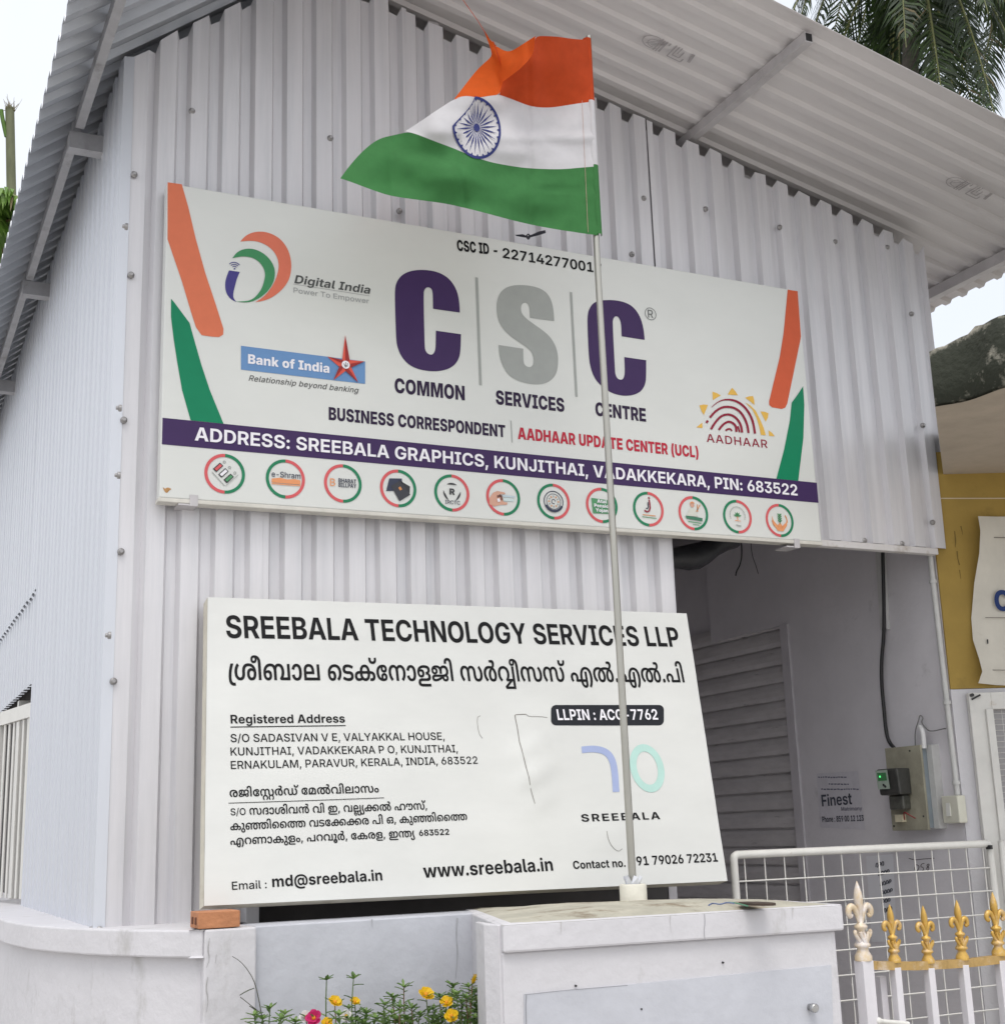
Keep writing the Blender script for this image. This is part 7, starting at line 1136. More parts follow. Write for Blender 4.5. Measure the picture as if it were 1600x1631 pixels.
def crease(x, y):
    d1 = math.exp(-((x-960+(y-700)*-.02)/14.0)**2); d2 = math.exp(-((x-645-(y-850)*.1)/12.0)**2)*(1 if y > 640 else 0)
    d3 = math.exp(-((x-305)/14.0)**2); d4 = math.exp(-((y-(650+max(0, 960-x)*-.0))/20.0)**2)*(1 if x > 800 else 0); d5 = math.exp(-((y-890+(x-1100)*.02)/9.0)**2)*(1 if 960 < x < 1215 else 0)
    return .010*d1+.008*d2+.007*d3-.012*d4+.007*d5+.006*math.sin(x*.02+y*.011)*math.exp(-((y-620)/90.0)**2)
def band(top, bot, m, nx=60, ny=16, lean=None, name='band'):
    A = resample(top, nx); B = resample(bot, nx); rows = []
    for j in range(ny+1):
        t = j/ny; r = []
        for a, b in zip(A, B):
            x, y = a.x*(1-t)+b.x*t, a.y*(1-t)+b.y*t; z = a.z*(1-t)+b.z*t
            r.append(fpt((x, y), fwave(x, y)+crease(x, y)+z+.004*noise.noise(Vector((x*.012, y*.02, 1)))))
        rows.append(r)
    mb = MB(); mb.grid(rows, 0, True); return mb.build(name, m, flag)
SAF = mat('saffron_cloth_shaded', (.50, .062, .014), .75, var=.08, scale=20, trans=.15, spec=.2); SAF2 = mat('saffron_cloth_lit', (.80, .13, .02), .75, var=.06, scale=20, trans=.5, spec=.2); FWH = mat('white_cloth', (.60, .59, .61), .75, var=.04, scale=20, trans=.18, spec=.2); FGR = mat('green_cloth', (.050, .19, .058), .75, var=.08, scale=20, trans=.2, spec=.2)  # one saffron cloth in a shaded and a skylit copy, light put into colour
e1 = [(1252, 480), (1160, 492), (1060, 508), (960, 500), (880, 470), (800, 445)]
e2 = [(800, 445), (720, 462), (655, 450), (605, 465)]
green_top = [(1272, 785), (1190, 792), (1100, 800), (950, 795), (860, 782), (770, 765), (680, 735), (600, 700), (540, 678), (480, 655), (430, 635), (385, 622)]
band([(1228, 188, -.02), (1160, 184, -.10), (1100, 174, -.16), (1040, 170, -.20), (985, 170, -.22), (980, 210, -.205), (972, 262, -.17), (920, 320, -.11), (860, 365, -.065), (832, 385, -.04)], [(1252, 480), (1200, 486), (1130, 497), (1060, 508), (1000, 507), (960, 500), (930, 490), (890, 474), (850, 459), (815, 447)], SAF, 50, 18, name='saffron_band')
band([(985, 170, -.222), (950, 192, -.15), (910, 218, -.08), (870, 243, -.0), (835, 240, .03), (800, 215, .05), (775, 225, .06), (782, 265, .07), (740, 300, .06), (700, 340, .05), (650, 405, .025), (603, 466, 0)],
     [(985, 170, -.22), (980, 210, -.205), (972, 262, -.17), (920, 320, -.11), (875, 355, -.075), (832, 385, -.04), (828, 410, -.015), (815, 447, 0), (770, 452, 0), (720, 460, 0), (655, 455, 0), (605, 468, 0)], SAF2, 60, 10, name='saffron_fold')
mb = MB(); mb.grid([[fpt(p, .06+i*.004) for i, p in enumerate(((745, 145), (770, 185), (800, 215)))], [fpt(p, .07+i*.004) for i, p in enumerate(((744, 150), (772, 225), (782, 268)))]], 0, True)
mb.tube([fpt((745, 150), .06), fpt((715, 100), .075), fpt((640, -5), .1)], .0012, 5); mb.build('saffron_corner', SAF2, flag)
mb = MB(); mb.grid([[fpt(p, .0) for p in ((783, 195), (800, 240), (820, 300), (829, 380))], [fpt(p, .012) for p in ((788, 195), (806, 240), (826, 300), (834, 380))]], 0, True); mb.build('hem_thread', SAF, flag)
band([(1252, 480), (1200, 486), (1130, 497), (1060, 508), (1000, 507), (960, 500), (930, 490), (890, 474), (850, 459), (815, 447), (770, 452), (720, 462), (655, 450), (605, 465, .0), (520, 520, .01), (440, 575, .02), (370, 620, .02)], green_top, FWH, 80, 18, name='white_band')
band(green_top+[(330, 635, .02), (250, 652, .03), (190, 695, .04), (140, 745, .05), (95, 800, .06), (65, 842, .06)], [(1280, 1110), (1240, 1106), (1200, 1100), (1080, 1082), (960, 1060), (840, 1030), (730, 1000), (640, 978), (560, 960), (430, 943), (300, 925), (220, 898), (140, 868, .03), (100, 853, .045), (65, 842, .06)], FGR, 90, 18, name='green_band')
# spoked wheel printed on the white band
CH = mat('chakra_blue', (.018, .028, .16), .7, var=.05, trans=.2)
def cpt(a, r, off=-.0035):
    x = math.cos(a)*r; y = math.sin(a)*r
    rx = 112*(1-.0*y); ry = 145
    X = 708+x*rx+y*-8; Y = 602-y*ry+x*8
    if x < 0 and y > 0: X += 62*(-x)*y*1.6; Y += 30*(-x)*y
    return fpt((X, Y), fwave(X, Y)+crease(X, Y)+off+.004*noise.noise(Vector((X*.012, Y*.02, 1))))
mb = MB(); rows = [[cpt(2*math.pi*k/60, r) for r in (.93, 1.02)] for k in range(61)]; mb.grid(rows, 0, True)
for k in range(24):
    a = 2*math.pi*k/24+.1
    mb.add([cpt(a-.062, .46), cpt(a, .88), cpt(a+.062, .46), cpt(a, .06)], [(0, 1, 2), (0, 2, 3)])
    mb.add([cpt(a+.131-.05, .935), cpt(a+.131, .85), cpt(a+.131+.05, .935)], [(0, 1, 2)])
mb.poly([cpt(2*math.pi*k/20, .13, -.004) for k in range(20)]); mb.build('wheel_emblem', CH, flag)
# hoist sleeve around the pole
for z0, z1, m in ((188, 482, SAF), (482, 786, FWH), (786, 1112, FGR)):
    rows = []
    for j in range(9):
        y = z0+(z1-z0)*j/8; x = 1228+(y-188)*.0565; r = []
        for k in range(11):
            t = R_(-100+200*k/10); p = fpt((x, y), 0); r.append((p.x+math.sin(t)*.017-.002, p.y-math.cos(t)*.0195+(.0 if k else .004), p.z))
        rows.append(r)
    mb = MB(); mb.grid(rows, 0, True); mb.build('sleeve', m, flag)
mb = MB(); px_ = [fpt((1192+(y-188)*.045, y), fwave(1192+(y-188)*.045, y)+crease(1192+(y-188)*.045, y)+.004*noise.noise(Vector(((1192+(y-188)*.045)*.012, y*.02, 1)))-.0025) for y in range(196, 1100, 12)]; mb.tube(px_, .0008, 5); mb.build('stitching', mat('stitch', (.55, .35, .3), .8), flag)

# ================================================================ GATES
GY = 4.75
mg_ = thing('mesh_gate', 'white welded wire mesh gate with tubular frame behind the gold spear fence', 'gate', (4.0, GY, 0))
tl = at_y(1167, 1358, GY); tr = at_y(1575, 1347, GY); zt = (tl.z+tr.z)/2
mb = MB()
for p in ([(tl.x, GY, .1), (tl.x, GY, zt-.035), (tl.x, GY, zt-.012), (tl.x+.012, GY, zt), (tl.x+.035, GY, zt), (tr.x-.035, GY, zt), (tr.x-.012, GY, zt), (tr.x, GY, zt-.012), (tr.x, GY, zt-.035), (tr.x, GY, .1)],): mb.tube(smooth3(p, 2), .0165, 10)
mb.tube([(tl.x, GY, .12), (tr.x, GY, .12)], .0165, 10)
mb.build('frame', WHITE_ST, mg_)
mb = MB(); x = tl.x+.055; i = 0
while x < tr.x-.02:
    w1 = .004*noise.noise(Vector((x*3, 1, 0))); mb.tube([(x+w1, GY+.004, zt-.005), (x-w1, GY+.004, .8), (x, GY+.004, .13)], .0033, 5); x += .0995
z = zt-.105
while z > .15:
    mb.tube([(tl.x, GY-.003, z+.003*noise.noise(Vector((z*5, 0, 0)))), ((tl.x+tr.x)/2, GY-.003, z), (tr.x, GY-.003, z+.003*noise.noise(Vector((z*7, 3, 0))))], .0033, 5); z -= .0995
mb.build('wire_mesh', WHITE_ST, mg_)
mb = MB(); q = at_y(1576, 1349, GY-.021); mb.box(q.x-.006, q.x+.006, GY-.03, GY, q.z-.01, q.z+.008); mb.build('latch_pin', BLACKP, mg_)
m2 = thing('mesh_gate', 'second white wire mesh gate leaf at the right edge, beyond the first gate post', 'gate', (5.0, 4.72, 0))
mb = MB(); x0 = tr.x+.055; mb.tube([(x0, GY-.02, .1), (x0, GY-.02, zt-.0), (x0+.8, GY-.04, zt)], .0185, 10); mb.build('frame', WHITE_ST, m2)
mb = MB(); x = x0+.09
while x < x0+.8: mb.tube([(x, GY-.02, zt), (x, GY-.02, .1)], .0033, 5); x += .0995
z = zt-.09
while z > .15: mb.tube([(x0, GY-.025, z), (x0+.8, GY-.025, z)], .0033, 5); z -= .0995
mb.build('wire_mesh', WHITE_ST, m2)

GOLDM = mat('gold_paint', (.58, .36, .085), .42, .35, var=.14, scale=40, stain=(.70, .55, .40), sthr=(.52, .74), sscale=26)
PALEG = mat('pale_gold_paint', (.62, .50, .34), .45, .15, var=.1, scale=40, stain=(.72, .68, .68), sthr=(.45, .62), sscale=14)
BARW = mat('white_bar', (.66, .64, .67), .5, .05, var=.06, scale=14, stain=(.40, .36, .33), sthr=(.62, .85), sscale=10)
OY = 3.72
og = thing('ornamental_gate', 'white steel gate with gold top rail and gold fleur de lis spear points', 'gate', (3.5, OY, 0))
def finial(px, pz, s, m):
    c = at_y(px, pz, OY); b = Vector((c.x, OY, c.z)); mb = MB()
    mb.lathe(b, [(.021*s, -.004), (.021*s, .008*s), (.013*s, .022*s), (.013*s, .026*s), (.0195*s, .030*s), (.0195*s, .035*s), (.014*s, .042*s), (.0115*s, .056*s), (.0100*s, .068*s), (.0155*s, .073*s), (.0165*s, .077*s), (.0125*s, .081*s), (.007*s, .085*s), (.0075*s, .100*s)], 16)
    pr = [(.0075, .098), (.010, .112), (.0135, .130), (.0145, .142), (.012, .156), (.007, .170), (.001, .183)]
    mb.lathe(b, [(r*s, h*s) for r, h in pr], 8, 0, (0, 0, 1), .62)
    for sg in (-1, 1):
        mb.tube(smooth3([b+Vector((sg*x*s, -.001, z*s)) for x, z in ((.004, .086), (.008, .104), (.016, .121), (.026, .126), (.034, .117), (.034, .104), (.028, .100), (.0245, .106))], 2), [v*s for v in (lambda n: [.0045+.0035*math.sin(math.pi*min(1, i/(n-1)*1.1)) for i in range(n)])(len(smooth3([0 and Vector() or Vector((0, 0, i)) for i in range(8)], 2)))], 8)
        mb.tube(smooth3([b+Vector((sg*x*s, -.006*s, z*s)) for x, z in ((.008, .036), (.014, .048), (.021, .056), (.024, .064), (.021, .067))], 2), [.0055*s, .006*s, .006*s]+[.0045*s]*20 if False else .0048*s, 7)
        mb.tube(smooth3([b+Vector((sg*x*s, -.012*s, z*s)) for x, z in ((.002, .036), (.006, .048), (.010, .058), (.012, .064))], 2), .0042*s, 7)
    mb.tube([b+Vector((0, -.013*s, .034*s)), b+Vector((0, -.013*s, .05*s)), b+Vector((0, -.0125*s, .062*s))], [.004*s, .005*s, .002*s], 7)
    return mb.build('finial', m, og)
fin = [(1374.5, 1528, 1.36, PALEG), (1424, 1531, 1.0, GOLDM), (1477.5, 1532, 1.0, GOLDM), (1532, 1527, 1.06, GOLDM), (1590, 1520, 1.14, GOLDM), (1650, 1512, 1.14, GOLDM)]
for f in fin: finial(*f)
rail = [at_y(*p, OY) for p in ((1372, 1536), (1392, 1537.6), (1453.8, 1538.4), (1502.5, 1536), (1545, 1533), (1583.8, 1528.5), (1650, 1520), (1700, 1512))]
mb = MB()
for a, b in zip(rail, rail[1:]): mb.bar(a, b+(b-a).normalized()*.001, .030, .027)
mb.build('top_rail', mat('gold_rail', (.46, .30, .11), .5, .25, var=.18, scale=30, stain=(.62, .52, .42), sthr=(.52, .70), sscale=14), og)
for i, (px, pz, s, m) in enumerate(fin):
    c = at_y(px, pz+8, OY); wd = .044 if i == 0 else .027; mb = MB(); mb.box(c.x-wd/2, c.x+wd/2, OY-wd/2-.0025, OY+wd/2, .05, c.z-.003 if i else c.z+.012); bevel(mb.build('post' if i == 0 else 'bar', BARW, og), .002)
c = at_y(1396, 1560, OY+.05); mb = MB(); mb.box(c.x-.004, c.x+.022, OY+.03, OY+.055, .05, c.z+.01); mb.build('rear_stile', BARW, og)
mb = MB(); a = at_y(1396, 1626, OY-.02); b = at_y(1446, 1631, OY-.02); mb.tube([a, b], .008, 8); mb.lathe(a-(b-a).normalized()*.005, [(.006, 0), (.012, .004), (.012, .016), (.008, .02)], 10, 0, (b-a)); mb.build('latch_bar', WHITE_ST, og)

# ================================================================ YELLOW HOUSE AT THE RIGHT
ang = R_(24); yu = Vector((math.cos(ang), -math.sin(ang), 0)); PY = Plane((X3-.002, 4.903, 0), yu, (0, 0, 1))
yb_ = Vector((math.sin(ang), math.cos(ang), 0))
yh = thing('yellow_house', 'neighbouring house with mustard yellow wall and mouldy concrete sunshade at the right edge', 'building', (5.4, 4.9, 0))
YELW = mat('yellow_wall', (.36, .24, .055), .8, var=.1, scale=4, bump=.15, bscale=20, stain=(.10, .07, .02), sthr=(.60, .82), sscale=2.2)
zy0 = PY.p(*PY.uv(1560, 1096)).z; zy1 = PY.p(*PY.uv(1560, 752)).z
def wallbox(mb, u0, u1, z0, z1, d0, d1):
    c = [PY.p(u, 0, d) for u, d in ((u0, d0), (u1, d0), (u1, d1), (u0, d1))]; mb.hexa([(p.x, p.y, z0) for p in c]+[(p.x, p.y, z1) for p in c])
uL = 0.0
mb = MB(); wallbox(mb, uL, 3.5, zy0, 3.3, 0, -.2); mb.build('upper_wall', YELW, yh)
mb = MB(); wallbox(mb, uL+.0, 3.5, 0, zy0-.002, -.004, -.2); mb.build('lower_wall', PLASTER_W, yh)
mb = MB(); mb.box(X3+.08, X3+.10, 5.12, 9, 0, 3.3); mb.build('side_wall', PORCH, yh)
mb = MB(); px_stroke(mb, PY, [(1495, 794), (1620, 794)], 1.6, .003, it=0); mb.build('moulding_line', mat('pale_line', (.6, .52, .38), .7), yh)
# soot and damp streaks with their own shape
mb = MB()
for pts, ww in (([(1529, 838), (1531, 846), (1532, 852)], (2, .6)), ([(1519, 846), (1521, 862), (1520, 872)], (1.6, 2.4, .8)), ([(1523, 878), (1524, 890), (1527, 900)], (2, 1, 1.8)), ([(1527, 908), (1529, 922)], (1.4, .6))): px_stroke(mb, PY, pts, ww, .002)
mb.build('soot_streak', mat('soot', (.19, .13, .035), .9), yh)
mb = MB(); rows = []; n = 26
def slabpt(t, which, j=0):
    px = 1488+min(t, .45)*320; ex = yu*max(0, t-.45)*4.0
    if which == 'w': return PY.p(PY.uv(px+13, 752)[0], zy1, 0)+ex
    e = (px-1490)/110.0; return at_z(px, 645-30*e+2.5*math.sin(px*.05), zy1-.005)+ex
for i in range(n):
    t = i/(n-1); a = slabpt(t, 'w'); b = slabpt(t, 'f'); hgt = .265+.06*math.sin(min(1, t*2)*1.9)-.03+.008*noise.noise(Vector((t*23, 4, 0))); nz = lambda k: .015*noise.noise(Vector((t*19, k, 3)))
    out = (b-a); out.z = 0; L = out.length; o = out/L if L else out
    prof = [a+Vector((0, 0, 0)), a*.5+b*.5+Vector((0, 0, nz(1))), b+Vector((0, 0, nz(2)*.3)), b+o*(.012+nz(3))+Vector((0, 0, hgt*.35)), b+o*nz(4)+Vector((0, 0, hgt*.75)), b-o*.03+Vector((0, 0, hgt+nz(5))), b-o*.15+Vector((0, 0, hgt*1.05+nz(6)*2)), a*.6+b*.4+Vector((0, 0, hgt*.9)), a+Vector((0, 0, hgt*.9))]
    rows.append(prof)
mb.grid(rows, 0, True)
for e_ in (rows[0], rows[-1]): mb.add(e_, [(8, 0, 1), (8, 1, 7), (7, 1, 2), (7, 2, 3), (7, 3, 4), (7, 4, 5), (7, 5, 6)])
MOULD = mat('mouldy_concrete', (.40, .38, .32), .95, var=.25, scale=6, bump=.8, bscale=30, stain=(.03, .034, .024), sthr=(.38, .50), sscale=4.2)
slab = mb.build('sunshade', MOULD, yh)
mb = MB(); rows = [[slabpt(i/(n-1), 'w')+Vector((0, 0, -.006)), slabpt(i/(n-1), 'w')*.5+slabpt(i/(n-1), 'f')*.5+Vector((0, 0, -.012)), slabpt(i/(n-1), 'f')+Vector((0, 0, -.012))] for i in range(n)]; mb.grid(rows, 0, True)
mb.build('sunshade_soffit', mat('soffit_plaster', (.42, .36, .29), .9, var=.12, scale=5, stain=(.16, .13, .09), sthr=(.62, .8), sscale=3), yh)
# banner hanging on the yellow wall
bn = thing('flex_banner', 'curled white flex banner with a dark blue letter C on the yellow wall', 'banner', tuple(PY.p(PY.uv(1590, 1090)[0], PY.uv(1590, 1090)[1], .03)))
left = [(1551, 826), (1549, 850), (1550, 880), (1547, 920), (1546, 960), (1545, 990), (1546, 1020), (1551, 1050), (1552, 1075), (1550, 1092)]
left = [(1552, 825), (1552, 850), (1551, 885), (1547, 930), (1545, 985), (1546, 1020), (1552, 1052), (1555, 1072), (1551, 1090)]
rows = []
for i, (x, y) in enumerate(left):
    r = []
    for k in range(9):
        t = k/8; xx = x+(1820-x)*t; yy = y+(-2 if i == 0 else 4 if i == len(left)-1 else 0)*t*3; u = PY.uv(xx, yy); r.append(PY.p(u[0], u[1], .012+.055*math.exp(-t*28)*(.5+.5*math.sin(i*1.1))+.006*math.sin(i*1.3+k)))
    rows.append(r)
mb = MB(); mb.grid(rows, 0, True); mb.build('vinyl', mat('banner_vinyl', (.60, .57, .50), .4, var=.08, scale=6, stain=(.4, .35, .27), sthr=(.6, .85), sscale=5), bn)
mb = MB(); text_into(mb, PY, 'C', (1581, 974.5), (1606, 974.5), h=33, font='heavy', off=.026); mb.build('lettering', ink('banner_blue', (38, 58, 110)), bn)
mb = MB(); px_stroke(mb, PY, [(1565, 985), (1640, 985.5)], 1.0, .026, it=0); px_stroke(mb, PY, [(1570, 858), (1640, 858)], 1.2, .027, it=0); px_stroke(mb, PY, [(1562, 1068), (1640, 1069)], 1.2, .027, it=0); mb.build('printed_line', ink('line_grey', (110, 104, 98)), bn)
mb = MB(); px_poly(mb, PY, [(1567, 1020), (1569.5, 1019), (1570, 1026), (1568, 1027)], .027); mb.build('hole', BLACKP, bn)
# mesh screen door below
dr = thing('screen_door', 'white framed wire mesh door below the banner at the right edge', 'door', tuple(PY.p(PY.uv(1580, 1500)[0], 0, .02)))
u0 = PY.uv(1537, 1106)[0]; u1 = u0+.105; ztd = PY.uv(1560, 1104)[1]; zr = PY.uv(1560, 1131)[1]
mb = MB(); wallbox(mb, u0, u1, .05, ztd, .035, .0); wallbox(mb, u1, u0+1.1, zr, ztd, .034, .0); wallbox(mb, u1-.035, u1, .05, zr, .05, .036); bevel(mb.build('frame', WHITE_ST, dr), .003)
mb = MB(); wallbox(mb, u1, u0+1.1, .05, zr, .003, .0); mb.build('backing', mat('door_back', (.36, .35, .36), .8, var=.05), dr)
mb = MB(); z = zr-.02; i = 0
while z > .6:
    a = PY.p(u1, z, .016); b = PY.p(u0+1.1, z, .016); mb.tube([a, b], .0013, 4); z -= .026
u = u1+.05
while u < u0+1.1: mb.tube([PY.p(u, .6, .018), PY.p(u, zr, .018)], .0013, 4); u += .07
mb.build('wire_mesh', WHITE_ST, dr)
mb = MB(); c = PY.p(u0+.012, ztd-.012, .036); mb.lathe(c, [(.008, 0), (.008, .02)], 8, 0, PY.n); mb.bar(c+Vector((0, 0, -.02)), c+PY.eu*.04+PY.n*.012, .008, .008); mb.build('latch', BLACKP, dr)

# ================================================================ COCONUT PALMS
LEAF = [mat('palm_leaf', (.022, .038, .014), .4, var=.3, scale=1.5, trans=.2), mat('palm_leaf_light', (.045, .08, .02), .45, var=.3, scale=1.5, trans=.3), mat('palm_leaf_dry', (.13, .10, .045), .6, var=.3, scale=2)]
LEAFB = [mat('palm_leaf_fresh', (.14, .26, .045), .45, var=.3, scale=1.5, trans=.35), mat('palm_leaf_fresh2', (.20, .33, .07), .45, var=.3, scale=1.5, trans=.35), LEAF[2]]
RACH = mat('palm_rachis', (.16, .17, .06), .5, var=.2, scale=4); BARK = mat('palm_bark', (.075, .065, .055), .9, var=.25, scale=3, stretch=(1, 1, 6), bump=.5, bscale=12)
def frond(root, c, az, el, L, droop, rnd, mats, parent, nl=74, ll=.62):
    mb = MB(); d = Vector((math.cos(az)*math.cos(el), math.sin(az)*math.cos(el), math.sin(el))); p = Vector(c); pts = [p.copy()]; n = 16
    for i in range(n):
        d = (d+Vector((0, 0, -droop*(.35+i/n)/n*1.6))).normalized(); p = p+d*L/n; pts.append(p.copy())
    mb.tube(pts, [.028*(1-i/(n+.6))+.004 for i in range(n+1)], 5, 3)
    side = Vector((-math.sin(az), math.cos(az), 0))
    for k in range(nl):
        t = .13+.87*k/(nl-1); f = t*n; i = min(int(f), n-1); q = pts[i]*(1-(f-i))+pts[i+1]*(f-i); tg = (pts[i+1]-pts[i]).normalized()
        l = ll*(math.sin(math.pi*min(1, .12+t*.92))**.6)*rnd.uniform(.8, 1.1)
        for sg in (-1, 1):
            if rnd.random() < .06: continue
            dd = (side*sg*rnd.uniform(.65, .9)+tg*rnd.uniform(.45, .7)+Vector((0, 0, rnd.uniform(-.45, .1)))).normalized(); w0 = tg*.023
            a = q; b = a+dd*l*.5; d2 = (dd+Vector((0, 0, -rnd.uniform(.5, 1.3)))).normalized(); e = b+d2*l*.5
            mb.add([a-w0*.6, a+w0*.6, b+w0, b-w0, e], [(0, 1, 2, 3), (3, 2, 4)], 0 if rnd.random() < .66 else 1 if rnd.random() < .93 else 2)
    return mb.build('frond', mats+[RACH], parent)
def palm(name, label, base, top, specs, mats, seed, group=None, L=4.2, ll=.75):
    rnd = random.Random(seed); t = thing(name, label, 'palm tree', base, group); mb = MB(); b = Vector(base); c = Vector(top)
    pts = [b*(1-s)+c*s+Vector((.25*math.sin(s*3), 0, 0)) for s in [i/14 for i in range(15)]]; pts[-1] = c
    mb.tube(pts, [.17-.06*i/14+(.012 if i % 2 else 0) for i in range(15)], 12); mb.build('trunk', BARK, t)
    for az, el, dr in specs: frond(t, c+Vector((0, 0, rnd.uniform(-.1, .15))), az, el, L*rnd.uniform(.85, 1.1), dr, rnd, mats, t, ll=ll)
    return t
rp = random.Random(11)
c = at_y(1450, -150, 13.5)
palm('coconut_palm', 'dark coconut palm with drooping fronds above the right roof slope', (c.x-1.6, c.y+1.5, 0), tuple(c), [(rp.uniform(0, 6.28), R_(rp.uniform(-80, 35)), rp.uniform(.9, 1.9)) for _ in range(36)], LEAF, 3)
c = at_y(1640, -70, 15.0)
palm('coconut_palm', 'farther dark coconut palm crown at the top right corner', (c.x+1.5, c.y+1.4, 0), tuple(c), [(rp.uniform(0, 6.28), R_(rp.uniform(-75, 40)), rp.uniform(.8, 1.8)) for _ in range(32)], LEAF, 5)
c = at_y(-75, 335, 12.0)
palm('coconut_palm', 'bright green palm whose frond tips enter at the left edge beside the eave', (c.x, c.y, 0), tuple(c), [(R_(a), R_(e), d) for a, e, d in ((5, 20, 1.1), (-15, 5, 1.0), (20, -5, .9), (-40, 20, 1.2), (50, 10, 1), (100, 30, 1.2), (150, 20, 1.3), (200, 30, 1.2), (260, 10, 1.1), (-5, -15, .8), (10, 8, .8))], LEAFB, 8, L=1.15, ll=.40)
st = thing('bare_palm_stalk', 'bare upright palm stalk with frayed tip at the far left edge', 'tree', tuple(at_y(14, 420, 12.5)-Vector((0, 0, 3))))
mb = MB(); a = at_y(16, 560, 12.5); b = at_y(16, 172, 12.5); mb.tube([a-Vector((0, 0, 3)), a, a*.5+b*.5+Vector((.02, 0, 0)), b], [.07, .06, .045, .042], 10); mb.build('stalk', mat('stalk_green', (.13, .14, .075), .7, var=.3, scale=8, stretch=(1, 1, .3)), st)
mb = MB(); rp = random.Random(4)
for k in range(34): d = Vector((rp.uniform(-.07, .07), rp.uniform(-.07, .07), rp.uniform(.02, .13))); s0 = b+Vector((rp.uniform(-.045, .045), rp.uniform(-.04, .04), -.03)); mb.tube([s0, s0+d], [.004, .001], 4)
mb.build('frayed_tip', mat('fibre', (.20, .17, .10), .8), st)
mb = MB(); s0 = at_y(12, 195, 12.5); mb.tube(smooth3([s0+Vector((.0, 0, -.15)), s0+Vector((-.05, 0, .05)), s0+Vector((-.06, 0, .12))]), .02, 6); mb.build('leaf_stub', LEAFB[0], st)

# ================================================================ FLOWERS IN FRONT OF THE LOW WALL
bed = MB(); bed.box(1.0, 1.80, 3.85, 4.44, 0, .74); tag(bed.build('soil', mat('soil', (.09, .07, .05), .95, var=.3, scale=14, bump=.6, bscale=20)), kind='structure')
STEM = mat('stem_green', (.10, .15, .05), .55, var=.2, scale=40); STEMR = mat('stem_red', (.18, .10, .06), .55, var=.2, scale=40)
LF = [mat('leaf_a', (.11, .20, .055), .5, var=.25, scale=30, trans=.3), mat('leaf_b', (.19, .30, .085), .5, var=.25, scale=30, trans=.3)]
PET = {'yellow': mat('petal_yellow', (.82, .55, .02), .55, var=.08, scale=60, trans=.3), 'pink': mat('petal_pink', (.62, .03, .18), .55, var=.1, scale=60, trans=.3), 'white': mat('petal_white', (.75, .73, .72), .55, var=.04, trans=.3)}
CEN = mat('flower_centre', (.65, .28, .02), .7, var=.2, scale=90)
def leaf(mb, p, d, l, w_, mi):
    d = d.normalized(); s = d.cross(Vector((0, 0, 1))); s = s.normalized() if s.length > .01 else Vector((1, 0, 0)); u = s.cross(d)
    a = p; rows = [(0, .25), (.3, .9), (.65, 1), (1, .05)]; L = []; M = []; Rr = []
    for t, k in rows:
        q = p+d*l*t+Vector((0, 0, -.15*l*t*t)); L.append(q-s*w_*k/2+u*.0012); M.append(q-u*.0012); Rr.append(q+s*w_*k/2+u*.0012)
    mb.grid([L, M, Rr], mi, True)
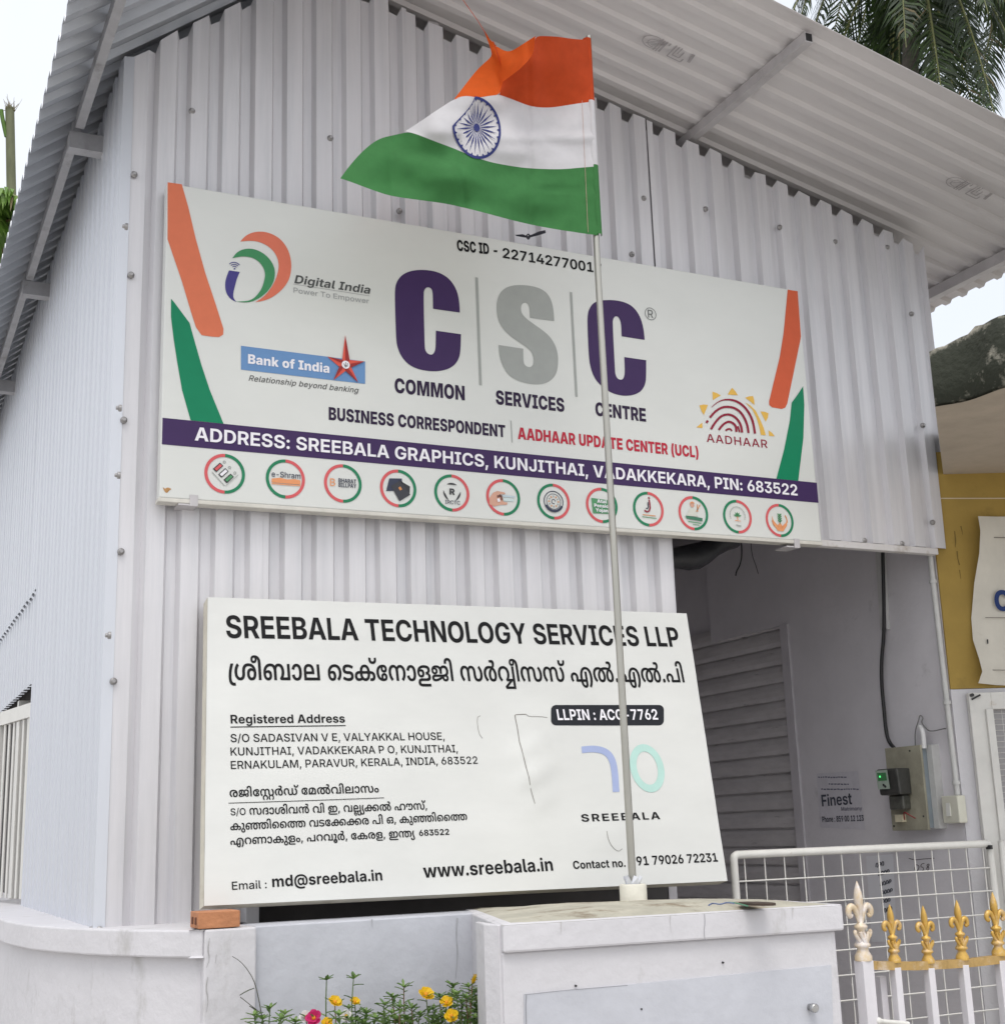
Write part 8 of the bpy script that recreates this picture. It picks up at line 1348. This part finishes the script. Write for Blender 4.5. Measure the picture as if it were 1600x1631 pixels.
def plant(px, py, Y, label, bloom=None, size=.021, nleaf=14, seed=0, lean=0, group=None, bud=False, side=2):
    rnd = random.Random(seed*77+5); head = at_y(px, py, Y); base = Vector((head.x+rnd.uniform(-.03, .03)+lean, Y+rnd.uniform(-.03, .05), .735))
    t = thing('moss_rose', label, 'flower' if bloom else 'plant', tuple(base), group)
    P = smooth3([base, base*.6+head*.4+Vector((rnd.uniform(-.02, .02), 0, 0)), base*.25+head*.75+Vector((rnd.uniform(-.012, .012), 0, 0)), head], 2)
    st_ = MB(); st_.tube(P, [.0032-.0016*i/(len(P)-1) for i in range(len(P))], 6); lf = MB()
    def leaves(P, n, lo):
        for k in range(n):
            f = (lo+(1-lo)*k/max(n-1, 1))*(len(P)-1)*.985; i = min(int(f), len(P)-2); q = P[i]*(1-(f-i))+P[i+1]*(f-i); a = k*2.4+rnd.uniform(-.5, .5); up = rnd.uniform(.1, .9)
            leaf(lf, q, Vector((math.cos(a), math.sin(a)*.8, up)), rnd.uniform(.026, .045), rnd.uniform(.008, .0125), 0 if rnd.random() < .5 else 1)
    leaves(P, nleaf, .25)
    for s in range(side):
        k = rnd.randint(len(P)//3, 2*len(P)//3); q = P[k]; e = q+Vector((rnd.uniform(-.05, .05), rnd.uniform(-.04, .03), rnd.uniform(.03, .07))); B = [q, (q+e)/2+Vector((0, 0, -.008)), e]; st_.tube(B, [.002, .0018, .0013], 5); leaves(B, 7, .3)
        for a in range(5): leaf(lf, e, Vector((math.cos(a*1.26), math.sin(a*1.26), .7)), .028, .009, 1)
    st_.build('stem', STEM if rnd.random() < .6 else STEMR, t)
    if not bloom:
        for a in range(6): leaf(lf, head, Vector((math.cos(a*1.05), math.sin(a*1.05), rnd.uniform(.2, 1))), .030, .009, a % 2)
    lf.build('leaf', LF, t)
    if bloom:
        fl = MB(); nrm = Vector((rnd.uniform(-.5, .3), -.8, rnd.uniform(.5, 1.0))).normalized(); a0 = nrm.cross(Vector((1, 0, 0))).normalized(); b0 = nrm.cross(a0); cup = 2.0 if bud else .55
        for ring, (np_, sc, lift) in enumerate(((5, 1.0, cup*.6), (5, .75, cup*1.1))):
            for k in range(np_):
                a = 2*math.pi*(k+.5*ring)/np_+rnd.uniform(-.15, .15); rows = []
                for r in (0, .35, .75, 1.0):
                    hw = {0: .12, .35: .52, .75: .66, 1.0: .42}[r]; row = []
                    for w_ in (-1, -.5, 0, .5, 1):
                        rad = size*sc*r*(1-.08*w_*w_ if r == 1 else 1); aa = a+hw*w_*(1 if r > 0 else 1); row.append(head+(a0*math.cos(aa)+b0*math.sin(aa))*rad*(.45 if bud else 1)+nrm*size*(lift*r*r+.06*math.sin(w_*5+k)))
                    rows.append(row)
                fl.grid(rows, 0, True)
        if not bud: fl.lathe(head+nrm*size*.1, [(size*.26, 0), (size*.2, size*.22), (size*.05, size*.3)], 8, 1, nrm)
        fl.build('flower', [PET[bloom], CEN], t)
    return t
F = [(678, 1585, 4.12, 'moss rose with the largest open yellow flower, near the pillar', 'yellow', .027, 12), (533, 1597, 4.15, 'moss rose with a ragged yellow flower on the left, above the pink one', 'yellow', .023, 10), (565, 1596, 4.2, 'moss rose with a small half open yellow flower right of the left yellow one', 'yellow', .017, 12),
     (711, 1597, 4.1, 'moss rose with a side-facing yellow flower right of the largest one', 'yellow', .022, 10), (719, 1619, 4.06, 'moss rose with a crumpled yellow flower low near the pillar', 'yellow', .023, 8), (521, 1630, 4.05, 'moss rose with a yellow flower cut by the bottom edge beside the pink one', 'yellow', .018, 6),
     (500, 1622, 4.05, 'moss rose with the only magenta pink flower', 'pink', .025, 8), (488, 1621, 4.08, 'moss rose with a white flower touching the pink one', 'white', .022, 8), (551, 1619, 4.1, 'moss rose with a white flower in the middle of the bed', 'white', .019, 8)]
for i, f in enumerate(F): plant(f[0], f[1], f[2], f[3], f[4], f[5], f[6], seed=i)
plant(752, 1567, 4.15, 'tall moss rose with a closed yellow bud against the pillar edge', 'yellow', .017, 12, seed=21, bud=True)
plant(520, 1561, 4.25, 'tall thin moss rose stem with a drooping seed head on the left', None, nleaf=3, seed=31, side=0)
plant(563, 1559, 4.2, 'tall moss rose stem with paired leaves right of the drooping seed head', None, nleaf=7, seed=32, side=0)
plant(430, 1607, 4.2, 'small moss rose shoot at the far left of the bed by the pier', None, nleaf=8, seed=33, side=1)
rr = random.Random(9)
for i, (x, y) in enumerate(((405, 1618), (418, 1624), (447, 1622), (470, 1628), (540, 1618), (582, 1614), (598, 1622), (612, 1600), (624, 1588), (643, 1572), (636, 1604), (655, 1606), (668, 1616), (690, 1608), (700, 1588), (726, 1584), (735, 1598), (742, 1590), (760, 1580), (765, 1560), (757, 1604), (745, 1614), (648, 1622), (630, 1626), (560, 1626), (612, 1630), (720, 1570), (690, 1628), (578, 1630), (770, 1612))):
    plant(x, y, rr.uniform(4.05, 4.3), 'flowerless leafy green moss rose shoot in front of the low wall', None, nleaf=20, seed=50+i, group='flowerless moss rose shoots')
wd = thing('climbing_weed', 'dark thin weed stem arching up the white pier beside the flowers', 'plant', tuple(at_y(425, 1640, 4.36)))
mb = MB(); P = smooth3([at_y(*p, 4.38) for p in ((421, 1640), (416, 1612), (411, 1585), (405, 1562), (395, 1545), (383, 1531), (370, 1523))]); mb.tube(P, [.0022-.0014*i/len(P) for i in range(len(P))], 5); mb.tube(smooth3([at_y(*p, 4.37) for p in ((416, 1614), (398, 1600), (383, 1588))]), .0013, 5); mb.build('stem', mat('weed_dark', (.09, .09, .07), .7), wd)
mb = MB(); a = at_y(405, 1574, 4.37); leaf(mb, a, at_y(380, 1582, 4.36)-a, .05, .008, 0); a = at_y(410, 1612, 4.37); leaf(mb, a, at_y(396, 1598, 4.36)-a, .04, .006, 0); mb.build('leaf', mat('weed_leaf', (.06, .08, .04), .6), wd)
